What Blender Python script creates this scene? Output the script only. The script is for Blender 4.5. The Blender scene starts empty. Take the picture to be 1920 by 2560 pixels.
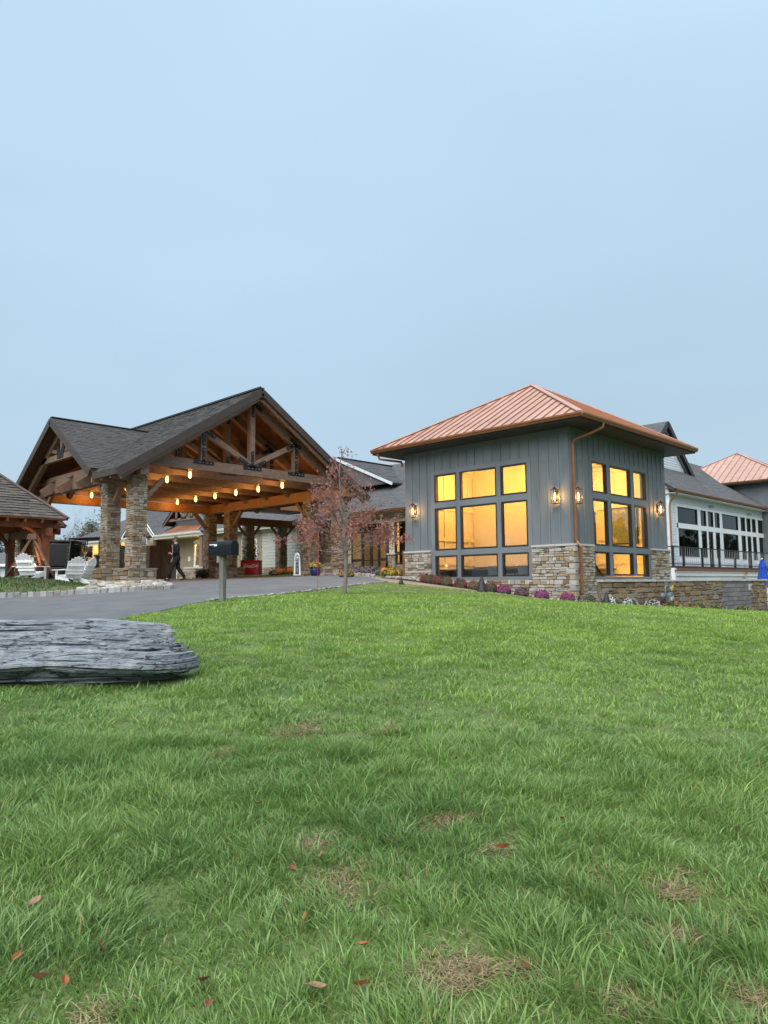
import bpy, bmesh, math, random
import numpy as np
from mathutils import Vector, Matrix, noise
from mathutils.geometry import delaunay_2d_cdt

sc = bpy.context.scene
RD = math.radians
rng = random.Random(11)

# ------------------------------------------------------------------ camera
# world axes follow the buildings: X runs right-away, Y left-away; the eye is the origin
F_PX, PITCH, ROLL, AZ = 1823.8, .0982218, -.0085886, .7715413
fw = np.array([math.cos(AZ), math.sin(AZ), 0.]); rt = np.array([math.sin(AZ), -math.cos(AZ), 0.]); up_ = np.array([0, 0, 1.])
CF = fw*math.cos(PITCH) + up_*math.sin(PITCH); CU0 = up_*math.cos(PITCH) - fw*math.sin(PITCH)
CR = rt*math.cos(ROLL) + CU0*math.sin(ROLL); CU = CU0*math.cos(ROLL) - rt*math.sin(ROLL)
cam_d = bpy.data.cameras.new('camera'); cam = bpy.data.objects.new('camera', cam_d); sc.collection.objects.link(cam)
cam.matrix_world = Matrix(((CR[0], CU[0], -CF[0], 0), (CR[1], CU[1], -CF[1], 0), (CR[2], CU[2], -CF[2], 0), (0, 0, 0, 1)))
cam_d.sensor_fit = 'VERTICAL'; cam_d.sensor_height = 36; cam_d.lens = 36*F_PX/2560
cam_d.clip_start = .05; cam_d.clip_end = 3000
sc.camera = cam

# ------------------------------------------------------------------ sky, sun, exposure (pale overcast dusk)
SUN_EL, SUN_AZ = RD(50), AZ + math.pi - .35      # soft glow from behind the camera
world = bpy.data.worlds.new('World'); sc.world = world; world.use_nodes = True
wn, wl = world.node_tree.nodes, world.node_tree.links
wn.clear()
w_out = wn.new('ShaderNodeOutputWorld'); w_bg = wn.new('ShaderNodeBackground')
w_tc = wn.new('ShaderNodeTexCoord'); w_sep = wn.new('ShaderNodeSeparateXYZ'); w_ramp = wn.new('ShaderNodeValToRGB')
wl.new(w_tc.outputs['Generated'], w_sep.inputs[0]); wl.new(w_sep.outputs['Z'], w_ramp.inputs[0])
cr = w_ramp.color_ramp
cr.elements[0].position = 0.0; cr.elements[0].color = (.462, .618, .752, 1)
cr.elements[1].position = 1.0; cr.elements[1].color = (.59, .83, 1.0, 1)
for p, c in ((.22, (.448, .608, .752, 1)), (.45, (.488, .675, .832, 1)), (.65, (.535, .745, .92, 1))):
    e = cr.elements.new(p); e.color = c
w_n = wn.new('ShaderNodeTexNoise'); w_n.inputs['Scale'].default_value = 1.6; w_n.inputs['Detail'].default_value = 3
w_map = wn.new('ShaderNodeMapping'); w_map.inputs['Scale'].default_value = (1, 1, 2.6)
wl.new(w_tc.outputs['Generated'], w_map.inputs[0]); wl.new(w_map.outputs[0], w_n.inputs['Vector'])
w_mr = wn.new('ShaderNodeMapRange'); w_mr.inputs[3].default_value = .955; w_mr.inputs[4].default_value = 1.045
w_mr.inputs[1].default_value = .3; w_mr.inputs[2].default_value = .7
wl.new(w_n.outputs['Fac'], w_mr.inputs[0])
w_mul = wn.new('ShaderNodeVectorMath'); w_mul.operation = 'SCALE'
wl.new(w_ramp.outputs[0], w_mul.inputs[0]); wl.new(w_mr.outputs[0], w_mul.inputs['Scale'])
w_sky = wn.new('ShaderNodeTexSky'); w_sky.sky_type = 'NISHITA'; w_sky.sun_disc = False
w_sky.sun_elevation = SUN_EL; w_sky.sun_rotation = math.pi/2 - SUN_AZ; w_sky.air_density = 1.5; w_sky.dust_density = 3
w_sc = wn.new('ShaderNodeVectorMath'); w_sc.operation = 'SCALE'; w_sc.inputs['Scale'].default_value = .012
wl.new(w_sky.outputs[0], w_sc.inputs[0])
w_add = wn.new('ShaderNodeVectorMath'); w_add.operation = 'ADD'
wl.new(w_mul.outputs[0], w_add.inputs[0]); wl.new(w_sc.outputs[0], w_add.inputs[1])
wl.new(w_add.outputs[0], w_bg.inputs[0]); w_bg.inputs[1].default_value = .335
wl.new(w_bg.outputs[0], w_out.inputs[0])

sun_d = bpy.data.lights.new('sun', 'SUN'); sun_d.energy = 1.5; sun_d.angle = RD(75); sun_d.color = (1, .97, .93)
sun = bpy.data.objects.new('sun', sun_d); sc.collection.objects.link(sun)
sdir = Vector((math.cos(SUN_AZ)*math.cos(SUN_EL), math.sin(SUN_AZ)*math.cos(SUN_EL), math.sin(SUN_EL)))
sun.rotation_euler = (-sdir).to_track_quat('-Z', 'Y').to_euler(); sun.location = (0, 0, 30)
vs = sc.view_settings; vs.view_transform = 'Standard'; vs.look = 'None'; vs.exposure = 1.58; vs.gamma = 1; vs.use_curve_mapping = False
sc.render.engine = 'CYCLES'
sc.cycles.use_denoising = True; sc.cycles.transparent_max_bounces = 24; sc.cycles.max_bounces = 7
sc.cycles.sample_clamp_indirect = 6; sc.cycles.caustics_reflective = False; sc.cycles.caustics_refractive = False

# ------------------------------------------------------------------ helpers
def ray(x, y): return CF + CR*(x-960)/F_PX + CU*(1280-y)/F_PX
def onX(x, y, X): d = ray(x, y); return d*X/d[0]
def onY(x, y, Y): d = ray(x, y); return d*Y/d[1]
def dep(x, y, D): d = ray(x, y); return d*D/(d@fw)

COL = sc.collection
def link(o): COL.objects.link(o); return o
def tag(o, label=None, cat=None, group=None, kind=None):
    if label: o['label'] = label
    if cat: o['category'] = cat
    if group: o['group'] = group
    if kind: o['kind'] = kind
    return o
def T(name, label, cat, loc, group=None, rz=0, rx=0, ry=0):
    o = link(bpy.data.objects.new(name, None)); o.location = loc; o.rotation_euler = (rx, ry, rz); o.empty_display_size = .2
    return tag(o, label, cat, group)
def shift_of(p):
    s = Vector((0, 0, 0))
    while p is not None: s += p.location; p = p.parent
    return s
def put(o, parent=None, local=False):
    link(o)
    if parent is not None:
        o.parent = parent
        if not local: o.location = o.location - shift_of(parent)
    return o
def copy_tree(o, parent=None):
    c = link(o.copy()); c.parent = parent
    for ch in list(o.children): copy_tree(ch, c)
    return c

class MB:
    def __init__(s): s.v, s.f = [], []
    def add(s, vs, fs):
        n = len(s.v); s.v += [tuple(map(float, p)) for p in vs]; s.f += [tuple(i+n for i in f) for f in fs]; return s
    def box(s, x0, y0, z0, x1, y1, z1):
        return s.add([(x0, y0, z0), (x1, y0, z0), (x1, y1, z0), (x0, y1, z0), (x0, y0, z1), (x1, y0, z1), (x1, y1, z1), (x0, y1, z1)],
                     [(0, 3, 2, 1), (4, 5, 6, 7), (0, 1, 5, 4), (1, 2, 6, 5), (2, 3, 7, 6), (3, 0, 4, 7)])
    def beam(s, p, q, w, h, up=(0, 0, 1)):
        p, q, up = Vector(p), Vector(q), Vector(up); d = (q-p).normalized(); sd = d.cross(up)
        if sd.length < 1e-4: sd = d.cross(Vector((1, 0, 0)))
        sd.normalize(); u = sd.cross(d); a, b = sd*w/2, u*h/2
        return s.add([p-a-b, p+a-b, p+a+b, p-a+b, q-a-b, q+a-b, q+a+b, q-a+b],
                     [(0, 1, 2, 3), (7, 6, 5, 4), (0, 4, 5, 1), (1, 5, 6, 2), (2, 6, 7, 3), (3, 7, 4, 0)])
    def prism(s, poly, ext):
        n = len(poly); P = [Vector(p) for p in poly]; ext = Vector(ext); Q = [p+ext for p in P]
        return s.add(P+Q, [tuple(range(n))[::-1], tuple(range(n, 2*n))] + [(i, (i+1) % n, (i+1) % n+n, i+n) for i in range(n)])
    def tube(s, pts, rad, n=8, cap=True, flat=None):
        pts = [Vector(p) for p in pts]; m = len(pts); rad = rad if hasattr(rad, '__len__') else [rad]*m
        prev = None; vs = []
        for i, p in enumerate(pts):
            d = (pts[min(i+1, m-1)]-pts[max(i-1, 0)]).normalized()
            if prev is None:
                a = d.cross(Vector((0, 0, 1)));
                if a.length < 1e-3: a = d.cross(Vector((1, 0, 0)))
            else: a = prev - d*prev.dot(d)
            a.normalize(); prev = a; b = d.cross(a)
            for k in range(n):
                t = 2*math.pi*k/n; vs.append(p + (a*math.cos(t) + b*math.sin(t)*(flat or 1))*rad[i])
        fs = [(i*n+k, i*n+(k+1) % n, (i+1)*n+(k+1) % n, (i+1)*n+k) for i in range(m-1) for k in range(n)]
        if cap: fs += [tuple(range(n))[::-1], tuple(range((m-1)*n, m*n))]
        return s.add(vs, fs)
    def lathe(s, prof, c=(0, 0, 0), n=16):
        vs = [(c[0]+r*math.cos(2*math.pi*k/n), c[1]+r*math.sin(2*math.pi*k/n), c[2]+z) for r, z in prof for k in range(n)]
        m = len(prof)
        fs = [(i*n+k, i*n+(k+1) % n, (i+1)*n+(k+1) % n, (i+1)*n+k) for i in range(m-1) for k in range(n)]
        fs += [tuple(range(n))[::-1], tuple(range((m-1)*n, m*n))]
        return s.add(vs, fs)
    def mesh(s, name, mat, smooth=False):
        me = bpy.data.meshes.new(name); me.from_pydata(s.v, [], s.f); me.validate()
        bm = bmesh.new(); bm.from_mesh(me); bmesh.ops.recalc_face_normals(bm, faces=bm.faces); bm.to_mesh(me); bm.free()
        if mat: me.materials.append(mat)
        if smooth: me.shade_smooth()
        return me
    def build(s, name, mat, parent=None, smooth=False, local=False, bevel=0, kind=None, label=None):
        o = bpy.data.objects.new(name, s.mesh(name, mat, smooth)); put(o, parent, local)
        if bevel:
            b = o.modifiers.new('bevel', 'BEVEL'); b.width = bevel; b.segments = 1; b.limit_method = 'ANGLE'
        if kind: o['kind'] = kind
        if label: o['label'] = label
        return o
def bx(*a): return MB().box(*a)

# ------------------------------------------------------------------ materials
def mat(name, col, rough=.75, var=.22, scale=6, bump=0, bscale=60, metal=0, col2=None, stretch=(1, 1, 1), rand=0,
        palette=None, spec=.4, wave=None, emit=None, trans=0, coat=0, wear=None, crack=None):
    m = bpy.data.materials.new(name); m.use_nodes = True
    nt = m.node_tree; N, L = nt.nodes, nt.links; N.clear()
    out = N.new('ShaderNodeOutputMaterial'); b = N.new('ShaderNodeBsdfPrincipled'); L.new(b.outputs[0], out.inputs[0])
    tc = N.new('ShaderNodeTexCoord'); mp = N.new('ShaderNodeMapping'); mp.inputs['Scale'].default_value = stretch
    L.new(tc.outputs['Object'], mp.inputs[0])
    nz = N.new('ShaderNodeTexNoise'); nz.inputs['Scale'].default_value = scale; nz.inputs['Detail'].default_value = 7; nz.inputs['Roughness'].default_value = .62
    L.new(mp.outputs[0], nz.inputs['Vector'])
    mix = N.new('ShaderNodeMix'); mix.data_type = 'RGBA'
    c = Vector(col[:3]); lo = c*(1-var); hi = Vector(col2[:3]) if col2 else c*(1+var)
    mix.inputs[6].default_value = (*lo, 1); mix.inputs[7].default_value = (*hi, 1)
    mr = N.new('ShaderNodeMapRange'); mr.inputs[1].default_value = .3; mr.inputs[2].default_value = .7
    L.new(nz.outputs['Fac'], mr.inputs[0]); L.new(mr.outputs[0], mix.inputs[0])
    colout = mix.outputs[2]
    if rand or palette:
        oi = N.new('ShaderNodeObjectInfo'); ge = N.new('ShaderNodeNewGeometry')
        ad = N.new('ShaderNodeMath'); ad.operation = 'ADD'; L.new(oi.outputs['Random'], ad.inputs[0]); L.new(ge.outputs['Random Per Island'], ad.inputs[1])
        fr = N.new('ShaderNodeMath'); fr.operation = 'FRACT'; L.new(ad.outputs[0], fr.inputs[0])
        if palette:
            rp = N.new('ShaderNodeValToRGB'); rp.color_ramp.interpolation = 'CONSTANT'
            for i, pc in enumerate(palette):
                e = rp.color_ramp.elements[i] if i < 2 else rp.color_ramp.elements.new(.5)
                e.position = i/len(palette); e.color = (*pc, 1)
            L.new(fr.outputs[0], rp.inputs[0])
            mm = N.new('ShaderNodeMix'); mm.data_type = 'RGBA'; mm.blend_type = 'MULTIPLY'; mm.inputs[0].default_value = 1
            L.new(rp.outputs[0], mm.inputs[6]); L.new(colout, mm.inputs[7]); colout = mm.outputs[2]
        else:
            r2 = N.new('ShaderNodeMapRange'); r2.inputs[3].default_value = 1-rand; r2.inputs[4].default_value = 1+rand
            L.new(fr.outputs[0], r2.inputs[0]); hv = N.new('ShaderNodeVectorMath'); hv.operation = 'SCALE'
            L.new(colout, hv.inputs[0]); L.new(r2.outputs[0], hv.inputs['Scale']); colout = hv.outputs[0]
    if wear:   # (colour, noise scale, threshold): blotches with a shape of their own
        n3 = N.new('ShaderNodeTexNoise'); n3.inputs['Scale'].default_value = wear[1]; n3.inputs['Detail'].default_value = 8
        L.new(tc.outputs['Object'], n3.inputs['Vector'])
        m3 = N.new('ShaderNodeMapRange'); m3.inputs[1].default_value = wear[2]; m3.inputs[2].default_value = wear[2]+.12
        L.new(n3.outputs['Fac'], m3.inputs[0])
        x3 = N.new('ShaderNodeMix'); x3.data_type = 'RGBA'; L.new(m3.outputs[0], x3.inputs[0]); L.new(colout, x3.inputs[6]); x3.inputs[7].default_value = (*wear[0], 1)
        colout = x3.outputs[2]
    ck = None
    if crack:   # (scale, stretch, width): thin dark clefts along the bedding
        m4 = N.new('ShaderNodeMapping'); m4.inputs['Scale'].default_value = crack[1]; m4.inputs['Rotation'].default_value = (0, .06, 0); L.new(tc.outputs['Object'], m4.inputs[0])
        n4 = N.new('ShaderNodeTexNoise'); n4.inputs['Scale'].default_value = crack[0]; n4.inputs['Detail'].default_value = 4; n4.inputs['Distortion'].default_value = .6; L.new(m4.outputs[0], n4.inputs['Vector'])
        s4 = N.new('ShaderNodeMath'); s4.operation = 'SUBTRACT'; s4.inputs[1].default_value = .5; L.new(n4.outputs['Fac'], s4.inputs[0]); a4 = N.new('ShaderNodeMath'); a4.operation = 'ABSOLUTE'; L.new(s4.outputs[0], a4.inputs[0])
        r4 = N.new('ShaderNodeMapRange'); r4.inputs[1].default_value = crack[2]*.25; r4.inputs[2].default_value = crack[2]; L.new(a4.outputs[0], r4.inputs[0]); ck = r4.outputs[0]
        x4 = N.new('ShaderNodeMix'); x4.data_type = 'RGBA'; L.new(ck, x4.inputs[0]); x4.inputs[6].default_value = (.045, .05, .058, 1); L.new(colout, x4.inputs[7]); colout = x4.outputs[2]
    L.new(colout, b.inputs['Base Color'])
    rr = N.new('ShaderNodeMapRange'); rr.inputs[3].default_value = max(0, rough-.1); rr.inputs[4].default_value = min(1, rough+.1)
    L.new(nz.outputs['Fac'], rr.inputs[0]); L.new(rr.outputs[0], b.inputs['Roughness'])
    b.inputs['Metallic'].default_value = metal; b.inputs['Specular IOR Level'].default_value = spec
    b.inputs['Coat Weight'].default_value = coat
    if bump:
        n2 = N.new('ShaderNodeTexNoise'); n2.inputs['Scale'].default_value = bscale; n2.inputs['Detail'].default_value = 5
        L.new(mp.outputs[0], n2.inputs['Vector'])
        bp = N.new('ShaderNodeBump'); bp.inputs['Strength'].default_value = bump; bp.inputs['Distance'].default_value = .02
        h = n2.outputs['Fac']
        if wave:    # (direction axis, scale): board joints too fine to build
            wv = N.new('ShaderNodeTexWave'); wv.bands_direction = wave[0]; wv.inputs['Scale'].default_value = wave[1]; wv.wave_profile = 'SAW'
            L.new(tc.outputs['Object'], wv.inputs['Vector'])
            am = N.new('ShaderNodeMath'); am.operation = 'ADD'; L.new(h, am.inputs[0]); L.new(wv.outputs['Fac'], am.inputs[1]); h = am.outputs[0]
        if ck is not None:
            am = N.new('ShaderNodeMath'); am.operation = 'ADD'; L.new(h, am.inputs[0]); L.new(ck, am.inputs[1]); h = am.outputs[0]
        L.new(h, bp.inputs['Height']); L.new(bp.outputs[0], b.inputs['Normal'])
    if emit:
        b.inputs['Emission Color'].default_value = (*emit[0], 1); b.inputs['Emission Strength'].default_value = emit[1]
    if trans:
        tr = N.new('ShaderNodeBsdfTranslucent'); L.new(colout, tr.inputs[0]); ms = N.new('ShaderNodeMixShader'); ms.inputs[0].default_value = trans
        L.new(b.outputs[0], ms.inputs[1]); L.new(tr.outputs[0], ms.inputs[2]); L.new(ms.outputs[0], out.inputs[0])
    return m
def glass(name, tint=(1, 1, 1), refl=1.0):
    m = bpy.data.materials.new(name); m.use_nodes = True; N, L = m.node_tree.nodes, m.node_tree.links; N.clear()
    out = N.new('ShaderNodeOutputMaterial'); t = N.new('ShaderNodeBsdfTransparent'); t.inputs[0].default_value = (*tint, 1)
    g = N.new('ShaderNodeBsdfGlossy'); g.inputs['Roughness'].default_value = .015
    ge = N.new('ShaderNodeNewGeometry'); dt = N.new('ShaderNodeVectorMath'); dt.operation = 'DOT_PRODUCT'; L.new(ge.outputs['Normal'], dt.inputs[0]); L.new(ge.outputs['Incoming'], dt.inputs[1])
    ab = N.new('ShaderNodeMath'); ab.operation = 'ABSOLUTE'; L.new(dt.outputs['Value'], ab.inputs[0]); om = N.new('ShaderNodeMath'); om.operation = 'SUBTRACT'; om.inputs[0].default_value = 1; L.new(ab.outputs[0], om.inputs[1])
    pw = N.new('ShaderNodeMath'); pw.operation = 'POWER'; pw.inputs[1].default_value = 5; L.new(om.outputs[0], pw.inputs[0])
    mu = N.new('ShaderNodeMath'); mu.operation = 'MULTIPLY_ADD'; mu.inputs[1].default_value = .95*refl; mu.inputs[2].default_value = .045*refl; L.new(pw.outputs[0], mu.inputs[0])
    tc = N.new('ShaderNodeTexCoord'); nz = N.new('ShaderNodeTexNoise'); nz.inputs['Scale'].default_value = .9; L.new(tc.outputs['Object'], nz.inputs['Vector'])
    bp = N.new('ShaderNodeBump'); bp.inputs['Strength'].default_value = .05; bp.inputs['Distance'].default_value = .05; L.new(nz.outputs['Fac'], bp.inputs['Height']); L.new(bp.outputs[0], g.inputs['Normal'])
    mx = N.new('ShaderNodeMixShader'); L.new(mu.outputs[0], mx.inputs[0]); L.new(t.outputs[0], mx.inputs[1]); L.new(g.outputs[0], mx.inputs[2]); L.new(mx.outputs[0], out.inputs[0])
    return m
def glow(name, col, s):      # glowing glass: gives off light and lets the lamp inside shine through
    m = emission(name, col, s); N, L = m.node_tree.nodes, m.node_tree.links; e = [n for n in N if n.type == 'EMISSION'][0]; o = [n for n in N if n.type == 'OUTPUT_MATERIAL'][0]
    t = N.new('ShaderNodeBsdfTransparent'); a = N.new('ShaderNodeAddShader'); L.new(e.outputs[0], a.inputs[0]); L.new(t.outputs[0], a.inputs[1]); L.new(a.outputs[0], o.inputs[0]); return m
def emission(name, col, s):
    m = bpy.data.materials.new(name); m.use_nodes = True; N, L = m.node_tree.nodes, m.node_tree.links; N.clear()
    out = N.new('ShaderNodeOutputMaterial'); e = N.new('ShaderNodeEmission'); e.inputs[0].default_value = (*col, 1); e.inputs[1].default_value = s; L.new(e.outputs[0], out.inputs[0])
    return m

STONES = [(.36, .28, .18), (.30, .22, .145), (.44, .39, .31), (.36, .36, .345), (.40, .31, .19), (.22, .165, .12), (.50, .49, .46), (.34, .25, .15), (.30, .30, .29), (.42, .35, .25), (.40, .37, .31), (.46, .46, .45)]
DARKST = [(.20, .15, .09), (.15, .11, .07), (.22, .20, .16), (.17, .18, .18), (.24, .18, .10), (.11, .09, .07), (.26, .26, .24), (.19, .13, .08), (.14, .13, .11)]
M = dict(
    stone=mat('stone', (.84, .80, .75), .85, .3, 9, .5, 25, palette=STONES),
    darkstone=mat('field_stone', (1.15, 1.12, 1.1), .85, .3, 9, .5, 22, palette=DARKST),
    colstone=mat('column_stone', (.66, .575, .50), .85, .34, 9, .5, 25, palette=STONES),
    mortar=mat('mortar', (.20, .175, .145), .95, .25, 20, .3, 60),
    capstone=mat('cap_stone', (.47, .46, .44), .8, .18, 8, .3, 40),
    brcap=mat('brown_cap_stone', (.26, .22, .18), .8, .25, 8, .3, 40),
    siding=mat('charcoal_siding', (.155, .173, .19), .62, .15, 1.6, .12, 90, rand=.07, stretch=(1, 1, .35)),
    bronze=mat('dark_bronze', (.022, .021, .022), .45, .2, 10),
    copper=mat('copper', (.31, .135, .062), .42, .2, 3, .04, 30, metal=.6),
    coproof=mat('copper_roof', (.58, .345, .275), .42, .13, 2.2, .05, 5, metal=.3, rand=.07, wear=((.46, .24, .17), 1.1, .6)),
    copseam=mat('copper_seam', (.36, .16, .085), .45, .12, 4, metal=.4),
    soffit=mat('dark_soffit', (.04, .044, .048), .7, .2, 4),
    shingle=mat('shingle', (.078, .072, .070), .92, .3, 22, .5, 130, rand=.15),
    shinglew=mat('brown_shingle', (.115, .095, .085), .92, .3, 22, .5, 130, rand=.3),
    shinglebg=mat('grey_shingle', (.115, .115, .118), .92, .35, 9, .5, 60, stretch=(1, 1, 3)),
    timber=mat('brown_timber', (.215, .135, .095), .62, .28, 5, .25, 30, stretch=(1, 1, 2.5), rand=.10),
    cedar=mat('cedar_timber', (.33, .155, .065), .55, .34, 5, .25, 30, stretch=(1, 1, 3), rand=.10),
    plank=mat('cedar_planks', (.145, .057, .025), .5, .4, 4, .35, 22, stretch=(4, .5, 4), wave=('Z', 4.2)),
    fascia=mat('brown_fascia', (.055, .041, .035), .6, .2, 5),
    plate=mat('black_steel', (.022, .024, .027), .5, .25, 12, metal=.3),
    bolt=mat('bolt_head', (.30, .31, .32), .45, .1, 12, metal=.6),
    glass=glass('window_glass', (.97, .97, .95), 1.0),
    dkglass=glass('tinted_glass', (.30, .33, .33), .85),
    cream=mat('cream_plaster', (.80, .72, .55), .8, .05, 3),
    creamtrim=mat('cream_trim', (.55, .48, .38), .7, .1, 3),
    white=mat('white_paint', (.74, .75, .76), .5, .07, 5, rand=.03),
    whitesiding=mat('white_siding', (.60, .63, .66), .6, .08, 3, .08, 60, rand=.05),
    whitechair=mat('white_plastic_lumber', (.80, .81, .82), .45, .05, 8),
    tansiding=mat('tan_siding', (.30, .245, .165), .7, .1, 4, .08, 60, rand=.06),
    sagesiding=mat('sage_siding', (.45, .455, .41), .7, .08, 4, .08, 60, rand=.05),
    woodfloor=mat('brown_floor', (.12, .07, .04), .4, .3, 6),
    asphalt=mat('asphalt', (.135, .137, .143), .9, .24, 1.6, .5, 160, wear=((.175, .165, .155), .30, .55)),
    paver=mat('paver_path', (.27, .215, .175), .9, .22, 5, .4, 90),
    granite=mat('granite_block', (.31, .31, .31), .85, .3, 14, .5, 40, rand=.28),
    mulch=mat('dark_mulch', (.035, .026, .02), .95, .5, 20, .8, 60),
    pebble=mat('river_pebble', (1, 1, 1), .7, .15, 10, palette=[(.34, .29, .22), (.42, .39, .33), (.26, .22, .18), (.48, .46, .42), (.32, .27, .20)]),
    bark=mat('bark', (.20, .17, .15), .9, .35, 14, .6, 40, stretch=(1, 1, .3)),
    greybark=mat('grey_bark', (.15, .125, .11), .9, .35, 8, .4, 30),
    black=mat('black_plastic', (.02, .022, .024), .5, .25, 8),
    rubber=mat('rubber', (.018, .018, .018), .9, .2, 8),
    galv=mat('galvanised_steel', (.21, .24, .265), .45, .15, 8, metal=.5),
    yellow=mat('yellow_tag', (.75, .60, .03), .5, .1, 5),
    blue=mat('blue_canvas', (.012, .055, .36), .8, .25, 6, .2, 40),
    red=mat('red_enamel', (.42, .012, .016), .35, .12, 4, coat=.4),
    printw=mat('white_print', (.82, .82, .82), .6, .04, 5),
    printb=mat('black_print', (.015, .015, .018), .5, .1, 5),
    orange=mat('pumpkin_skin', (.60, .16, .02), .5, .18, 6),
    bluepot=mat('cobalt_glaze', (.010, .016, .11), .2, .3, 8, coat=.6),
    greyrail=mat('baluster_wire', (.42, .44, .45), .4, .1, 8, metal=.5),
    cmu=mat('concrete_block', (.21, .20, .195), .9, .14, 8, .4, 70, rand=.2),
    firebulb=glow('bulb_glow', (1, .58, .15), 1.1),
    bulb2=glow('filament_glow', (1, .56, .14), 1.3),
    lampglass=glass('lantern_glass', (1, .93, .8), .8),
    flame=glow('flame', (1, .34, .05), 1.1),
    rust=mat('rusted_steel', (.13, .075, .055), .8, .35, 12, .3, 40),
    skin=mat('skin', (.48, .27, .19), .5, .08, 20),
    suit=mat('dark_suit', (.012, .013, .018), .8, .25, 20),
    shirt=mat('white_shirt', (.7, .7, .72), .7, .05, 10),
    tie=mat('pink_tie', (.55, .22, .22), .7, .1, 10),
    hair=mat('grey_hair', (.14, .12, .10), .7, .3, 40),
    lattice=mat('brown_lattice', (.075, .048, .036), .7, .2, 8),
    green=mat('dark_green_panel', (.03, .055, .035), .6, .15, 5),
    slate=mat('slate_rock', (.24, .262, .29), .55, .5, 5, 1.0, 20, stretch=(.6, 3, 8), wear=((.36, .37, .385), 3.2, .54), crack=(1.5, (1.0, 4.0, 10.0), .017)),
    greywood=mat('weathered_post', (.155, .16, .135), .9, .3, 14, .4, 50, stretch=(1, 1, .15)),
    mailb=mat('navy_mailbox', (.005, .008, .012), .5, .2, 6, spec=.25),
    leather=mat('grey_upholstery', (.11, .105, .11), .8, .15, 10),
)
# ------------------------------------------------------------------ terrain
X0, Y0, TW = 21.53, 12.287, 7.45          # near corner and side of the charcoal tower
CTRL = [(0, 0, -1.45), (-10, -10, -1.75), (-30, -30, -2.3), (8.18, 12.385, -.31), (30, -10, -2.0), (20, -20, -2.0), (45, 8, -1.85),
        (13.3, 26.2, .10), (13.3, 37.8, .22), (24, 28.4, .40), (24, 37.8, .42), (18.6, 32, .26), (10, 30, .12), (7, 27.5, .05), (5, 36, .15), (-6, 34, -.1),
        (21.53, 19.7, .20), (21.3, 12.1, -.74), (24, 11.9, -.90), (28, 11.9, -1.08), (34.2, 11.9, -1.33), (40, 11.9, -1.66), (50, 13, -2.0), (60, 10, -2.4), (50, 17, -2.2), (45, 15, -2.1), (60, 17, -2.4), (34, 14, -1.9), (34, 16.5, -1.6), (38, 20, -1.2), (48, 21, -1.6), (29.5, 16, -.9),
        (30.6, 31, .86), (28.5, 30, .74), (26, 24, .42), (30.5, 40, .62), (30.5, 52, .52), (30.5, 70, .50), (18, 60, .35), (5, 60, .1), (-40, 40, -1.4), (-60, 100, -2), (30, 100, .2), (80, 80, 0),
        (100, -20, -3), (60, -60, -3), (-60, -60, -3), (120, 60, -1.5), (-120, 0, -3), (0, 200, -1), (200, 0, -4), (0, -150, -4)]
for x, y, d in [(250, 1558, 11.3), (0, 1578, 10.6), (-500, 1590, 10.6), (640, 1493, 17), (760, 1480, 20.5), (860, 1468, 23.5), (965, 1455, 26), (862, 1487, 19),
                (0, 1497, 22.5), (210, 1486, 22.5), (420, 1474, 22.5), (-400, 1515, 22.5)]:
    CTRL.append(tuple(dep(x, y, d)))
for q in [onX(1030, 1463, 18.9), onX(1230, 1480, 18.9), onX(1430, 1505, 18.9), onY(1560, 1512, 10.6), onY(1700, 1521, 10.6), onY(1920, 1537, 10.6)]:
    CTRL.append(tuple(q))
CP = np.array(CTRL)
def _phi(r2): return .5*r2*np.log(r2+1e-9)
def _tps():
    n = len(CP); P = CP[:, :2]/10.
    K = _phi(((P[:, None]-P[None])**2).sum(-1)) + np.eye(n)*.02
    A = np.zeros((n+3, n+3)); A[:n, :n] = K; A[:n, n] = 1; A[:n, n+1:] = P; A[n, :n] = 1; A[n+1:, :n] = P.T
    return np.linalg.solve(A, np.concatenate([CP[:, 2], np.zeros(3)]))
TW_ = _tps()
def gzv(xy):
    xy = np.asarray(xy, float)/10.; n = len(CP); out = np.zeros(len(xy))
    for i in range(0, len(xy), 20000):
        q = xy[i:i+20000]; K = _phi(((q[:, None]-CP[None, :, :2]/10.)**2).sum(-1))
        out[i:i+20000] = K@TW_[:n] + TW_[n] + q@TW_[n+1:]
    return out
def gz(x, y): return float(gzv([(x, y)])[0])

def in_poly(px, py, poly):
    poly = np.asarray(poly)[:, :2]; inside = np.zeros(len(px), bool); n = len(poly); j = n-1
    for i in range(n):
        xi, yi = poly[i]; xj, yj = poly[j]
        c = ((yi > py) != (yj > py)) & (px < (xj-xi)*(py-yi)/((yj-yi) + 1e-12) + xi); inside ^= c; j = i
    return inside
def resample(poly, step, closed=True):
    out = []; n = len(poly)
    for i in range(n if closed else n-1):
        a, b = Vector(poly[i][:2]), Vector(poly[(i+1) % n][:2]); k = max(1, int((b-a).length/step))
        out += [a.lerp(b, t/k) for t in range(k)]
    if not closed: out.append(Vector(poly[-1][:2]))
    return out
def smooth_line(pts, k=6):      # Catmull-Rom through the points
    P = [Vector(p[:2]) for p in pts]; P = [P[0]*2-P[1]] + P + [P[-1]*2-P[-2]]; out = []
    for i in range(1, len(P)-2):
        for t in range(k):
            s = t/k; a, b, c, d = P[i-1], P[i], P[i+1], P[i+2]
            out.append(.5*((2*b) + (c-a)*s + (2*a-5*b+4*c-d)*s*s + (3*b-a-3*c+d)*s**3))
    return out + [P[-2]]
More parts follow.
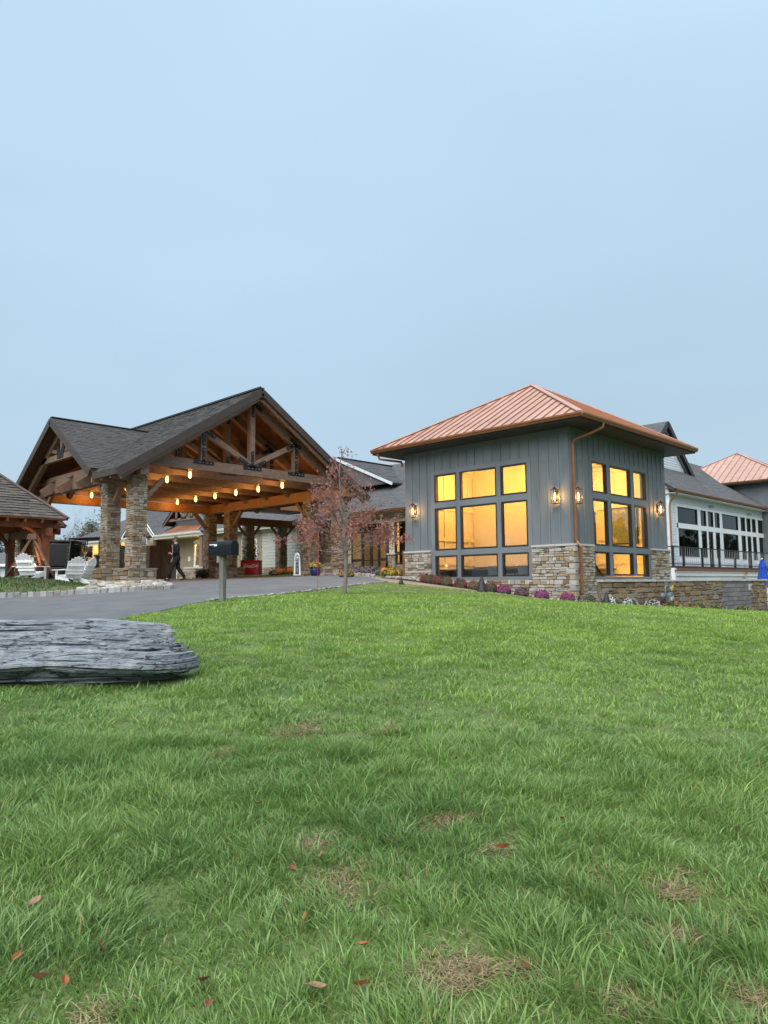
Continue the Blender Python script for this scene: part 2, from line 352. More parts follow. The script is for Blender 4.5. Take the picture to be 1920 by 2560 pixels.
def sheet(name, poly, step, off, m, kind='structure', rough=0, drop=.25):
    b = resample(poly, step); n = len(b); arr = np.array([tuple(p) for p in b])
    x0, y0 = arr.min(0); x1, y1 = arr.max(0)
    gx, gy = np.meshgrid(np.arange(x0+step/2, x1, step), np.arange(y0+step/2, y1, step)); gx, gy = gx.ravel(), gy.ravel()
    ok = in_poly(gx, gy, arr); gx, gy = gx[ok], gy[ok]
    vs = b + [Vector((x, y)) for x, y in zip(gx, gy)]
    v2, _, f2, *_ = delaunay_2d_cdt(vs, [(i, (i+1) % n) for i in range(n)], [list(range(n))], 1, 1e-5)
    xy = np.array([tuple(v) for v in v2]); z = gzv(xy) + off
    if rough: z += np.array([rough*noise.noise((x*3, y*3, 0)) for x, y in xy])
    mb = MB(); mb.add([(x, y, zz) for (x, y), zz in zip(xy, z)], [tuple(f) for f in f2])
    # skirt so that the edge has thickness
    bm_z = gzv(arr) + off
    mb.add([(p[0], p[1], zz) for p, zz in zip(arr, bm_z)] + [(p[0], p[1], zz-drop) for p, zz in zip(arr, bm_z)], [(i, (i+1) % n, n+(i+1) % n, n+i) for i in range(n)])
    o = mb.build(name, m); o['kind'] = kind
    return o

def ground_mesh():
    def axis(c, lim):
        a = [0.]; s = .8
        while a[-1] < lim: a.append(a[-1]+s); s *= 1.0 if a[-1] < 45 else 1.22
        a = np.array(a); return np.concatenate([c-a[::-1][:-1], c+a])
    xs, ys = axis(14, 900), axis(14, 900); gx, gy = np.meshgrid(xs, ys, indexing='ij')
    xy = np.stack([gx.ravel(), gy.ravel()], 1); z = gzv(xy)
    r = np.hypot(xy[:, 0]-14, xy[:, 1]-14); t = np.clip((r-60)/60, 0, 1); z = z*(1-t) + (-2.5)*t
    ins = (xy[:, 0] > X0+.5) & (xy[:, 0] < X0+TW-.5) & (xy[:, 1] > Y0+.5) & (xy[:, 1] < Y0+TW-.5); z[ins] = -2.2
    n, m = len(xs), len(ys)
    f = [(i*m+j, (i+1)*m+j, (i+1)*m+j+1, i*m+j+1) for i in range(n-1) for j in range(m-1)]
    me = bpy.data.meshes.new('ground'); me.from_pydata([tuple(map(float, (a[0], a[1], b))) for a, b in zip(xy, z)], [], f)
    me.shade_smooth(); return me
M['lawn'] = mat('lawn_soil', (.095, .135, .040), .95, .4, 1.2, .6, 40, col2=(.15, .20, .06), wear=((.13, .12, .05), .6, .66))
g_o = link(bpy.data.objects.new('ground', ground_mesh())); g_o['kind'] = 'structure'; g_o.data.materials.append(M['lawn'])

D2 = lambda x, y, d: tuple(dep(x, y, d)[:2])
near_edge = [D2(-900, 1590, 10.4), D2(-300, 1585, 10.5), D2(0, 1578, 10.6), D2(250, 1558, 11.3), D2(340, 1545, 12.1), D2(440, 1526, 13.3), D2(478, 1514, 14.0), D2(545, 1503.5, 15), D2(640, 1493, 17),
             D2(760, 1480, 20.5), D2(860, 1468, 23.5), D2(965, 1455, 26)]
near_edge = smooth_line(near_edge, 5)
kerb_line = smooth_line([D2(-700, 1525, 22.8), D2(-300, 1510, 22.6), D2(0, 1497, 22.5), D2(210, 1486, 22.5), D2(350, 1477.5, 22.5), D2(405, 1475, 22.7), D2(425, 1472.5, 23.4), (13.45, 24.7)], 6)
drive = [tuple(p) for p in near_edge] + [(20.6, 20.6), (21.6, 23.2), (22.5, 25.0), (23.0, 27.5), (23.2, 33), (23.2, 39), (22.5, 60), (22, 75), (13, 75), (14.0, 45), (14.0, 39), (14.0, 28), (13.9, 25.4)] + [tuple(p) for p in kerb_line[::-1]]
sheet('driveway', drive, .8, .012, M['asphalt'])
# light paved band under the canopy
M['pavedband'] = mat('brown_paving', (.155, .115, .085), .9, .2, 3, .4, 80)
sheet('paved_drive', [(14.1, 25.3), (21.2, 24.2), (22.3, 25.3), (23.0, 28), (23.1, 38.5), (14.2, 38.5)], .8, .022, M['pavedband'])
lawn_poly = [tuple(p) for p in near_edge] + [(18.9, 17.06), (18.9, 13.68), (19.0, 11.2), (19.8, 10.75), (21.55, 10.6), (25.79, 10.6), (35.3, 10.6), (48, 10.2), (60, 5), (60, -40), (-40, -40), (-40, 12)]
walk = [tuple(near_edge[-1]), (18.9, 17.06), (18.9, 13.68), (19.0, 11.2), (19.8, 10.75), (22.2, 10.62), (22.2, 11.0), (20.6, 11.3), (20.15, 12.2), (20.15, 17.5), (20.4, 20.0), (22.6, 23.4), (26.5, 27.0), (29.8, 28.4), (30.7, 29.5), (30.7, 33.3), (29.0, 34.2), (26.0, 31.8), (23.2, 27.8), (21.2, 22.6), (20.0, 20.2)]
sheet('walkway', walk, .6, .02, M['paver'])
bed = [(20.15, 19.8), (20.15, 12.2), (20.6, 11.3), (22.2, 11.0), (22.2, 10.66), (28, 10.66), (41, 10.66), (41, 12.0), (X0+.1, 12.0), (X0+.1, 20.4)]
sheet('planting_bed', bed, .5, .03, M['mulch'], rough=.02)

M['concrete'] = mat('patio_concrete', (.34, .33, .31), .9, .15, 2, .3, 60)
sheet('patio', [(30, 12.6), (68, 12.6), (68, 20), (30, 20)], 1.2, .02, M['concrete'])  # unseen grey paving, added to keep green bounce off the wing's lower wall
# granite block kerbs: every block an object of its own
def stone_mesh(seed, m, ch=.07, jit=.035):
    r = random.Random(seed); vs = []; idx = {}
    for sx in (-1, 1):
        for sy in (-1, 1):
            for sz in (-1, 1):
                j = Vector((r.uniform(-jit, jit), r.uniform(-jit, jit), r.uniform(-jit, jit)))
                for ax in range(3):
                    p = [sx*.5, sy*.5, sz*.5]
                    for a in range(3):
                        if a != ax: p[a] *= (1-2*ch*r.uniform(.6, 1.4))
                    idx[(sx, sy, sz, ax)] = len(vs); vs.append(tuple(Vector(p)+j))
    fs = []
    for ax in range(3):
        o = [a for a in range(3) if a != ax]
        for s in (-1, 1):
            q = []
            for a, b in ((-1, -1), (1, -1), (1, 1), (-1, 1)):
                k = [0, 0, 0]; k[ax] = s; k[o[0]] = a; k[o[1]] = b; q.append(idx[(*k, ax)])
            fs.append(tuple(q))
    for a in range(3):          # edges along axis a
        o = [b for b in range(3) if b != a]
        for s0 in (-1, 1):
            for s1 in (-1, 1):
                k0 = [0, 0, 0]; k0[o[0]] = s0; k0[o[1]] = s1; k0[a] = -1; k1 = list(k0); k1[a] = 1
                fs.append((idx[(*k0, o[0])], idx[(*k1, o[0])], idx[(*k1, o[1])], idx[(*k0, o[1])]))
    for sx in (-1, 1):
        for sy in (-1, 1):
            for sz in (-1, 1): fs.append(tuple(idx[(sx, sy, sz, a)] for a in range(3)))
    return MB().add(vs, fs).mesh('stone_block', m)
SM = {k: [stone_mesh(100*i+j, M[k]) for j in range(6)] for i, k in enumerate(('stone', 'colstone', 'granite'))}
SM['darkstone'] = [stone_mesh(700+j, M['darkstone'], .13, .09) for j in range(8)]
SM['cmu'] = [stone_mesh(900, M['cmu'], .02, .004)]; SM['capstone'] = [stone_mesh(910+i, M['capstone'], .05, .015) for i in range(3)]; SM['brcap'] = [stone_mesh(920+i, M['brcap'], .05, .01) for i in range(3)]
def piece(kind, name, c, d, parent, rz=0):
    o = bpy.data.objects.new(name, rng.choice(SM[kind])); o.location = c; o.scale = d; o.rotation_euler = (0, 0, rz)
    return put(o, parent)

def kerb(name, line, w, h, wid, lo=0, jit=.02, max_n=300):
    base = MB(); L = [Vector(p) for p in line]; acc = []
    for a, b in zip(L, L[1:]): acc.append((b-a).length)
    tot = sum(acc)
    def at(s):
        for (a, b), l in zip(zip(L, L[1:]), acc):
            if s <= l: return a.lerp(b, s/l), (b-a).normalized()
            s -= l
        return L[-1], (L[-1]-L[-2]).normalized()
    n = int(tot/w); pts = [at(tot*i/(4*n)) for i in range(4*n+1)]
    vs = []
    for p, t in pts:
        nrm = Vector((-t.y, t.x)); z = gz(p.x, p.y)
        for k, zz in ((-1, -.1), (-1, h*.6), (1, h*.6), (1, -.1)): q = p + nrm*k*wid*.4; vs.append((q.x, q.y, z+zz))
    m = len(pts); base.add(vs, [(4*i+k, 4*i+(k+1) % 4, 4*(i+1)+(k+1) % 4, 4*(i+1)+k) for i in range(m-1) for k in range(4)])
    root = base.build(name, M['mortar']); root['kind'] = 'structure'
    for i in range(min(n, max_n)):
        p, t = at(tot*(i+.5)/n); z = gz(p.x, p.y)
        piece('granite', 'granite_block', (p.x + rng.uniform(-jit, jit), p.y+rng.uniform(-jit, jit), z+h/2-.05+rng.uniform(-.012, .012)+lo), (w*rng.uniform(.84, .95), wid*rng.uniform(.9, 1.05), h+.1), root, math.atan2(t.y, t.x)+rng.uniform(-.04, .04))
    return root
kerb('kerb', kerb_line, .205, .15, .16)
kerb('lawn_edging', near_edge[33:], .24, .045, .10)
# raised bed kerb in front of the entry columns
kerb('bed_kerb', smooth_line([(20.0, 20.1), (20.7, 20.9), (21.7, 23.2), (22.4, 25.0), (22.9, 27.0)], 5), .22, .12, .14)
# ------------------------------------------------------------------ builders shared by the buildings
def stone_fill(parent, kind, axis, plane, u0, u1, z0, z1, out, thick=.09, mw=.34, mh=.125, name='stone', ground=True, tilt=.025, join=None, small=None, thr=.025):
    z = z0; k = 0
    while z < z1-.03:
        h = mh*rng.uniform(.6, 1.5)
        if z+h > z1-.04: h = z1-z
        u = u0
        while u < u1-.02:
            w = mw*rng.uniform(.5, 1.65)
            if h > mh*1.15: w *= .8
            if u+w > u1-.09: w = u1-u
            cuts = [(z, h)]
            if h > mh*1.0 and rng.random() < .42: s = rng.uniform(.4, .6); cuts = [(z, h*s), (z+h*s, h*(1-s))]
            for zz, hh in cuts:
                t = thick*rng.uniform(.8, 1.25); uc = u+w/2; gap = .016
                px, py = (plane, uc) if axis == 'X' else (uc, plane)
                if ground and zz+hh < gz(px-.15 if axis == 'X' else px, py-.15 if axis == 'Y' else py)-.06: continue
                c = (plane+out*t/2, uc, zz+hh/2) if axis == 'X' else (uc, plane+out*t/2, zz+hh/2)
                d = (t, w-gap, hh-gap) if axis == 'X' else (w-gap, t, hh-gap)
                jn = join if join is not None else (small if small is not None and w*hh < thr else None)
                if jn is not None:
                    src = rng.choice(SM[kind]); jn.add([(v.co.x*d[0]+c[0], v.co.y*d[1]+c[1], v.co.z*d[2]+c[2]) for v in src.vertices], [tuple(p_.vertices) for p_ in src.polygons]); continue
                o = piece(kind, name, c, d, parent)
                a = rng.uniform(-tilt, tilt); o.rotation_euler = (a, 0, 0) if axis == 'X' else (0, a, 0); k += 1
            u += w
        z += h
    return k

def window(parent, axis, plane, u0, u1, z0, z1, out, fw_=.055, fm=None, gm=None, dp=.09, bars=(), name='window'):
    """frame set in the wall, pane behind its front edge; bars = list of ('u'|'z', position)"""
    fm = fm or M['bronze']; gm = gm or M['glass']; mb = MB(); a, b = plane+out*.02, plane-out*dp
    def bb(m, ua, ub, za, zb, p, q):
        p, q = min(p, q), max(p, q)
        m.box(p, ua, za, q, ub, zb) if axis == 'X' else m.box(ua, p, za, ub, q, zb)
    bb(mb, u0, u0+fw_, z0, z1, a, b); bb(mb, u1-fw_, u1, z0, z1, a, b); bb(mb, u0+fw_, u1-fw_, z1-fw_, z1, a, b); bb(mb, u0+fw_, u1-fw_, z0, z0+fw_, a, b)
    for k, p in bars:
        if k == 'u': bb(mb, p-.02, p+.02, z0+fw_, z1-fw_, a-out*.01, b+out*.02)
        else: bb(mb, u0+fw_, u1-fw_, p-.02, p+.02, a-out*.014, b+out*.025)
    f = mb.build(name, fm, parent)
    pm = MB(); c = plane-out*dp*.5; bb(pm, u0+fw_*.6, u1-fw_*.6, z0+fw_*.6, z1-fw_*.6, c, c+.01)
    pm.build('pane', gm, f)
    return f

def roof_plane(parent, name, poly, thick, deck, shm=None, expo=.17, tw=(.18, .42), under=None, lift=.03):
    P = [Vector(p) for p in poly]; U = (P[1]-P[0]).normalized(); n = Vector((0, 0, 0))
    for a, b in zip(P, P[1:]+P[:1]): n += a.cross(b)
    n.normalize(); n = n if n.z > 0 else -n; V = n.cross(U)
    slab = MB().prism(P, -n*thick).build(name, deck, parent)
    if shm is None: return slab
    p2 = [((p-P[0]).dot(U), (p-P[0]).dot(V)) for p in P]
    if max(v for _, v in p2) < .01: V = -V; p2 = [(u, -v) for u, v in p2]
    vmax = max(v for _, v in p2); mb = MB(); v = min(v for _, v in p2)
    while v < vmax-.02:
        vm = min(v+expo*.5, vmax-.01); xs = []
        for (ua, va), (ub, vb) in zip(p2, p2[1:]+p2[:1]):
            if (va > vm) != (vb > vm): xs.append(ua+(ub-ua)*(vm-va)/(vb-va))
        xs.sort()
        for i in range(0, len(xs)-1, 2):
            u, ue = xs[i]-.02, xs[i+1]+.02
            while u < ue-.01:
                w = rng.uniform(*tw); w = ue-u if u+w > ue-.08 else w
                l = lift*rng.uniform(.55, 1.2); v1 = v+expo*1.05; v0 = v-rng.uniform(0, .012)
                q = [P[0]+U*a+V*b+n*c for a, b, c in ((u+.004, v0, .002), (u+w-.004, v0, .002), (u+w-.004, v0, l), (u+.004, v0, l), (u+.004, v1, .006), (u+w-.004, v1, .006))]
                mb.add(q, [(0, 1, 2, 3), (3, 2, 5, 4), (0, 3, 4), (1, 5, 2)]); u += w
        v += expo
    mb.build('shingle_course', shm, slab, kind='stuff')
    return slab

def boards(parent, axis, plane, u0, u1, z0, z1, out, m, h=.15, name='siding_board', holes=(), poly=None, th=.022):
    """lapped boards, each an object; holes = (u0,u1,z0,z1); poly(z) -> (ua,ub) narrows a gable"""
    n = max(1, round((z1-z0)/h)); h = (z1-z0)/n
    for i in range(n):
        za, zb = z0+i*h, z0+(i+1)*h; zm = (za+zb)/2; spans = [(u0, u1) if poly is None else poly(zm)]
        for a, b, c, d in holes:
            if c < zm < d:
                ns = []
                for s, e in spans:
                    if b <= s or a >= e: ns.append((s, e)); continue
                    if a > s: ns.append((s, a))
                    if b < e: ns.append((b, e))
                spans = ns
        for s, e in spans:
            if e-s < .03: continue
            lo, hi = plane+out*th*1.5, plane+out*th*.4; back = plane-out*.01
            if axis == 'X': v = [(lo, s, za), (lo, e, za), (hi, e, zb-.004), (hi, s, zb-.004), (back, s, za), (back, e, za), (back, e, zb-.004), (back, s, zb-.004)]
            else: v = [(s, lo, za), (e, lo, za), (e, hi, zb-.004), (s, hi, zb-.004), (s, back, za), (e, back, za), (e, back, zb-.004), (s, back, zb-.004)]
            MB().add(v, [(0, 1, 2, 3), (5, 4, 7, 6), (0, 4, 5, 1), (3, 2, 6, 7), (0, 3, 7, 4), (1, 5, 6, 2)]).build(name, m, parent)

def wall_with_hole(parent, axis, p0, p1, u0, u1, z0, z1, holes, m, name='wall'):
    """holes share one z span; boxes butt end to end"""
    mb = MB()
    def bb(ua, ub, za, zb):
        if ub-ua < .005 or zb-za < .005: return
        mb.box(p0, ua, za, p1, ub, zb) if axis == 'X' else mb.box(ua, p0, za, ub, p1, zb)
    if not holes: bb(u0, u1, z0, z1)
    else:
        za, zb = holes[0][2:4]; bb(u0, u1, z0, za); bb(u0, u1, zb, z1); u = u0
        for a, b, _, _ in sorted(holes): bb(u, a, za, zb); u = b
        bb(u, u1, za, zb)
    return mb.build(name, m, parent)

def lamp_light(name, parent, loc, w, col=(1, .62, .22), r=.05):
    d = bpy.data.lights.new(name, 'POINT'); d.energy = w; d.color = col; d.shadow_soft_size = r
    o = bpy.data.objects.new(name, d); put(o, parent, True); o.location = loc; return o

# ------------------------------------------------------------------ charcoal tower with copper hip roof
tower = T('square_pavilion', 'charcoal board and batten pavilion with stone base and copper hip roof', 'building', (X0+TW/2, Y0+TW/2, -.3))
ROWS = [(.22, 1.05), (1.25, 2.88), (3.10, 4.18)]
LC = [(1.69, 2.80), (2.98, 4.65), (4.82, 5.90)]; RC = [(1.40, 2.49), (2.70, 4.34), (4.55, 5.63)]
ZC, ZT = 1.20, 5.18
SMALL = MB()
# structural walls with the window openings
WT = .22
wall_with_hole(tower, 'X', X0, X0+WT, Y0, Y0+TW, -1.4, ZT, [(Y0+1.69, Y0+5.90, .22, 4.18)], M['siding'])
wall_with_hole(tower, 'Y', Y0, Y0+WT, X0+WT, X0+TW, -1.9, ZT, [(X0+1.40, X0+5.63, .19, 4.17)], M['siding'])
bx(X0+TW-WT, Y0+WT, -1.9, X0+TW, Y0+TW, ZT).build('wall', M['siding'], tower)
bx(X0+WT, Y0+TW-WT, -1.4, X0+TW-WT, Y0+TW, ZT).build('wall', M['siding'], tower)
for axis, cols, org, plane in (('X', LC, Y0, X0), ('Y', RC, X0, Y0)):
    # mullion grid between the openings
    g = MB(); us = [c for c in cols]; a, b = plane+.0, plane+.14
    def bb(ua, ub, za, zb, p=-.025, q=.14):
        g.box(plane+p, org+ua, za, plane+q, org+ub, zb) if axis == 'X' else g.box(org+ua, plane+p, za, org+ub, plane+q, zb)
    for (u0, u1), (v0, v1) in zip(us, us[1:]): bb(u1, v0, .22, 4.18)
    for (z0, z1), (y0, y1) in zip(ROWS, ROWS[1:]):
        for u0, u1 in us: bb(u0, u1, z1, y0)
    lo, hi = us[0][0], us[-1][1]
    bb(lo-.16, lo, .12, 4.36, -.025, -.001); bb(hi, hi+.16, .12, 4.36, -.025, -.001); bb(lo, hi, 4.18, 4.36, -.025, -.001); bb(lo, hi, .10, .19 if axis == 'Y' else .22, -.03, -.001)
    g.build('window_trim', M['siding'], tower)
    for (u0, u1) in us:
        for (z0, z1) in ROWS: window(tower, axis, plane, org+u0, org+u1, z0, z1, -1, .06)
    # battens
    k = 0; u = .06
    while u < TW:
        segs = [(ZC+.07, ZT-.19)] if not (lo-.17 < u < hi+.17) else [(4.37, ZT-.19)]
        for za, zb in segs:
            w = .028; (bx(plane-.026, org+u-w, za, plane-.001, org+u+w, zb) if axis == 'X' else bx(org+u-w, plane-.026, za, org+u+w, plane-.001, zb)).build('batten', M['siding'], tower)
        u += .3905
    (bx(plane-.03, org-.03, ZT-.185, plane-.001, org+TW, ZT) if axis == 'X' else bx(org-.001, plane-.03, ZT-.185, org+TW, plane-.001, ZT)).build('frieze_board', M['siding'], tower)
    # stone plinth with cap pieces beside the window
    sb = (bx(plane-.035, org-.03, -1.3, plane-.002, org+TW, .10) if axis == 'X' else bx(org-.002, plane-.035, -1.9, org+TW, plane-.002, .08)).build('stone_base', M['mortar'], tower)
    for ua, ub in ((0 if axis == 'X' else .0, lo-.16), (hi+.16, TW)):
        (bx(plane-.034, org+ua, .10, plane-.002, org+ub, ZC) if axis == 'X' else bx(org+ua, plane-.034, .08, org+ub, plane-.002, ZC)).build('stone_base', M['mortar'], tower)
        stone_fill(sb, 'stone', axis, plane-.02, org+ua+(-.09 if ua == 0 else 0), org+ub, .10, ZC, -1, .085, .25, .10, small=SMALL)
        u = org+ua-(.10 if ua == 0 else 0)
        while u < org+ub-.05:
            w = min(rng.uniform(.5, .8), org+ub-u); w = org+ub-u if org+ub-u-w < .15 else w
            c = (plane-.05, u+w/2, ZC+.035) if axis == 'X' else (u+w/2, plane-.05, ZC+.035); d = (.19, w-.006, .07) if axis == 'X' else (w-.006, .19, .07)
            piece('capstone', 'cap_stone', c, d, tower); u += w
    stone_fill(sb, 'stone', axis, plane-.02, org-.09, org+TW, -1.25 if axis == 'Y' else -.95, .10, -1, .085, .27, .105, small=SMALL)
SMALL.build('stone', M['stone'], tower, kind='stuff')
# corner quoins
for i in range(11):
    z = -.85+i*.186
    piece('stone', 'stone', (X0-.01+(.06 if i % 2 else 0), Y0-.01+(0 if i % 2 else .06), z+.09), (.21+(.14 if i % 2 else 0), .21+(0 if i % 2 else .14), .172), sb)
# roof: copper pans and standing seams, gutters, soffit
OV, ZE, ZA = .93, 5.38, 8.05; CX, CY = X0+TW/2, Y0+TW/2; HL = TW/2+OV
SL = (ZA-ZE)/HL
def metal_face(parent, A, B, apex, sp, pm, sm_, last=False):
    A, B, apex = Vector(A), Vector(B), Vector(apex); U = (B-A).normalized(); L = (B-A).length; mid = A.lerp(B, .5); V = apex-mid; hV = V.length; V.normalize()
    n = U.cross(V).normalized(); n = n if n.z > 0 else -n; k = int(L/sp); off = (L-k*sp)/2; ts = [0]+[off+i*sp for i in range(k+1) if .05 < off+i*sp < L-.05]+[L]
    H = lambda t: hV*(1-abs(t-L/2)/(L/2))
    for t0, t1 in zip(ts, ts[1:]):
        q = [A+U*t0, A+U*t1, A+U*t1+V*H(t1)]
        if t0 < L/2 < t1: q.append(A+U*(L/2)+V*hV)
        q.append(A+U*t0+V*H(t0))
        q = [p for i, p in enumerate(q) if i == 0 or (p-q[i-1]).length > 1e-4]
        if (q[0]-q[-1]).length < 1e-4: q.pop()
        MB().prism(q, -n*.02).build('roof_pan', pm, parent)
    for t in ts[1:-1]:
        if H(t) > .2: MB().beam(A+U*t+n*.018, A+U*t+V*(H(t)-.08)+n*.018, .026, .045, n).build('standing_seam', sm_, parent)
def hip_roof(parent, cx, cy, hl, ze, za, sp=.41, pm=None, sm_=None):
    pm = pm or M['coproof']; sm_ = sm_ or M['copseam']
    c = [(cx-hl, cy-hl, ze), (cx+hl, cy-hl, ze), (cx+hl, cy+hl, ze), (cx-hl, cy+hl, ze)]; ap = (cx, cy, za)
    core = MB().add([(x, y, z-.03) for x, y, z in c]+[(cx, cy, za-.035)], [(0, 1, 4), (1, 2, 4), (2, 3, 4), (3, 0, 4), (3, 2, 1, 0)]).build('roof', M['soffit'], parent)
    metal_face(core, c[3], c[0], ap, sp, pm, sm_); metal_face(core, c[0], c[1], ap, sp, pm, sm_)
    for i in (1, 2):
        q = [c[i], c[(i+1) % 4], ap]; MB().prism(q, (0, 0, -.02)).build('roof_pan', pm, core)
    for i in (0, 1, 3):
        a = Vector(c[i]); b = Vector(ap); MB().beam(a+Vector((0, 0, .03)), b+Vector((0, 0, .03)), .20, .035).build('hip_cap', pm, core)
    return core
hip_roof(tower, CX, CY, HL, ZE, ZA)
sf = HL-.004
bx(CX-sf, CY-sf, ZT, CX+sf, CY+sf, ZT+.06).build('soffit', M['soffit'], tower)
def gutter(parent, p, q, out, m=None, h=.14, d=.13):
    p, q = Vector(p), Vector(q); o = Vector(out); prof = [(0, 0), (d*.62, 0), (d*.8, h*.45), (d, h*.6), (d, h), (d-.012, h), (d-.012, h*.62), (0, .02)]
    return MB().prism([p+o*a+Vector((0, 0, b)) for a, b in prof], q-p).build('gutter', m or M['copper'], parent)
e = HL
gutter(tower, (CX-e, CY-e-.12, ZE-.15), (CX-e, CY+e, ZE-.15), (-1, 0, 0)); gutter(tower, (CX-e, CY-e, ZE-.152), (CX+e, CY-e, ZE-.152), (0, -1, 0))
bx(CX-e+.002, CY-e+.002, ZT+.062, CX+e-.002, CY+e-.002, ZE-.035).build('fascia', M['copseam'], tower)
def spout(parent, pts, m=None, w=.085, name='downspout'):
    mb = MB(); P = [Vector(p) for p in pts]; mb.tube(P, w*.62, 6); return mb.build(name, m or M['copper'], parent)
xd = X0+.07
spout(tower, [(xd+.45, Y0-.98, 5.23), (xd+.45, Y0-.95, 5.10), (xd+.32, Y0-.7, 4.97), (xd+.02, Y0-.14, 4.74), (xd, Y0-.075, 4.62), (xd, Y0-.075, 1.42), (xd+.02, Y0-.10, 1.33), (xd+.06, Y0-.22, 1.16), (xd+.06, Y0-.22, -.80)])
spout(tower, [(X0-.95, Y0+TW+.62, 5.2), (X0-.9, Y0+TW+.55, 4.98), (X0-.6, Y0+TW+.30, 4.93), (X0-.1, Y0+TW+.1, 4.9), (X0-.06, Y0+TW+.08, 4.7)])
spout(tower, [(X0-.12, Y0+TW+.02, 1.32), (X0-.12, Y0+TW+.02, .1)], w=.07)
# rooms behind the glass
xi0, yi0, xi1, yi1 = X0+WT, Y0+WT, X0+TW-WT, Y0+TW-WT
lin = MB(); lin.box(xi1-.02, yi0, -1.3, xi1-.004, yi1, 5.0); lin.box(xi0, yi1-.02, .56, xi1-.02, yi1-.004, 5.0)
lin.build('interior_wall', M['cream'], tower)
bx(xi0, yi0, 4.95, xi1-.03, yi1-.03, 5.05).build('ceiling', M['cream'], tower)
fl = MB(); fl.box(xi0+1.1, yi0+1.9, .50, xi1-.03, yi1-.03, .56); fl.box(xi0+.35, yi0+.55, .50, xi0+2.2, yi0+1.9, .56)
fl.build('floor', M['woodfloor'], tower)
bx(xi0+.005, yi0+.005, -1.4, xi1-.03, yi1-.03, -1.25).build('lower_floor', M['woodfloor'], tower); bx(xi0+.01, yi0+1.4, -1.2, xi0+2.6, yi1-.04, -.28).build('sunk_floor', M['soffit'], tower); bx(xi0+2.6, yi0+1.4, -1.2, xi0+2.7, yi1-.04, .49).build('sunk_wall', M['soffit'], tower)
cr_ = MB()
for z, t in ((4.75, .10), (4.62, .05)): cr_.box(xi1-.03-t, yi0, z, xi1-.021, yi1, z+.12); cr_.box(xi0, yi1-.03-t, z, xi1-.14, yi1-.021, z+.12)
cr_.build('crown_moulding', M['cream'], tower)
for i in range(9):      # wall panelling
    y = yi0+.2+i*.82
    if y < yi1-.1: bx(xi1-.07, y, .70, xi1-.021, y+.10, 4.6).build('panel_stile', M['cream'], tower)
    x = xi0+.25+i*.82
    if x < xi1-.2: bx(x, yi1-.07, .70, x+.10, yi1-.021, 4.6).build('panel_stile', M['cream'], tower)
for z in (.75, 1.75, 3.05): bx(xi1-.075, yi0+.01, z, xi1-.022, yi1-.06, z+.13).build('panel_rail', M['cream'], tower); bx(xi0+.01, yi1-.075, z, xi1-.08, yi1-.022, z+.13).build('panel_rail', M['cream'], tower)
# chimney breast inside
bx(xi0+3.9, yi0+4.3, .69, xi0+5.0, yi1-.05, 4.9).build('chimney_breast', M['cream'], tower)
bx(xi0+.65, yi1-.09, .95, xi0+1.45, yi1-.055, 3.0).build('door', M['bronze'], tower)
bx(xi1-.09, yi0+5.1, .95, xi1-.055, yi0+6.1, 3.0).build('door', M['soffit'], tower)
lamp_light('ceiling_light', tower, (-.6, -.4, 4.2), 72, (1, .51, .088), .35)
lamp_light('ceiling_light', tower, (1.9, -1.7, 4.2), 68, (1, .51, .088), .35)
lamp_light('ceiling_light', tower, (-1.7, 2.0, 4.2), 61, (1, .51, .088), .35)
lamp_light('stair_light', tower, (2.2, -2.6, .8), 26, (1, .50, .085), .25)
# stair rail seen through the right face
st = MB(); a, b = Vector((X0+2.75, Y0+1.0, 1.05)), Vector((X0+4.5, Y0+1.0, -.25))
st.beam(a, b, .05, .06); st.beam(a-Vector((0, 0, .72)), b-Vector((0, 0, .72)), .04, .05)
st.build('stair_rail', M['black'], tower)
for i in range(13): p = a.lerp(b, (i+.5)/13); MB().beam(p, p-Vector((0, 0, .72)), .02, .02).build('baluster', M['black'], tower)

# recessed ceiling lights
M['downlight'] = glow('downlight_glow', (1, .70, .34), 2.5)
for i in range(3):
    for j in range(3): MB().lathe([(.07, 0), (.07, .012), (.04, .014)], (xi0+1.2+2.2*i, yi0+1.2+2.2*j, 4.932), 12).build('downlight', M['downlight'], tower)
# things in the room
def armchair(loc, rz, label):
    t = T('lounge_chair', label, 'chair', loc, None, rz)
    bx(-.33, -.32, .18, .33, .3, .42).build('seat', M['leather'], t, local=True, bevel=.04)
    mb = MB(); mb.prism([(-.33, .24, .3), (-.33, .36, .3), (-.30, .46, .88), (-.30, .36, .88)], (.63, 0, 0)); mb.build('backrest', M['leather'], t, local=True, bevel=.03)
    for s in (-1, 1):
        bx(s*.38-.045, -.3, .18, s*.38+.045, .34, .60).build('armrest', M['leather'], t, local=True, bevel=.03)
        for y in (-.26, .28): MB().tube([(s*.3, y, 0), (s*.3, y, .18)], .022, 6).build('leg', M['bronze'], t, local=True)
    return t
armchair((X0+.85, Y0+2.25, -.27), 1.9, 'grey lounge chair behind the right panes of the pavilion window')
armchair((X0+.85, Y0+3.45, -.27), 1.4, 'grey lounge chair behind the middle bottom pane of the pavilion')
M['art'] = mat('abstract_print', (.42, .40, .20), .6, .3, 1.6, col2=(.10, .16, .11), wear=((.55, .45, .2), 2.5, .55))
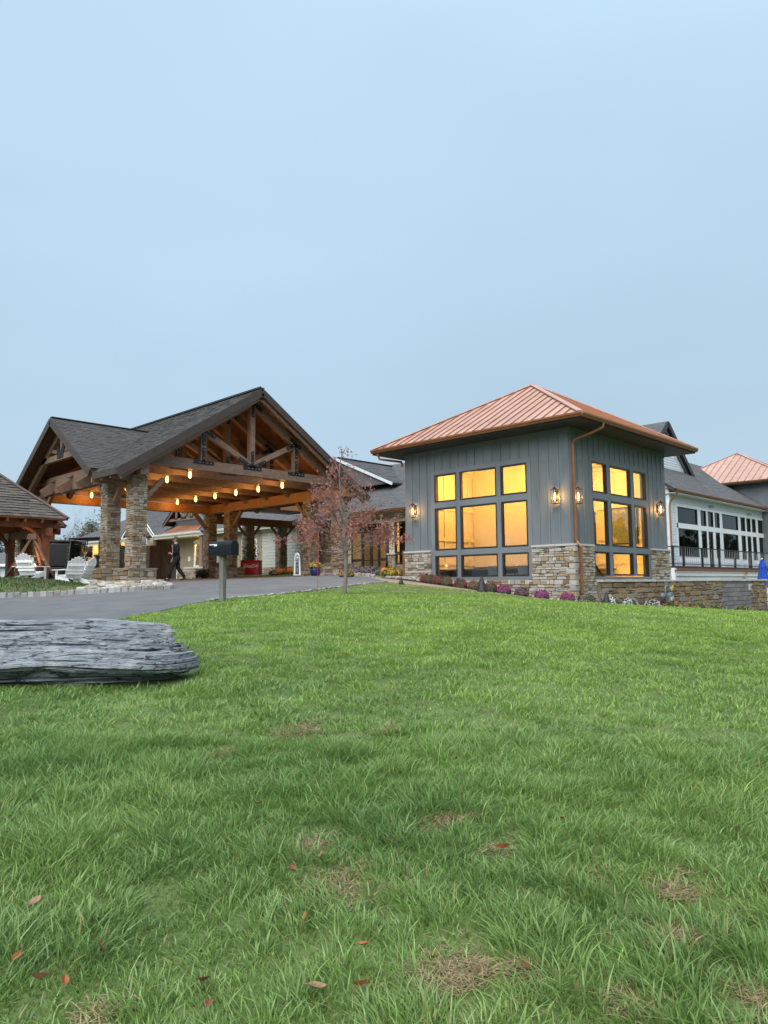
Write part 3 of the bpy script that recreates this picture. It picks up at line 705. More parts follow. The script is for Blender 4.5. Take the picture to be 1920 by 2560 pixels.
def picture(loc, w, h, label, axis):
    t = T('framed_picture', label, 'picture', loc)
    fr_ = MB(); c = bx
    if axis == 'X':
        for a in ((-.03, -w/2, 0, 0, -w/2+.05, h), (-.03, w/2-.05, 0, 0, w/2, h), (-.03, -w/2+.05, 0, 0, w/2-.05, .05), (-.03, -w/2+.05, h-.05, 0, w/2-.05, h)): fr_.box(*a)
        bx(-.018, -w/2+.05, .05, -.004, w/2-.05, h-.05).build('print', M['art'], t, local=True)
    fr_.build('picture_frame', M['bronze'], t, local=True)
picture((xi1-.06, Y0+1.75, 1.55), 1.35, 1.55, 'large framed print of pale shapes on the lit wall behind the middle pane', 'X')
picture((xi1-.06, Y0+3.5, 1.55), 1.1, 1.45, 'narrower framed print on the lit wall behind the right pane', 'X')

# wall lanterns: one prototype, four things
def wall_lantern(loc, axis, label):
    t = T('wall_lantern', label, 'lantern', loc, 'wall lanterns on the charcoal pavilion', 0 if axis == 'X' else math.pi/2)
    mb = MB()       # local: wall lies at +x, lantern hangs at x=-.13
    mb.box(.11, -.05, -.12, .13, .05, .16); mb.box(-.02, -.012, .225, .12, .012, .25); mb.build('wall_bracket', M['plate'], t, local=True)
    cg = MB(); w = .085
    for sx in (-1, 1):
        for sy in (-1, 1): cg.box(sx*w-.007, sy*w-.007, -.25, sx*w+.007, sy*w+.007, .22)
    cg.box(-w-.012, -w-.012, -.262, w+.012, w+.012, -.25); cg.box(-w-.015, -w-.015, .22, w+.015, w+.015, .235)
    for s in (-1, 1): cg.box(s*w-.006, -w+.007, -.02, s*w+.006, w-.007, -.008)
    cg.build('cage', M['plate'], t, local=True); MB().lathe([(.08, .236), (.05, .275), (.02, .30), (.008, .33)], n=8).build('cap', M['plate'], t, local=True)
    MB().lathe([(.016, -.16), (.034, -.10), (.036, 0), (.024, .08), (.012, .12)], n=10).build('bulb', M['bulb2'], t, True, True)
    lamp_light('lantern_light', t, (-.02, 0, -.02), 7, (1, .48, .11), .03)
    return t
for q, ax, lb in (((1032, 1277), 'X', 'lit black wall lantern nearest the maple tree on the pavilion'), ((1387, 1240), 'X', 'lit black wall lantern left of the corner copper downspout'),
                  ((1446, 1240), 'Y', 'lit black wall lantern right of the corner copper downspout'), ((1652, 1272), 'Y', 'lit black wall lantern at the far right edge of the charcoal pavilion')):
    p = onX(*q, X0-.16) if ax == 'X' else onY(*q, Y0-.16)
    wall_lantern(tuple(p), ax, lb)

# ------------------------------------------------------------------ stone retaining wall
rw = T('retaining_wall', 'low dark fieldstone wall with grey block patch and flat cap beside the lawn', 'wall', (32, 12, -1.3))
XR0, XR1, YR = 22.9, 40.2, 12.10
core = bx(XR0, YR, -2.2, XR1, YR+.42, .0).build('wall_core', M['mortar'], rw)
XB0, XB1 = 34.0, 37.7
stone_fill(core, 'darkstone', 'Y', YR+.03, XR0+.02, 32.1, -1.85, -.02, -1, .10, .50, .19, tilt=.09)
stone_fill(core, 'darkstone', 'Y', YR+.03, 32.1, XB0, -1.95, -.02, -1, .10, .38, .17, tilt=.09)
stone_fill(core, 'darkstone', 'Y', YR+.03, XB1, XR1, -2.05, -.02, -1, .10, .36, .17, tilt=.09)
z = -1.72; r_ = 0
while z < -.03:
    u = XB0-(.0 if r_ % 2 else .2)
    while u < XB1-.03:
        w = .4; a, b = max(u, XB0), min(u+w, XB1)
        if b-a > .05: piece('cmu', 'concrete_block', ((a+b)/2, YR-.02, z+.095), (b-a-.02, .08, .183), core)
        u += w
    z += .203; r_ += 1
u = XR0-.05
while u < XR1+.05:
    w = rng.uniform(.7, 1.1); w = min(w, XR1+.1-u); piece('capstone', 'cap_stone', (u+w/2, YR+.19, .035), (w-.012, .62, .075), rw); u += w
# wall return running away at the far end
bx(XR1-.4, YR+.42, -2.4, XR1, YR+4.5, -.02).build('return_wall', M['mortar'], rw)

# ------------------------------------------------------------------ white wing with deck
wing = T('white_wing', 'white sided wing with two rows of dark windows, deck railing and grey roof', 'building', (54, 20, -1))
XW0, XW1, YW, ZD = 43.6, 66.0, 18.3, .86
def U(x, y=1300): return float(onY(x, y, YW)[0])
def Zw(x, y): return float(onY(x, y, YW)[2])
px = lambda zx, zy: (1640+zx/5.03, 1020+zy/5.03)
rects = []
for name, a, b in [('w', (258, 1222), (522, 1468)), ('w', (550, 1275), (632, 1483)), ('w', (642, 1290), (720, 1492)), ('w', (727, 1305), (800, 1505)), ('w', (822, 1322), (1033, 1537)), ('w', (1053, 1363), (1122, 1555)), ('w', (1128, 1378), (1190, 1560)), ('w', (1195, 1392), (1255, 1570)), ('w', (1272, 1405), (1440, 1590)),
                   ('w', (275, 1490), (545, 1865)), ('w', (565, 1528), (650, 1870)), ('d', (653, 1558), (735, 2003)), ('w', (742, 1552), (815, 1878)), ('w', (838, 1562), (1045, 1890)), ('w', (1068, 1595), (1140, 1900)), ('d', (1143, 1618), (1215, 2015)), ('w', (1210, 1612), (1275, 1905)), ('w', (1290, 1622), (1440, 1915))]:
    p, q = onY(*px(*a), YW), onY(*px(*b), YW); rects.append((name, p[0], q[0]))
ROWW = [(3.60, 4.62), (1.55, 3.28)]
wall_with_hole(wing, 'Y', YW, YW+.25, XW0, XW1, .3, 3.45, [(a, b, .9 if k == 'd' else 1.55, 3.28) for k, a, b in rects[9:]] if False else [(rects[9][1], rects[17][2], .9, 3.28)], M['white'])
wall_with_hole(wing, 'Y', YW, YW+.25, XW0, XW1, 3.45, 5.7, [(rects[0][1], rects[8][2], 3.60, 4.62)], M['white'])
for i, (k, a, b) in enumerate(rects):
    z0, z1 = ROWW[0] if i < 9 else ROWW[1]
    if k == 'd': z0 = ZD+.04
    f = window(wing, 'Y', YW, a, b, z0, z1, -1, .05 if k == 'w' else .11, M['bronze'], M['dkglass'], name='window' if k == 'w' else 'door')
# white posts and infill between the openings
for i_, row in enumerate((rects[:9], rects[9:])):
    for (k0, a0, b0), (k1, a1, b1) in zip(row, row[1:]):
        if a1-b0 > .01: z0, z1 = ROWW[0] if i_ == 0 else (.9, 3.28); bx(b0, YW-.03, z0, a1, YW+.12, z1).build('window_post', M['white'], wing)
for k, a, b in rects[9:]:
    if k == 'w': bx(a, YW+.01, .9, b, YW+.12, 1.55).build('window_apron', M['white'], wing)
holes = [(rects[0][1]-.12, rects[8][2]+.12, 1.42, 4.75)] + [(a-.06, b+.06, .5, 3.4) for k, a, b in rects if k == 'd']
boards(wing, 'Y', YW, XW0, XW1, .35, 5.55, -1, M['whitesiding'], .17, holes=holes)
tr = MB(); tr.box(rects[0][1]-.12, YW-.04, 4.62, rects[8][2]+.12, YW-.001, 4.75); tr.box(rects[0][1]-.12, YW-.04, 3.28, rects[8][2]+.12, YW-.001, 3.60); tr.box(rects[0][1]-.12, YW-.04, 1.42, rects[0][1], YW-.001, 4.62)
tr.build('window_trim', M['white'], wing)
bx(XW0-.05, YW-.05, .3, XW0+.10, YW+.1, 5.5).build('corner_board', M['white'], wing)
bx(XW0, YW+.25, .3, XW0+.22, 30, 5.6).build('end_wall', M['white'], wing)
boards(wing, 'X', XW0, YW+.1, 24, .35, 5.6, -1, M['whitesiding'], .17)
bx(XW0+.3, YW+3.2, .9, XW1, YW+3.3, 5).build('back_wall', M['cream'], wing); bx(XW0+.3, YW+.26, .8, XW1, YW+3.2, .9).build('floor', M['woodfloor'], wing); bx(XW0+.3, YW+.26, 5.0, XW1, YW+3.2, 5.1).build('ceiling', M['soffit'], wing)
for x in (52.5, 56.0): lamp_light('room_light', wing, (x-54, 1.2, 4.2), 9, (1, .55, .14), .1)
for i in range(14): bx(XW0+2+i*1.15, YW+1.6, .9, XW0+2.5+i*1.15, YW+1.8, 5).build('curtain', M['soffit'], wing)
# main roof of the wing, its gutter, and the gable standing on it
SR = .68; ZG = 5.56
roof_plane(wing, 'roof', [(XW0-.35, 17.75, ZG), (XW1, 17.75, ZG), (XW1, 24.5, ZG+SR*6.75), (XW0-.35, 24.5, ZG+SR*6.75)], .18, M['fascia'], M['shinglebg'], .2, (.4, .9), lift=.02)
gutter(wing, (XW0-.4, 17.72, ZG-.18), (XW1, 17.72, ZG-.18), (0, -1, 0)); bx(XW0-.2, 17.78, ZG-.25, XW1, YW+.2, ZG-.22).build('soffit', M['white'], wing)
spout(wing, [(XW0-.2, 17.65, ZG-.15), (XW0-.2, 17.72, ZG-.35), (XW0-.12, YW-.15, ZG-.75), (XW0-.12, YW-.10, ZG-1.0), (XW0-.12, YW-.10, 1.0)])
gp = onY(1668, 1054, 21.0); gr = onY(1735, 1196, 21.0); HW = gr[0]-gp[0]; GX, GZ = gp[0], gp[2]; GB = gr[2]
gs = (GZ-GB)/HW
MB().prism([(GX-HW+.3, 21.3, GB), (GX+HW-.35, 21.3, GB), (GX, 21.3, GZ-.45)], (0, .15, 0)).build('gable_wall', M['white'], wing)
boards(wing, 'Y', 21.3, GX-HW, GX+HW, GB-.3, GZ-.6, -1, M['whitesiding'], .19, poly=lambda z: (GX-(GZ-.45-z)/gs, GX+(GZ-.45-z)/gs))
for s in (-1, 1):
    roof_plane(wing, 'gable_roof', [(GX+s*(HW+.25), 20.95, GB-.25*gs), (GX+s*(HW+.25), 29, GB-.25*gs), (GX, 29, GZ), (GX, 20.95, GZ)], .16, M['fascia'], M['shinglebg'], .2, (.3, .6), lift=.025)
    MB().beam((GX, 20.93, GZ-.12), (GX+s*(HW+.25), 20.93, GB-.25*gs-.12), .07, .34).build('barge_board', M['bronze'], wing)
    MB().beam((GX, 21.18, GZ-.50), (GX+s*(HW-.1), 21.18, GB-.25), .05, .20).build('gable_trim', M['siding'], wing)
# deck and railing
YD = 16.55; XD0, XD1 = 39.75, 66
bx(XD0, YD, ZD-.12, XD1, YW-.01, ZD).build('deck', M['fascia'], wing)
bx(XD0+.02, YD+.03, ZD-.55, XD1, YD+.10, ZD-.121).build('deck_fascia', M['white'], wing)
bx(XD0+.3, YD+.15, -2.2, XD1, YD+.35, ZD-.3).build('lower_wall', M['white'], wing)
gutter(wing, (XD0, YD, ZD-.30), (XD1, YD, ZD-.30), (0, -1, 0), h=.17, d=.16)
spout(wing, [(51.2, YD-.06, ZD-.25), (51.1, YD-.0, ZD-.5), (50.7, YD+.2, ZD-1.4)])
ZR = 1.95
MB().box(XD0, YD+.02, ZR-.06, XD1, YD+.10, ZR).build('top_rail', M['black'], wing); bx(XD0, YD+.03, ZD+.09, XD1, YD+.09, ZD+.14).build('bottom_rail', M['black'], wing)
bx(XD0, YD+.10, ZR-.055, XD0+.08, YW, ZR-.001).build('top_rail', M['black'], wing); bx(XD0+.01, YD+.10, ZD+.09, XD0+.07, YW, ZD+.135).build('bottom_rail', M['black'], wing)
x = XD0+.04
while x < XD1: bx(x-.055, YD+.005, ZD-.1, x+.055, YD+.115, ZR+.01).build('rail_post', M['black'], wing); x += 2.72 if x > XD0+1 else 1.45
x = XD0+.3
while x < XD1-2: MB().tube([(x, YD+.06, ZD+.12), (x, YD+.06, ZR-.04)], .011, 5, False).build('baluster', M['greyrail'], wing); x += .30
bx(XD0-.02, YD-.02, -2.2, XD0+.18, YD+.2, ZD-.12).build('deck_post', M['white'], wing)
bx(XD0, YD+.1, -2.0, XD0+.2, YW, ZD-.13).build('deck_side', M['whitesiding'], wing)
for q in ((1778, 1267), (1872, 1286)):
    p = onY(*q, YW-.12); MB().tube([(p[0]-.15, YW-.02, p[2]), (p[0], YW-.15, p[2]+.05), (p[0]+.18, YW-.22, p[2]-.02)], .05, 7).build('flood_light', M['galv'], wing)

# ------------------------------------------------------------------ second tower behind the wing
t2 = T('far_pavilion', 'dark walled pavilion with pink copper hip roof rising behind the white wing', 'building', (65.5, 21.4, 3))
X2, HL2 = 60.0, 5.5
bx(X2+.9, 21.36-HL2+.9, 0, X2+2*HL2-.9, 21.36+HL2-.9, 7.6).build('wall', M['siding'], t2)
bx(X2+.1, 21.36-HL2+.1, 7.52, X2+2*HL2-.1, 21.36+HL2-.1, 7.6).build('soffit', M['soffit'], t2)
hip_roof(t2, X2+HL2, 21.36, HL2, 7.76, 10.9, .55)
gutter(t2, (X2, 21.36-HL2, 7.60), (X2, 21.36+HL2, 7.60), (-1, 0, 0)); gutter(t2, (X2, 21.36-HL2, 7.60), (X2+2*HL2, 21.36-HL2, 7.60), (0, -1, 0))
# ------------------------------------------------------------------ timber porte cochere
PC = T('porte_cochere', 'timber framed drive-through canopy with stone columns and gabled shingle roof', 'canopy', (18.6, 32, .2))
CXR, ZRIDGE, YF, YB, XE, ZEV = 18.6, 8.50, 25.40, 38.6, 12.2, 4.36
PS = (ZRIDGE-ZEV)/(CXR-XE)
def column(x0, y0, w=.53, ztop=4.22):
    z0 = gz(x0+w/2, y0+w/2); zc = z0+.5; near = x0 < 15 and y0 < 30
    core = bx(x0+.04, y0+.04, z0-.2, x0+w-.04, y0+w-.04, ztop).build('column', M['mortar'], PC)
    for axis, plane, u0, out in (('X', x0+.03, y0, -1), ('Y', y0+.03, x0, -1), ('X', x0+w-.03, y0, 1), ('Y', y0+w-.03, x0, 1)):
        stone_fill(core, 'colstone', axis, plane, u0-.02, u0+w+.02, zc+.07, ztop, out, .06, .23, .12, ground=False, join=None if near and out < 0 else JOINC, tilt=.03, small=JOINC, thr=.0185)
    # pedestal with cap
    p = .31
    bx(x0-p+.04, y0-p+.04, z0-.3, x0+w+p-.04, y0+w+p-.04, zc).build('pedestal', M['mortar'], PC)
    for axis, plane, u0 in (('X', x0-p+.05, y0-p), ('Y', y0-p+.05, x0-p)):
        stone_fill(core, 'colstone', axis, plane, u0, u0+w+2*p, z0-.1, zc, -1, .08, .36, .17, ground=False, join=None if near else JOINC)
    piece('brcap', 'pedestal_cap', (x0+w/2, y0+w/2, zc+.035), (w+2*p+.10, w+2*p+.10, .07), PC)
    # timber knee braces
    return z0
XL, XRt = 13.09, 23.62
JOINC = MB()
for x in (XL, XRt):
    for y in (25.985, 28.16, 35.3, 37.45): column(x, y)
JOINC.build('stone', M['colstone'], PC, kind='stuff')
# side beams, end beams
for x in (XL+.08, XRt+.06): bx(x, 25.65, 4.22, x+.36, 38.3, 4.715).build('side_beam', M['timber'] if x < 15 else M['cedar'], PC)
bx(XL+.45, 37.55, 4.23, XRt+.05, 37.9, 4.70).build('end_beam', M['cedar'], PC)
for x, y, dx, dy in [(XL+.26, 28.16, 0, -1), (XL+.26, 28.69, 0, 1), (XL+.26, 35.3, 0, -1), (XL+.26, 26.5, 0, 1), (XL+.53, 26.25, 1, 0), (XRt, 26.25, -1, 0), (XRt+.26, 28.69, 0, 1), (XRt+.26, 35.3, 0, -1), (XRt, 37.7, -1, 0), (XL+.53, 37.7, 1, 0)]:
    MB().beam((x+dx*.02, y+dy*.02, 3.35), (x+dx*.82, y+dy*.82, 4.20), .15, .17).build('knee_brace', M['timber'], PC)
# trusses
def truss(y, plates):
    zc0, zc1 = 4.73, 5.14; w = .24
    ch = MB().prism([(12.95, y-w/2, zc0), (24.25, y-w/2, zc0), (23.6, y-w/2, zc1), (13.6, y-w/2, zc1)], (0, w, 0)).build('truss_chord', M['timber'], PC)
    zr = lambda x: ZRIDGE-.48-PS*abs(x-CXR)
    for s in (-1, 1):
        MB().beam((CXR+s*.02, y, zr(CXR)), (CXR+s*5.95, y, zr(CXR+5.95)), w-.02, .34).build('rafter', M['timber'], ch)
        MB().beam((CXR+s*.12, y, 5.26), (CXR+s*2.36, y, zr(CXR+2.36)-.12), w-.06, .22).build('strut', M['timber'], ch)
        bx(CXR+s*2.44-.12, y-w/2+.01, zc1, CXR+s*2.44+.12, y+w/2-.01, zr(CXR+2.44)-.08).build('queen_post', M['timber'], ch)
    bx(CXR-.13, y-w/2+.005, zc1, CXR+.13, y+w/2-.005, zr(CXR)-.05).build('king_post', M['timber'], ch)
    if not plates: return
    yy = y-w/2-.014
    def plate(poly, bolts):
        p = MB().prism([(a, yy, b) for a, b in poly], (0, .013, 0)).build('gusset_plate', M['plate'], ch)
        for a, b in bolts: q = MB(); q.tube([(a, yy, b), (a, yy-.02, b)], .022, 6); q.build('bolt', M['bolt'], p)
    def strip(x, z, ang, l, w=.15, nb=2):
        c, s = math.cos(ang), math.sin(ang); f = lambda u, v: (x+c*u-s*v, z+s*u+c*v)
        plate([f(0, -w/2), f(l, -w/2), f(l, w/2), f(0, w/2)], [f(l*(.3+.55*i/max(1, nb-1)), 0) for i in range(nb)])
    a0 = math.atan2(zr(CXR+2.36)-.12-5.26, 2.24); ar = math.atan(PS)
    strip(CXR-.48, 5.06, 0, .96, .17, 4); strip(CXR, 5.1, math.pi/2, .72); strip(CXR+.05, 5.12, a0, .72); strip(CXR-.05, 5.12, math.pi-a0, .72)
    for s in (-1, 1):
        x = CXR+s*2.44; z = zr(x)
        strip(x-.48, 4.95+.1, 0, .96, .17, 4); strip(x, 5.05, math.pi/2, .62); strip(x, z, -math.pi/2, .66, .16)
        strip(x-.0, z+.02, (math.pi-a0-math.pi if s > 0 else -a0) if s < 0 else math.pi+a0, .62); strip(x-s*.35, z+PS*.35, -s*ar if s > 0 else ar+math.pi, .72, .16, 4)
        strip(CXR+s*.0, zr(CXR)-.02, -s*ar if s > 0 else math.pi+ar, .55, .16, 3); strip(CXR+s*5.1, zr(CXR+5.1)+.05, -ar if s > 0 else math.pi+ar, .9, .24, 4)
    strip(CXR, zr(CXR)+.02, -math.pi/2, .7, .15)
TY = [26.2+1.9*i for i in range(7)]
for i, y in enumerate(TY): truss(y, i < 2)
# cross truss in the side gable
CG, XG, ZGR, HG = 31.9, 12.19, 7.28, 4.0; GS = (ZGR-4.62)/HG
def side_truss(x):
    zr = lambda y: ZGR-.42-GS*abs(y-CG)
    ch = bx(x-.1, CG-2.25, 5.50, x+.1, CG+2.25, 5.76).build('collar_beam', M['timber'], PC)
    for s in (-1, 1):
        MB().beam((x, CG, zr(CG)), (x, CG+s*3.75, zr(CG+3.75)), .2, .28).build('rafter', M['timber'], ch)
        MB().beam((x, CG+s*.08, 5.82), (x, CG+s*1.12, zr(CG+1.12)-.1), .14, .17).build('strut', M['timber'], ch)
    bx(x-.09, CG-.10, 5.76, x+.09, CG+.10, zr(CG)-.05).build('king_post', M['timber'], ch)
    pl = MB(); pl.prism([(x-.115, CG-.3, 5.55), (x-.115, CG+.3, 5.55), (x-.115, CG+.42, 6.1), (x-.115, CG+.25, 6.15), (x-.115, CG, 5.86), (x-.115, CG-.25, 6.15), (x-.115, CG-.42, 6.1)], (.012, 0, 0)); pl.build('gusset_plate', M['plate'], ch)
side_truss(12.75); side_truss(14.6)
bx(XL+.1, 28.7, 4.72, XL+.34, 35.1, 5.0).build('wall_plate', M['timber'], PC)
# purlins that carry the lanterns
for x in (16.2, 21.1): bx(x-.09, 26.35, 5.15, x+.09, 37.7, 5.33).build('purlin', M['timber'], PC)
# roof planes with shingles outside and planking below
def slope_z(x): return ZRIDGE-PS*abs(x-CXR)
vx = CXR-(ZRIDGE-ZGR)/PS; vx2 = CXR-(ZRIDGE-4.62)/PS
left_poly = [(XE, YF, ZEV), (XE, CG-HG-.35, ZEV), (vx2, CG-HG, 4.62), (vx, CG, ZGR), (vx2, CG+HG, 4.62), (XE, CG+HG+.35, ZEV), (XE, YB, ZEV), (CXR, YB, ZRIDGE), (CXR, YF, ZRIDGE)]
roof_plane(PC, 'roof_slope', left_poly, .10, M['plank'], M['shingle'], .155, (.2, .42), lift=.024)
XE2 = 2*CXR-XE
roof_plane(PC, 'roof_slope', [(XE2, YB, ZEV), (XE2, YF, ZEV), (CXR, YF, ZRIDGE), (CXR, YB, ZRIDGE)], .10, M['plank'], M['shingle'], .155, (.2, .42), lift=.024)
for s in (-1, 1):
    roof_plane(PC, 'cross_gable_slope', [(XG, CG+s*HG, 4.62), (vx2, CG+s*HG, 4.62), (vx, CG, ZGR), (XG, CG, ZGR)], .10, M['plank'], M['shinglew'] if False else M['shingle'], .155, (.2, .42), lift=.024)
    MB().beam((XG-.02, CG, ZGR-.17), (XG-.02, CG+s*(HG+.06), 4.58-.17), .06, .30).build('barge_board', M['fascia'], PC)
for s in (-1, 1):
    MB().beam((CXR, YF-.02, ZRIDGE-.18), (CXR+s*(CXR-XE+.05), YF-.02, ZEV-.21), .06, .30).build('barge_board', M['fascia'], PC)
    MB().beam((CXR+s*.0, YF+.16, ZRIDGE-.36), (CXR+s*(CXR-XE-.1), YF+.16, ZEV-.30), .12, .24).build('verge_rafter', M['timber'], PC)
MB().beam((CXR, YF, ZRIDGE+.02), (CXR, YB, ZRIDGE+.02), .26, .03).build('ridge_cap', M['shingle'], PC); MB().beam((XG, CG, ZGR+.02), (vx, CG, ZGR+.02), .24, .03).build('ridge_cap', M['shingle'], PC)
for y0, y1 in ((YF, CG-HG-.3), (CG+HG+.3, YB)): bx(XE-.03, y0, ZEV-.24, XE+.02, y1, ZEV-.015).build('eave_board', M['fascia'], PC)
for y in (26.2, 27.0, 27.8): bx(XE+.05, y-.06, ZEV-.32, XL+.1, y+.06, ZEV-.12).build('rafter_tail', M['timber'], PC)
# hanging lanterns
def hang_lantern(loc, label):
    t = T('hanging_lantern', label, 'lantern', loc, 'lanterns hanging under the canopy')
    w = .085; cg = MB()
    for sx in (-1, 1):
        for sy in (-1, 1): cg.beam((sx*w*.72, sy*w*.72, -.19), (sx*w, sy*w, .15), .014, .014)
    cg.box(-w*.8, -w*.8, -.20, w*.8, w*.8, -.187); cg.box(-w-.02, -w-.02, .15, w+.02, w+.02, .165)
    cg.build('cage', M['plate'], t, local=True)
    cp = MB(); cp.lathe([(.085, .166), (.05, .2), (.012, .215), (.012, .46)], n=8); cp.build('stem', M['plate'], t, local=True)
    MB().lathe([(.03, -.16), (.062, -.10), (.066, .02), (.05, .11), (.02, .13)], n=10).build('lamp_globe', M['firebulb'], t, True, True)
    lamp_light('lantern_light', t, (0, 0, -.03), 15, (1, .47, .11), .05)
    return t
ORD = ['first', 'second', 'third', 'fourth', 'fifth', 'sixth']
for x, row in ((16.2, 'left'), (21.1, 'right')):
    for i in range(6): hang_lantern((x, 27.2+1.9*i, 4.68), f'glowing lantern under the canopy, {ORD[i]} from the front in the {row} row')

# ------------------------------------------------------------------ clubhouse behind
CH = T('clubhouse', 'long tan and sage clubhouse with grey shingle roof, gables and lit windows behind the canopy', 'building', (31, 45, .5))
XH = 31.0
JOINH, JOINW = MB(), MB()
# wing roof over everything: eave along Y
RSL = .55
roof_plane(CH, 'main_roof', [(30.4, 34.5, 4.22), (30.4, 60.5, 4.22), (38.5, 60.5, 4.22+RSL*8.1), (38.5, 34.5, 4.22+RSL*8.1)], .15, M['fascia'], M['shinglebg'], .2, (.3, .7), lift=.025)
roof_plane(CH, 'far_roof', [(30.4, 60.5, 4.26), (30.4, 75.5, 4.26), (35.5, 70.5, 4.26+RSL*5.1), (35.5, 60.5, 4.26+RSL*5.1)], .15, M['fascia'], M['shinglebg'], .2, (.3, .7), lift=.025)
roof_plane(CH, 'entry_roof', [(30.2, 26.5, 4.30), (30.2, 34.5, 4.30), (38.5, 34.5, 4.30+RSL*8.3), (38.5, 26.5, 4.30+RSL*8.3)], .15, M['fascia'], M['shinglebg'], .2, (.3, .7), lift=.025)
# upper gable above the entry, ridge running away to the right
pk = onX(845, 1146, 33.0); GY, GZZ = pk[1], pk[2]
for s, yb in ((-1, GY-5.2), (1, GY+5.2)):
    roof_plane(CH, 'upper_gable_slope', [(32.9, yb, GZZ-5.2*.42), (46, yb, GZZ-5.2*.42), (46, GY, GZZ), (32.9, GY, GZZ)], .14, M['fascia'], M['shinglebg'], .2, (.3, .7), lift=.025)
    MB().beam((32.87, GY, GZZ-.10), (32.87, yb, GZZ-5.2*.42-.10), .06, .17).build('gable_fascia', M['whitesiding'], CH)
MB().prism([(33.0, GY-4.9, GZZ-5.2*.42), (33.0, GY+4.9, GZZ-5.2*.42), (33.0, GY, GZZ-.15)], (.2, 0, 0)).build('gable_wall', M['shinglebg'], CH)
gutter(CH, (30.2, 26.5, 4.12), (30.2, 34.2, 4.12), (-1, 0, 0)); gutter(CH, (30.4, 34.6, 4.05), (30.4, 48.5, 4.05), (-1, 0, 0), M['white']); gutter(CH, (30.4, 49.2, 4.06), (30.4, 56.6, 4.06), (-1, 0, 0), M['white']); gutter(CH, (30.4, 61, 4.1), (30.4, 75.5, 4.1), (-1, 0, 0), M['white'])
for y0, y1 in ((34.6, 48.5), (49.2, 56.6), (61, 75.5)): bx(30.42, y0, 3.86, 30.5, y1, 4.06).build('fascia', M['creamtrim'], CH)
# entry: doors of dark metal and glass
bx(XH, 33.06, .3, XH+.25, 38.0, 4.1).build('wall', M['creamtrim'], CH); bx(XH, 26.5, .0, XH+.25, 29.72, 4.2).build('wall', M['creamtrim'], CH) if False else None
bx(XH, 29.72, 3.80, XH+.25, 33.06, 4.3).build('entry_header', M['creamtrim'], CH)
for zb in (3.62, 3.86, 4.08): bx(XH-.05, 26.5, zb, XH-.002, 34.2, zb+.21).build('header_board', M['creamtrim'], CH)
bx(XH-.04, 29.30, 1.78, XH+.2, 29.72, 3.62).build('entry_pier', M['creamtrim'], CH)
p = bx(XH-.02, 29.25, .3, XH+.2, 29.74, 1.70).build('pier_base', M['mortar'], CH); stone_fill(p, 'stone', 'X', XH-.01, 29.22, 29.78, .75, 1.70, -1, .09, .28, .15, ground=False, join=JOINH)
piece('capstone', 'cap_stone', (XH+.0, 29.5, 1.74), (.32, .68, .08), CH)
window(CH, 'X', XH, 27.9, 29.28, 1.78, 3.60, -1, .08); window(CH, 'X', XH, 27.9, 29.28, 1.12, 1.76, -1, .08)
p = bx(XH, 26.5, .2, XH+.2, 29.24, 1.10).build('plinth', M['mortar'], CH); stone_fill(p, 'stone', 'X', XH+.01, 26.5, 29.24, .6, 1.10, -1, .09, .32, .13, ground=False, join=JOINH)
bx(XH+.9, 26.6, .5, XH+1.0, 29.3, 3.9).build('inner_curtain', M['cream'], CH)
xs = [29.74, 30.62, 31.28, 32.02, 33.04]
for a, b in zip(xs, xs[1:]):
    d = (b-a) < .8
    window(CH, 'X', XH, a, b, .92 if d else 1.45, 3.18, -1, .085 if d else .07, name='door' if d else 'sidelight', bars=[('z', 1.42)] if d else [])
    if not d: window(CH, 'X', XH, a, b, .92, 1.44, -1, .07, name='sidelight')
    window(CH, 'X', XH, a, b, 3.20, 3.78, -1, .07, name='transom', gm=M['dkglass'])
bx(XH+4.0, 27, .8, XH+4.2, 44, 4.2).build('lobby_wall', M['cream'], CH); bx(XH+.3, 36.3, .8, XH+4.0, 36.45, 4.2).build('lobby_wall', M['cream'], CH); bx(XH+.3, 27, .82, XH+4, 36.3, .9).build('lobby_floor', M['woodfloor'], CH); bx(XH+.3, 27, 4.0, XH+4, 36.3, 4.1).build('lobby_ceiling', M['soffit'], CH)
bx(XH+2.0, 30.4, .9, XH+2.2, 30.8, 4).build('lobby_post', M['bronze'], CH); bx(XH+2.0, 31.3, .9, XH+2.2, 32.0, 4).build('lobby_post', M['bronze'], CH)
lamp_light('lobby_light', CH, (3.0, -13.4, 2.4), 60, (1, .60, .18), .15)
bx(XH-.06, 32.98, .9, XH-.001, 33.5, 3.62).build('entry_trim', M['creamtrim'], CH)
# step and stone piers left of the doors
for y in (34.0, 35.5):
    c = bx(XH-.75, y, .2, XH-.25, y+.5, 3.6).build('entry_column', M['mortar'], CH); stone_fill(c, 'colstone', 'X', XH-.74, y-.02, y+.52, .5, 3.6, -1, .07, .3, .14, ground=False, join=JOINH); stone_fill(c, 'colstone', 'Y', y+.01, XH-.77, XH-.23, .5, 3.6, -1, .07, .3, .14, ground=False, join=JOINH)
MB().tube([(XH-1.6, 34.6, .4), (XH-1.6, 34.6, 4.3)], .19, 10).build('log_post', M['cedar'], CH, True)
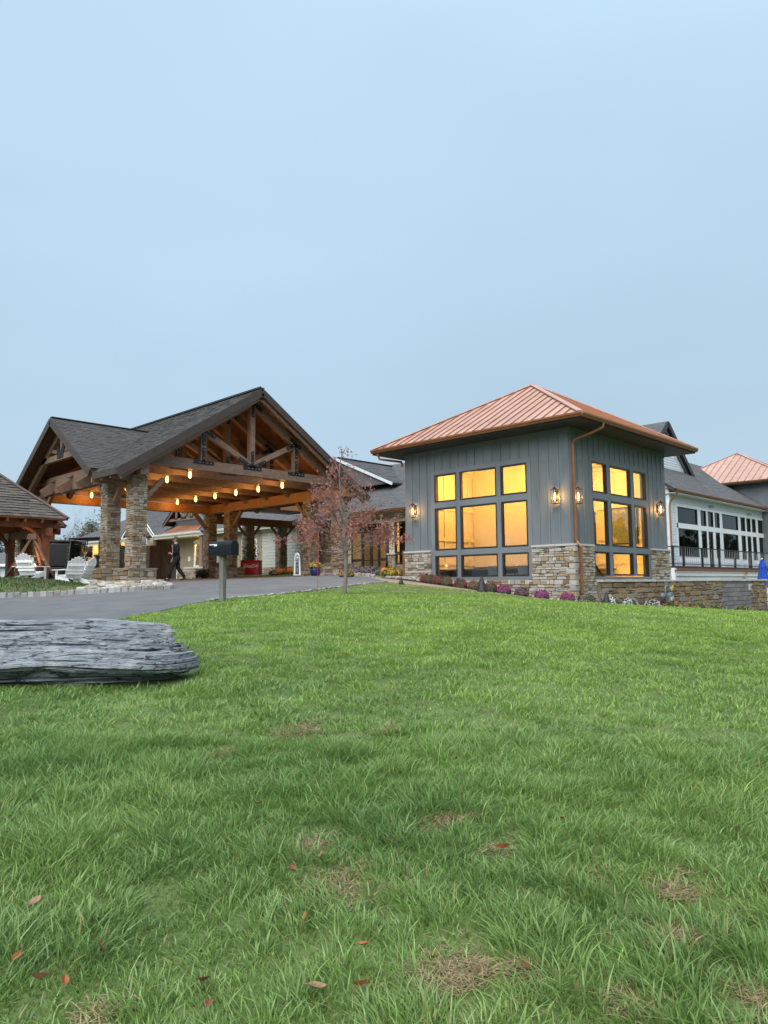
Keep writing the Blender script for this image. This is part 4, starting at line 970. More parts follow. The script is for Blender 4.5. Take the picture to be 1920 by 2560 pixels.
# link canopy between the porte cochere and the entry
bx(23.9, 33.0, 4.25, 30.3, 33.3, 4.6).build('link_beam', M['cedar'], CH); bx(23.9, 38.0, 3.72, 30.6, 38.3, 4.20).build('link_beam', M['cedar'], CH)
bx(23.9, 33.4, 4.62, 30.3, 38.2, 4.72).build('link_ceiling', M['plank'], CH)
for y in (38.05,):
    for x in (26.8, 29.4):
        c = bx(x, y, .2, x+.5, y+.5, 3.75).build('link_column', M['mortar'], CH); stone_fill(c, 'colstone', 'X', x+.01, y-.02, y+.52, .4, 3.75, -1, .07, .3, .14, ground=False, join=JOINH); stone_fill(c, 'colstone', 'Y', y+.01, x-.02, x+.52, .4, 3.75, -1, .07, .3, .14, ground=False, join=JOINH)
        for s in (-1, 1): MB().beam((x+.25+s*.25, y+.2, 3.1), (x+.25+s*.85, y+.2, 3.75), .12, .14).build('knee_brace', M['timber'], CH)
# sage sided wall, stone plinth and gutter line
boards(CH, 'X', XH, 36.5, 42.2, 1.22, 3.66, -1, M['sagesiding'], .2); bx(XH+.01, 36.5, .3, XH+.25, 48.6, 4.1).build('wall', M['sagesiding'], CH) if False else bx(XH+.02, 36.5, .3, XH+.25, 42.2, 4.1).build('wall', M['sagesiding'], CH)
p = bx(XH, 36.5, .3, XH+.015, 42.2, 1.21).build('plinth', M['mortar'], CH); stone_fill(p, 'stone', 'X', XH+.01, 36.5, 42.2, .6, 1.2, -1, .08, .4, .17, ground=False, join=JOINH)
bx(XH-.10, 36.5, 3.66, XH+.0, 42.2, 3.9).build('frieze', M['creamtrim'], CH)
# wall with lit window, between the columns
wall_with_hole(CH, 'X', XH, XH+.25, 42.21, 48.5, .3, 4.1, [(42.8, 44.7, 1.63, 3.29)], M['tansiding'])
window(CH, 'X', XH, 42.8, 44.7, 1.63, 3.29, -1, .11, M['white'], bars=[('u', 43.75), ('z', 2.85)])
bx(XH+1.6, 42.3, .8, XH+1.7, 49, 4).build('room_wall', M['cream'], CH); lamp_light('room_light', CH, (.9, -1.2, 2.6), 26, (1, .62, .24), .1)
boards(CH, 'X', XH, 44.9, 48.5, 1.2, 4.0, -1, M['tansiding'], .18)
bx(XH-.3, 47.5, .3, XH, 48.1, 1.7).build('wood_rack', M['black'], CH)
# porch: recessed wall with arched window, door and post
XPw = 32.2
wall_with_hole(CH, 'X', XPw, XPw+.2, 48.5, 64.0, .3, 4.1, [(51.5, 53.2, 1.5, 3.5)], M['tansiding']); boards(CH, 'X', XPw, 48.5, 60.5, 1.35, 4.05, -1, M['tansiding'], .18, holes=[(51.38, 53.32, 1.4, 3.62), (55.6, 57.4, .3, 3.5)])
window(CH, 'X', XPw, 51.5, 53.2, 1.5, 3.5, -1, .14, M['white'], bars=[('u', 52.35), ('z', 2.4), ('z', 3.0)])
aw = MB(); aw.prism([(XPw-.03, 52.35+.95*math.cos(a), 3.48+.28*math.sin(a)) for a in [math.pi*i/10 for i in range(11)]], (.025, 0, 0)); aw.build('window_arch', M['white'], CH)
bx(XPw+1.5, 51, .8, XPw+1.6, 58, 4).build('room_wall', M['cream'], CH); lamp_light('room_light', CH, (1.9, 7.3, 2.7), 40, (1, .60, .2), .1); lamp_light('porch_light', CH, (.55, 5.6, 3.35), 45, (1, .62, .24), .08)
bx(XPw-.06, 55.7, .5, XPw-.004, 57.2, 3.42).build('door_casing', M['white'], CH); bx(XPw-.09, 55.86, .5, XPw-.062, 57.04, 3.28).build('door', M['fascia'], CH)
bx(30.55, 49.4, .4, 30.75, 49.75, 3.9).build('porch_post', M['timber'], CH); bx(30.5, 48.6, 3.9, 32.2, 57.3, 4.0).build('porch_ceiling', M['creamtrim'], CH)
p = bx(30.5, 48.5, .3, 30.9, 51.8, 1.35).build('porch_wall', M['mortar'], CH); stone_fill(p, 'stone', 'X', 30.51, 48.5, 51.8, .45, 1.35, -1, .08, .4, .17, ground=False, join=JOINH); piece('capstone', 'cap_stone', (30.7, 50.15, 1.39), (.55, 3.4, .08), CH)
p = bx(32.0, 51.8, .3, 32.18, 55.4, 1.3).build('porch_plinth', M['mortar'], CH); stone_fill(p, 'stone', 'X', 32.01, 51.8, 55.4, .45, 1.3, -1, .08, .4, .17, ground=False, join=JOINH)
bx(XPw-.05, 53.75, 2.0, XPw-.02+.0, 54.05, 2.4).build('notice', M['white'], CH)
# ornamental gable and copper shed roof over the porch
gl, gr_ = 55.9, 49.6; gm_ = (gl+gr_)/2; gpz = 7.35
MB().prism([(31.6, gr_+.3, 4.8), (31.6, gl-.3, 4.8), (31.6, gm_, gpz-.35)], (.15, 0, 0)).build('gable_wall', M['tansiding'], CH)
for s, yy in ((-1, gr_), (1, gl)):
    MB().beam((30.8, gm_, gpz-.1), (30.8, yy, 4.95), .10, .26).build('gable_rake', M['timber'], CH)
    roof_plane(CH, 'gable_roof', [(30.75, yy, 5.05), (37.0, yy, 5.05), (37.0, gm_, gpz+.02), (30.75, gm_, gpz+.02)], .10, M['fascia'], M['shinglebg'], .2, (.3, .6), lift=.025)
    MB().beam((30.95, gm_+s*.1, 5.55), (30.95, gm_+s*1.15, 6.45), .1, .14).build('gable_strut', M['timber'], CH); bx(30.9, gm_+s*1.2-.08, 5.5, 31.0, gm_+s*1.2+.08, 6.3).build('gable_post', M['timber'], CH)
    bx(30.86, gm_+s*1.2-.22, 5.42, 30.9, gm_+s*1.2+.22, 5.54).build('gusset_plate', M['plate'], CH)
bx(30.9, gm_-.1, 5.5, 31.0, gm_+.1, gpz-.4).build('gable_post', M['timber'], CH); bx(30.86, gm_-.42, 5.40, 30.9, gm_+.42, 5.56).build('gusset_plate', M['plate'], CH)
bx(30.9, gr_+.55, 5.28, 31.05, gl-.55, 5.48).build('gable_tie', M['timber'], CH)
MB().prism([(31.0, gr_+.7, 5.27), (31.0, gl-1.7, 5.27), (31.25, gl-2.0, 4.86), (31.25, gr_+.75, 4.86)], (.3, 0, 0)).build('gable_skirt', M['siding'], CH)
cs = MB().prism([(30.35, gr_+.35, 4.25), (30.35, gl-.65, 4.25), (31.35, gl-1.8, 4.93), (31.35, gr_+.72, 4.93)], (.02, 0, -.04)).build('copper_shed_roof', M['coproof'], CH)
for i in range(15):
    t = (i+.5)/15; a = Vector((30.34, gr_+.35+(gl-gr_-1.0)*t, 4.28)); b = Vector((31.34, gr_+.72+(gl-gr_-2.52)*t, 4.96)); MB().beam(a, b, .03, .05).build('standing_seam', M['copseam'], cs)
# small stone gable with white rake and window at the left of the porch
y0_, y1_ = 56.9, 62.2; ym = (y0_+y1_)/2
sg = MB(); sg.prism([(30.6, y0_, .3), (30.6, y1_, .3), (30.6, y1_, 4.3), (30.6, ym, 6.4), (30.6, y0_, 4.3)], (.2, 0, 0)); sg = sg.build('stone_gable', M['mortar'], CH)
stone_fill(sg, 'colstone', 'X', 30.61, y0_+.05, y1_-.05, 2.2, 4.3, -1, .08, .5, .2, ground=False, join=JOINH); stone_fill(sg, 'colstone', 'X', 30.61, y0_+1.0, y1_-1.0, 4.3, 5.2, -1, .08, .5, .2, ground=False, join=JOINH)
for s, yy in ((-1, y0_), (1, y1_)):
    MB().beam((30.35, ym, 6.5), (30.35, yy+s*.35, 4.12), .10, .26).build('gable_rake', M['white'], CH); roof_plane(CH, 'gable_roof', [(30.3, yy+s*.4, 4.2), (36, yy+s*.4, 4.2), (36, ym, 6.62), (30.3, ym, 6.62)], .1, M['fascia'], M['shinglebg'], .2, (.3, .6), lift=.025)
window(CH, 'X', 30.52, 58.0, 58.85, 3.55, 4.2, -1, .09, M['white'], M['dkglass'], bars=[('u', 58.42), ('z', 3.88)])
# far left wing with orange lit post
bx(31.6, 62.2, .3, 31.8, 71.0, 4.1).build('wall', M['tansiding'], CH); boards(CH, 'X', 31.6, 62.3, 70.9, 1.0, 4.05, -1, M['tansiding'], .2)
bx(30.6, 71.2, .3, 30.85, 71.65, 4.0).build('porch_post', M['cedar'], CH); bx(30.5, 62.4, 3.98, 31.7, 75.0, 4.06).build('porch_ceiling', M['creamtrim'], CH)
lamp_light('porch_light', CH, (-.1, 25.3, 3.2), 45, (1, .58, .2), .08); lamp_light('porch_light', CH, (-.1, 19.5, 3.2), 30, (1, .58, .2), .08)

JOINH.build('stone', M['colstone'], CH, kind='stuff')

# ------------------------------------------------------------------ lattice screen and green panel by the porch
ls = T('lattice_screen', 'brown lattice fence panels behind the walking man', 'fence', (26.5, 46.5, .4))
pa, pb = dep(352, 1450, 40), dep(424, 1450, 40); zA, zB = gz(pa[0], pa[1]), gz(pb[0], pb[1])
A_, B_ = Vector((pa[0], pa[1], zA+.1)), Vector((pb[0], pb[1], zB+.1)); HH = 1.78; dd = (B_-A_); nn = 3
for i in range(nn+1): p = A_.lerp(B_, i/nn); MB().beam(p, p+Vector((0, 0, HH+.03)), .09, .09).build('post', M['lattice'], ls)
for i in range(nn):
    a, b = A_.lerp(B_, i/nn), A_.lerp(B_, (i+1)/nn)
    for z in (.03, HH): MB().beam(a+Vector((0, 0, z)), b+Vector((0, 0, z)), .05, .07).build('rail', M['lattice'], ls)
    L_ = (b-a).length; u = (b-a).normalized(); nrm = Vector((-u.y, u.x, 0))
    if i == 1: MB().prism([a+Vector((0, 0, .06)), b+Vector((0, 0, .06)), b+Vector((0, 0, HH-.04)), a+Vector((0, 0, HH-.04))], nrm*.02).build('panel', M['lattice'], ls)
    else:
        for sgn in (-1, 1):
            s = -HH
            while s < L_+HH:
                pts = []
                for zz in (0.06, HH-.04):
                    pts.append((s+sgn*0+zz if sgn > 0 else s+HH-zz, zz))
                (x0, z0), (x1, z1) = pts
                def clip(xa, za, xb, zb):
                    t0, t1 = 0, 1; dx = xb-xa
                    if abs(dx) < 1e-6: return None
                    for lim, sg_ in ((0, 1), (L_, -1)):
                        t = (lim-xa)/dx
                        if sg_*dx > 0: t0 = max(t0, t)
                        else: t1 = min(t1, t)
                    return (t0, t1) if t1-t0 > .03 else None
                r = clip(x0, z0, x1, z1)
                if r:
                    q0 = a+u*(x0+(x1-x0)*r[0])+Vector((0, 0, z0+(z1-z0)*r[0])); q1 = a+u*(x0+(x1-x0)*r[1])+Vector((0, 0, z0+(z1-z0)*r[1]))
                    MB().beam(q0+nrm*.012*sgn, q1+nrm*.012*sgn, .012, .05, nrm.cross(q1-q0)).build('lattice_strip', M['lattice'], ls)
                s += .13
p = dep(301, 1450, 36); z = gz(p[0], p[1])
gb = T('utility_cabinet', 'tall dark green cabinet standing between the two near stone columns', 'cabinet', (p[0], p[1], z), None, AZ-math.pi/2)
bx(-.3, -.25, 0, .3, .25, 1.75).build('body', M['green'], gb, local=True, bevel=.02); bx(-.27, -.265, .1, .27, -.25, 1.65).build('door', M['green'], gb, local=True); bx(.18, -.28, .9, .2, -.265, 1.05).build('handle', M['galv'], gb, local=True)

# ------------------------------------------------------------------ gazebo and the shelter behind it
def gazebo(name, label, c, half, ze, za, ov, ridge, zfl, posts, shm, tm):
    cx, cy = c; t = T(name, label, 'gazebo', (cx, cy, zfl)); hx, hy = half
    ex, ey = hx+ov, hy+ov; rx = ridge
    A, B, C, D = (cx-ex, cy-ey, ze), (cx+ex, cy-ey, ze), (cx+ex, cy+ey, ze), (cx-ex, cy+ey, ze); R0, R1 = (cx-rx, cy, za), (cx+rx, cy, za)
    roof_plane(t, 'roof_slope', [A, B, R1, R0], .07, tm, shm, .17, (.22, .42), lift=.045); roof_plane(t, 'roof_slope', [D, A, R0], .07, tm, shm, .17, (.22, .42), lift=.045)
    roof_plane(t, 'roof_slope', [C, D, R0, R1], .07, tm, shm, .3, (.5, .9)); roof_plane(t, 'roof_slope', [B, C, R1], .07, tm, shm, .17, (.22, .42), lift=.045)
    for q, r in ((A, R0), (B, R1)): MB().beam(Vector(q)+Vector((0, 0, .05)), Vector(r)+Vector((0, 0, .05)), .2, .035).build('hip_cap', shm, t)
    for x in (-1, 1):
        for y in (-1, 1):
            px_, py_ = cx+x*hx, cy+y*hy
            bx(px_-.13, py_-.13, zfl-.1, px_+.13, py_+.13, ze-.05).build('post', tm, t)
            for dx, dy in ((-x, 0), (0, -y)):
                pts = [Vector((px_+dx*(.1+.62*math.sin(a)), py_+dy*(.1+.62*math.sin(a)), ze-.3-.75+.75*(1-math.cos(a)) if False else ze-.32-.78*(1-math.sin(a))**1.0*1.0)) for a in [math.pi/2*i/6 for i in range(7)]]
                pts = [Vector((px_+dx*(.1+.7*(1-math.cos(math.pi/2*i/6))), py_+dy*(.1+.7*(1-math.cos(math.pi/2*i/6))), ze-1.15+.85*math.sin(math.pi/2*i/6))) for i in range(7)]
                for a, b in zip(pts, pts[1:]): pass
                MB().tube(pts, .085, 4, True).build('curved_brace', tm, t)
    for y in (-1, 1): bx(cx-hx-.5, cy+y*hy-.09, ze-.33, cx+hx+.5, cy+y*hy+.09, ze-.05).build('beam', tm, t)
    for x in (-1, 1): bx(cx+x*hx-.08, cy-hy-.5, ze-.62, cx+x*hx+.08, cy+hy+.5, ze-.34).build('beam', tm, t)
    k = cx-ex+.2
    while k < cx+ex: bx(k-.035, cy-ey+.05, ze-.17, k+.035, cy-hy-.1, ze-.04).build('rafter_tail', tm, t); k += .6
    return t
M['redcedar'] = mat('dark_red_cedar', (.15, .055, .026), .6, .34, 5, .25, 30, stretch=(1, 1, .4), rand=.1)
P1 = dep(110, 1400, 27.0); ec = dep(150, 1295, 26.2); zb = gz(P1[0], P1[1])
hxg = 1.75
gazebo('gazebo', 'cedar gazebo with brown shingle hip roof at the left edge', (P1[0]-hxg, P1[1]+hxg), (hxg, hxg), ec[2]+.03, ec[2]+1.95, .60, .35, zb, 4, M['shinglew'], M['redcedar'])
r2 = dep(80, 1224, 33.0)
gazebo('garden_shelter', 'small shingled shelter roof half hidden behind the cedar gazebo', (r2[0]-.3, r2[1]+1.4), (1.2, 1.2), 2.75, r2[2], .55, .7, gz(r2[0], r2[1]), 4, M['shinglew'], M['redcedar'])
# ------------------------------------------------------------------ mailbox
mp_ = dep(556, 1503, 14.5); mz = gz(mp_[0], mp_[1])
mbx = T('mailbox', 'dark navy arched mailbox on a weathered wooden post at the drive edge', 'mailbox', (mp_[0], mp_[1], mz), None, AZ-math.pi/2-.50)
zt = .88-mz; bz = zt-.275
pz = MB()
for i in range(9):
    pass
pz.box(-.052, -.052, -.2, .052, .052, bz-.02); pz.build('post', M['greywood'], mbx, local=True, bevel=.006)
def arch_prof(w, h, n=10):
    r = w/2; return [(-r, 0), (r, 0)] + [(r*math.cos(a), h-r*.85+r*.85*math.sin(a)) for a in [math.pi*i/n for i in range(n+1)]]
body = MB().prism([(-.29, y, z+bz) for y, z in arch_prof(.225, .27)], (.56, 0, 0)).build('body', M['mailb'], mbx, local=True, bevel=.006)
MB().prism([(.27, y, z+bz-.006) for y, z in arch_prof(.245, .285)], (.035, 0, 0)).build('door', M['mailb'], mbx, local=True, bevel=.006)
for s in (-1, 1): bx(-.27, s*.118-.003, bz+.048, .25, s*.118+.003, bz+.058).build('rib', M['mailb'], mbx, local=True)
bx(-.305, -.13, bz-.02, .31, .13, bz-.001).build('base_plate', M['mailb'], mbx, local=True, bevel=.004)
bx(-.25, -.118, bz+.188, -.06, -.112, bz+.205).build('flag_arm', M['white'], mbx, local=True); bx(-.13, -.1185, bz+.165, -.06, -.1135, bz+.188).build('flag', M['white'], mbx, local=True)
MB().prism([(-.12, -.02, bz-.02), (-.052, -.02, bz-.02), (-.052, -.02, bz-.10)], (0, .04, 0)).build('bracket', M['white'], mbx, local=True)

# ------------------------------------------------------------------ slate boulder
def boulder():
    c = dep(140, 1690, 7.25); zg = gz(c[0], c[1])
    rb = random.Random(8); zs = [-.04]
    while zs[-1] < .54: zs.append(zs[-1]+rb.choice((.012, .016, .022, .028, .036, .05)))
    nl = len(zs)-1; N3 = lambda a, b, c: noise.noise(Vector((a, b, c)))
    FR = [(-.05, -.30), (.03, -.40), (.09, -.50), (.14, -.60), (.19, -.58), (.26, -.47), (.34, -.33), (.42, -.18), (.49, .0), (.53, .14), (.58, .26)]
    def fr_y(z):
        for (a, ya), (b, yb) in zip(FR, FR[1:]):
            if z <= b: return ya+(yb-ya)*(z-a)/(b-a)
        return FR[-1][1]
    L0, L1, nS = -2.15, 1.42, 520
    st = [rb.uniform(-.035, .045)+(.07 if rb.random() < .22 else 0) for _ in range(nl)]; ends = [1.36-.36*max(0, (zs[l]-.16)/.4)**1.2-.30*max(0, (.10-zs[l])/.12)+.07*N3(zs[l]*9, 1., 3.)+rb.uniform(-.012, .012) for l in range(nl)]
    rings = []
    for i in range(nS+1):
        t = i/nS; ring = []; s0 = L0+(L1-L0)*t
        for l in range(nl):
            e = ends[l]; x = L0+(e-L0)*t; x0 = x
            k = max(0., 1-t**14)**.5*max(0., 1-(1-t)**16)**.5
            dz = .055*N3(x*.75, zs[l]*2.4, 3.)+.016*N3(x*2.2, zs[l]*9, 4.)+.004*N3(x*9, l*.6, 4.)-.035*(x+.3)*zs[l]/.5
            y = fr_y(zs[l])+st[l]*(.3+2.2*abs(N3(x*.8, l*1.3, 9.)))+.11*N3(x*.8, zs[l]*4.5, 1.)+.06*N3(x*2.3, zs[l]*14, 2.)+.022*N3(x*6, l*.7, 5.)+.010*N3(x*19, l*1.7, 6.)
            # broken corners: bites taken out of single layers
            bt = N3(x*1.1-zs[l]*3, zs[l]*7, 12.); y += .16*max(0, bt-.22)
            x += .035*N3(y*5, l*.8, 7.)*(t**6)*3
            y = .10+(y-.10)*k
            ring += [(x, y, zs[l]+dz), (x, y+.004+.006*N3(x*11, l, 8.), zs[l+1]+dz-.0015)]
        xt = L0+(ends[-1]-L0)*t; kb = max(0., 1-t**14)**.5*max(0., 1-(1-t)**16)**.5; zt_ = zs[-1]-.035*(xt+.3)+.055*N3(xt*.75, zs[-1]*2.4, 3.)+.016*N3(xt*2.2, zs[-1]*9, 4.)
        for yy, zz in ((.42, zt_+.004), (.55, zt_-.06), (.62, .3), (.60, .1), (.45, -.05)): ring.append((xt, .10+(yy-.10)*kb+.03*N3(xt*2, zz*5, 1.), zz))
        rings.append(ring)
    nA = len(rings[0]); vs = [p for r in rings for p in r]; nL = nS
    fs = [(i*nA+j, i*nA+(j+1) % nA, (i+1)*nA+(j+1) % nA, (i+1)*nA+j) for i in range(nL) for j in range(nA)] + [tuple(range(nA)), tuple(range(nL*nA, (nL+1)*nA))[::-1]]
    me = MB().add(vs, fs).mesh('boulder', M['slate']); o = link(bpy.data.objects.new('boulder', me))
    o.location = (c[0], c[1], zg-.02); tag(o, 'long layered grey slate boulder lying on the lawn beside the drive', 'boulder')
    a, b = c[:2]-rt[:2]*1.5, c[:2]+rt[:2]*1.2; o.rotation_euler = (0, -math.atan2(gz(*b)-gz(*a), 2.7)*.45, math.atan2(rt[1], rt[0]))
boulder()

# ------------------------------------------------------------------ adirondack chairs (local: seat faces +y)
def adirondack(loc, rz, label):
    t = T('adirondack_chair', label, 'chair', loc, 'white garden chairs round the fire', rz); m = M['whitechair']
    for i in range(7):
        x = -.27+i*.09; tp = .98-.028*abs(i-3)**1.55
        a = Vector((x*.9, -.10, .24)); b = Vector((x*1.08, -.10-.36*(tp-.24)/.75, tp)); MB().beam(a, b, .078, .02, (0, 1, .4)).build('back_slat', m, t, local=True)
    for z in (.42, .70): y = -.10-.36*(z-.24)/.75-.03; MB().beam((-.29, y, z), (.29, y, z), .03, .075).build('back_brace', m, t, local=True)
    for i in range(6): y = .42-i*.095; MB().beam((-.28, y, .37-.022*i), (.28, y, .37-.022*i), .082, .02).build('seat_slat', m, t, local=True)
    for s in (-1, 1):
        MB().prism([(s*.30-.013, .47, .36), (s*.30-.013, .47, .24), (s*.30-.013, -.62, .0), (s*.30-.013, -.70, .03), (s*.30-.013, -.64, .10), (s*.30-.013, -.1, .235)], (.026, 0, 0)).build('stringer', m, t, local=True)
        MB().prism([(s*.33-.015, .44, .0), (s*.33-.015, .33, .0), (s*.33-.015, .33, .52), (s*.33-.015, .44, .52)], (.03, 0, 0)).build('front_leg', m, t, local=True)
        MB().prism([(s*.36-.075, .52, .525), (s*.36+.075, .50, .525), (s*.36+.06, -.10, .525), (s*.36-.02, -.36, .525), (s*.36-.075, -.36, .525)], (0, 0, .025)).build('armrest', m, t, local=True)
    MB().beam((-.36, -.25, .51), (.36, -.25, .51), .03, .05).build('arm_brace', m, t, local=True)
    return t
def face(az_px):    # rotation so that local +y points along image direction (right, away)
    v = rt*az_px[0]+fw*az_px[1]; return math.atan2(v[1], v[0])-math.pi/2
def gpt(x, d, y=1450): p = dep(x, y, d); return (p[0], p[1], gz(p[0], p[1]))
q = gpt(74, 25.2); adirondack((q[0], q[1], q[2]+.16), face((.08, 1)), 'white adirondack chair seen from behind in front of the fire bowl')
q = gpt(178, 25.4); adirondack((q[0], q[1], q[2]+.06), face((-.80, .62)), 'white adirondack chair turned left with its slatted back towards the drive')
q = gpt(205, 26.6); adirondack((q[0], q[1], q[2]+.02), face((-1, .12)), 'white adirondack chair seen side on nearest the stone columns')

# ------------------------------------------------------------------ fire bowl under a timber tripod
q = gpt(76, 26.1)
fp = T('fire_pit', 'steel fire bowl with flames hung under a timber tripod', 'fire pit', (q[0], q[1], q[2]+.1))
R2 = lambda s, d, z: tuple((rt*s+fw*d)[:2])+(z,)
MB().lathe([(.08, .18), (.30, .2), (.48, .34), (.54, .52), (.56, .54), (.52, .52), (.45, .36), (.28, .24), (.05, .22)], n=22).build('bowl', M['rust'], fp, True, True)
apex = R2(.02, 0, 1.62)
for f_ in (R2(-.93, -.15, 0), R2(.92, -.1, .12), R2(.1, .95, .05)): MB().tube([f_, tuple(Vector(f_).lerp(Vector(apex), .5)), tuple(Vector(apex)+(Vector(apex)-Vector(f_))*.03)], [.055, .05, .045], 8).build('tripod_leg', M['rust'], fp, True, True)
MB().prism([R2(-.17, -.07, 1.52), R2(.21, -.07, 1.52), R2(.15, -.07, 1.72), R2(-.11, -.07, 1.72)], R2(0, .14, 0)).build('tripod_plate', M['rust'], fp, local=True)
MB().tube([R2(.56*math.cos(a), 0, .52+.42*math.sin(a)) for a in [math.pi*i/14 for i in range(15)]], .016, 6).build('bail_handle', M['rust'], fp, True, True)
M['flame2'] = glow('flame_core', (1, .55, .15), 2.2)
for i in range(9):
    r = random.Random(i); x, y = r.uniform(-.2, .22), r.uniform(-.18, .18); h = r.uniform(.28, .52)*(1-.8*abs(x)); w = r.uniform(.045, .085)
    pts = [(x+.05*math.sin(i+4*t)*t, y+.04*math.cos(i*2+3*t)*t, .34+h*t) for t in [k/7 for k in range(8)]]
    MB().tube(pts, [w*(.35+2.2*t*(1-t)*(1.5-t)) if t < 1 else .004 for t in [k/7 for k in range(8)]], 7).build('flame', M['flame2'] if i % 3 == 0 else M['flame'], fp, True, True)
for i in range(5): a = i*1.3; MB().tube([(.32*math.cos(a), .32*math.sin(a), .3), (-.1*math.cos(a), -.1*math.sin(a), .42)], .045, 7).build('log', M['bark'], fp, True, True)
lamp_light('fire_light', fp, (0, 0, .75), 13, (1, .42, .1), .15)

# ------------------------------------------------------------------ golf carts (local: front towards +x)
def golf_cart(loc, rz, label):
    t = T('golf_cart', label, 'golf cart', loc, None, rz)
    MB().prism([(1.15, -.55, .35), (1.2, -.55, .5), (.95, -.55, .78), (.55, -.55, .82), (.45, -.55, .40), (-.15, -.55, .36), (-.25, -.55, .62), (-1.1, -.55, .66), (-1.12, -.55, .36)], (0, 1.1, 0)).build('body', M['black'], t, local=True, bevel=.04)
    bx(-.35, -.5, .64, .15, .5, .76).build('seat', M['leather'], t, local=True, bevel=.04); bx(-.45, -.5, .78, -.33, .5, 1.15).build('seat_back', M['leather'], t, local=True, bevel=.04)
    MB().prism([(-.95, -.6, 1.80), (.85, -.6, 1.80), (.80, -.6, 1.87), (-.9, -.6, 1.88)], (0, 1.2, 0)).build('canopy', M['black'], t, local=True, bevel=.03)
    for x0, x1, s in ((.85, .72, -1), (.85, .72, 1), (-.8, -.85, -1), (-.8, -.85, 1)): MB().tube([(x0, s*.52, .7), (x1, s*.55, 1.8)], .022, 6).build('canopy_post', M['galv'], t, local=True)
    MB().prism([(.86, -.5, .84), (.88, -.5, .84), (.76, -.5, 1.76), (.74, -.5, 1.76)], (0, 1.0, 0)).build('windscreen', M['dkglass'], t, local=True)
    bx(-1.0, -.5, .68, -.55, .5, 1.72).build('rear_enclosure', M['black'], t, local=True, bevel=.05)
    for i in range(6): bx(-1.015, -.5, .78+i*.15, -1.002, -.25, .79+i*.15).build('strap', M['greyrail'], t, local=True)
    for x in (.8, -.75):
        for s in (-1, 1):
            w = MB(); w.tube([(x, s*.40, .22), (x, s*.58, .22)], .22, 14); w = w.build('wheel', M['rubber'], t, True, True); MB().tube([(x, s*.575, .22), (x, s*.595, .22)], .11, 10).build('rim', M['galv'], w, True, True)
    MB().tube([(.6, -.25, .85), (.42, -.25, 1.08)], .02, 6).build('steering_column', M['black'], t, local=True); MB().tube([(.42+.02*math.sin(a), -.25+.17*math.cos(a), 1.08+.17*math.sin(a)) for a in [2*math.pi*i/12 for i in range(13)]], .014, 5, False).build('steering_wheel', M['black'], t, local=True)
    for s in (-1, 1): MB().lathe([(.06, 0), (.06, .02), (.03, .03)], (1.08, s*.38, .56), 8).build('headlight', M['greyrail'], t, local=True)
    return t
q = gpt(160, 33.5); golf_cart((q[0], q[1], q[2]), math.atan2(fw[1], fw[0])+.25, 'black golf cart with strapped rear cover behind the white chairs')
q = gpt(232, 31.0); golf_cart((q[0], q[1], q[2]), math.atan2(-rt[1], -rt[0])-.25, 'black golf cart parked half behind the left stone column')

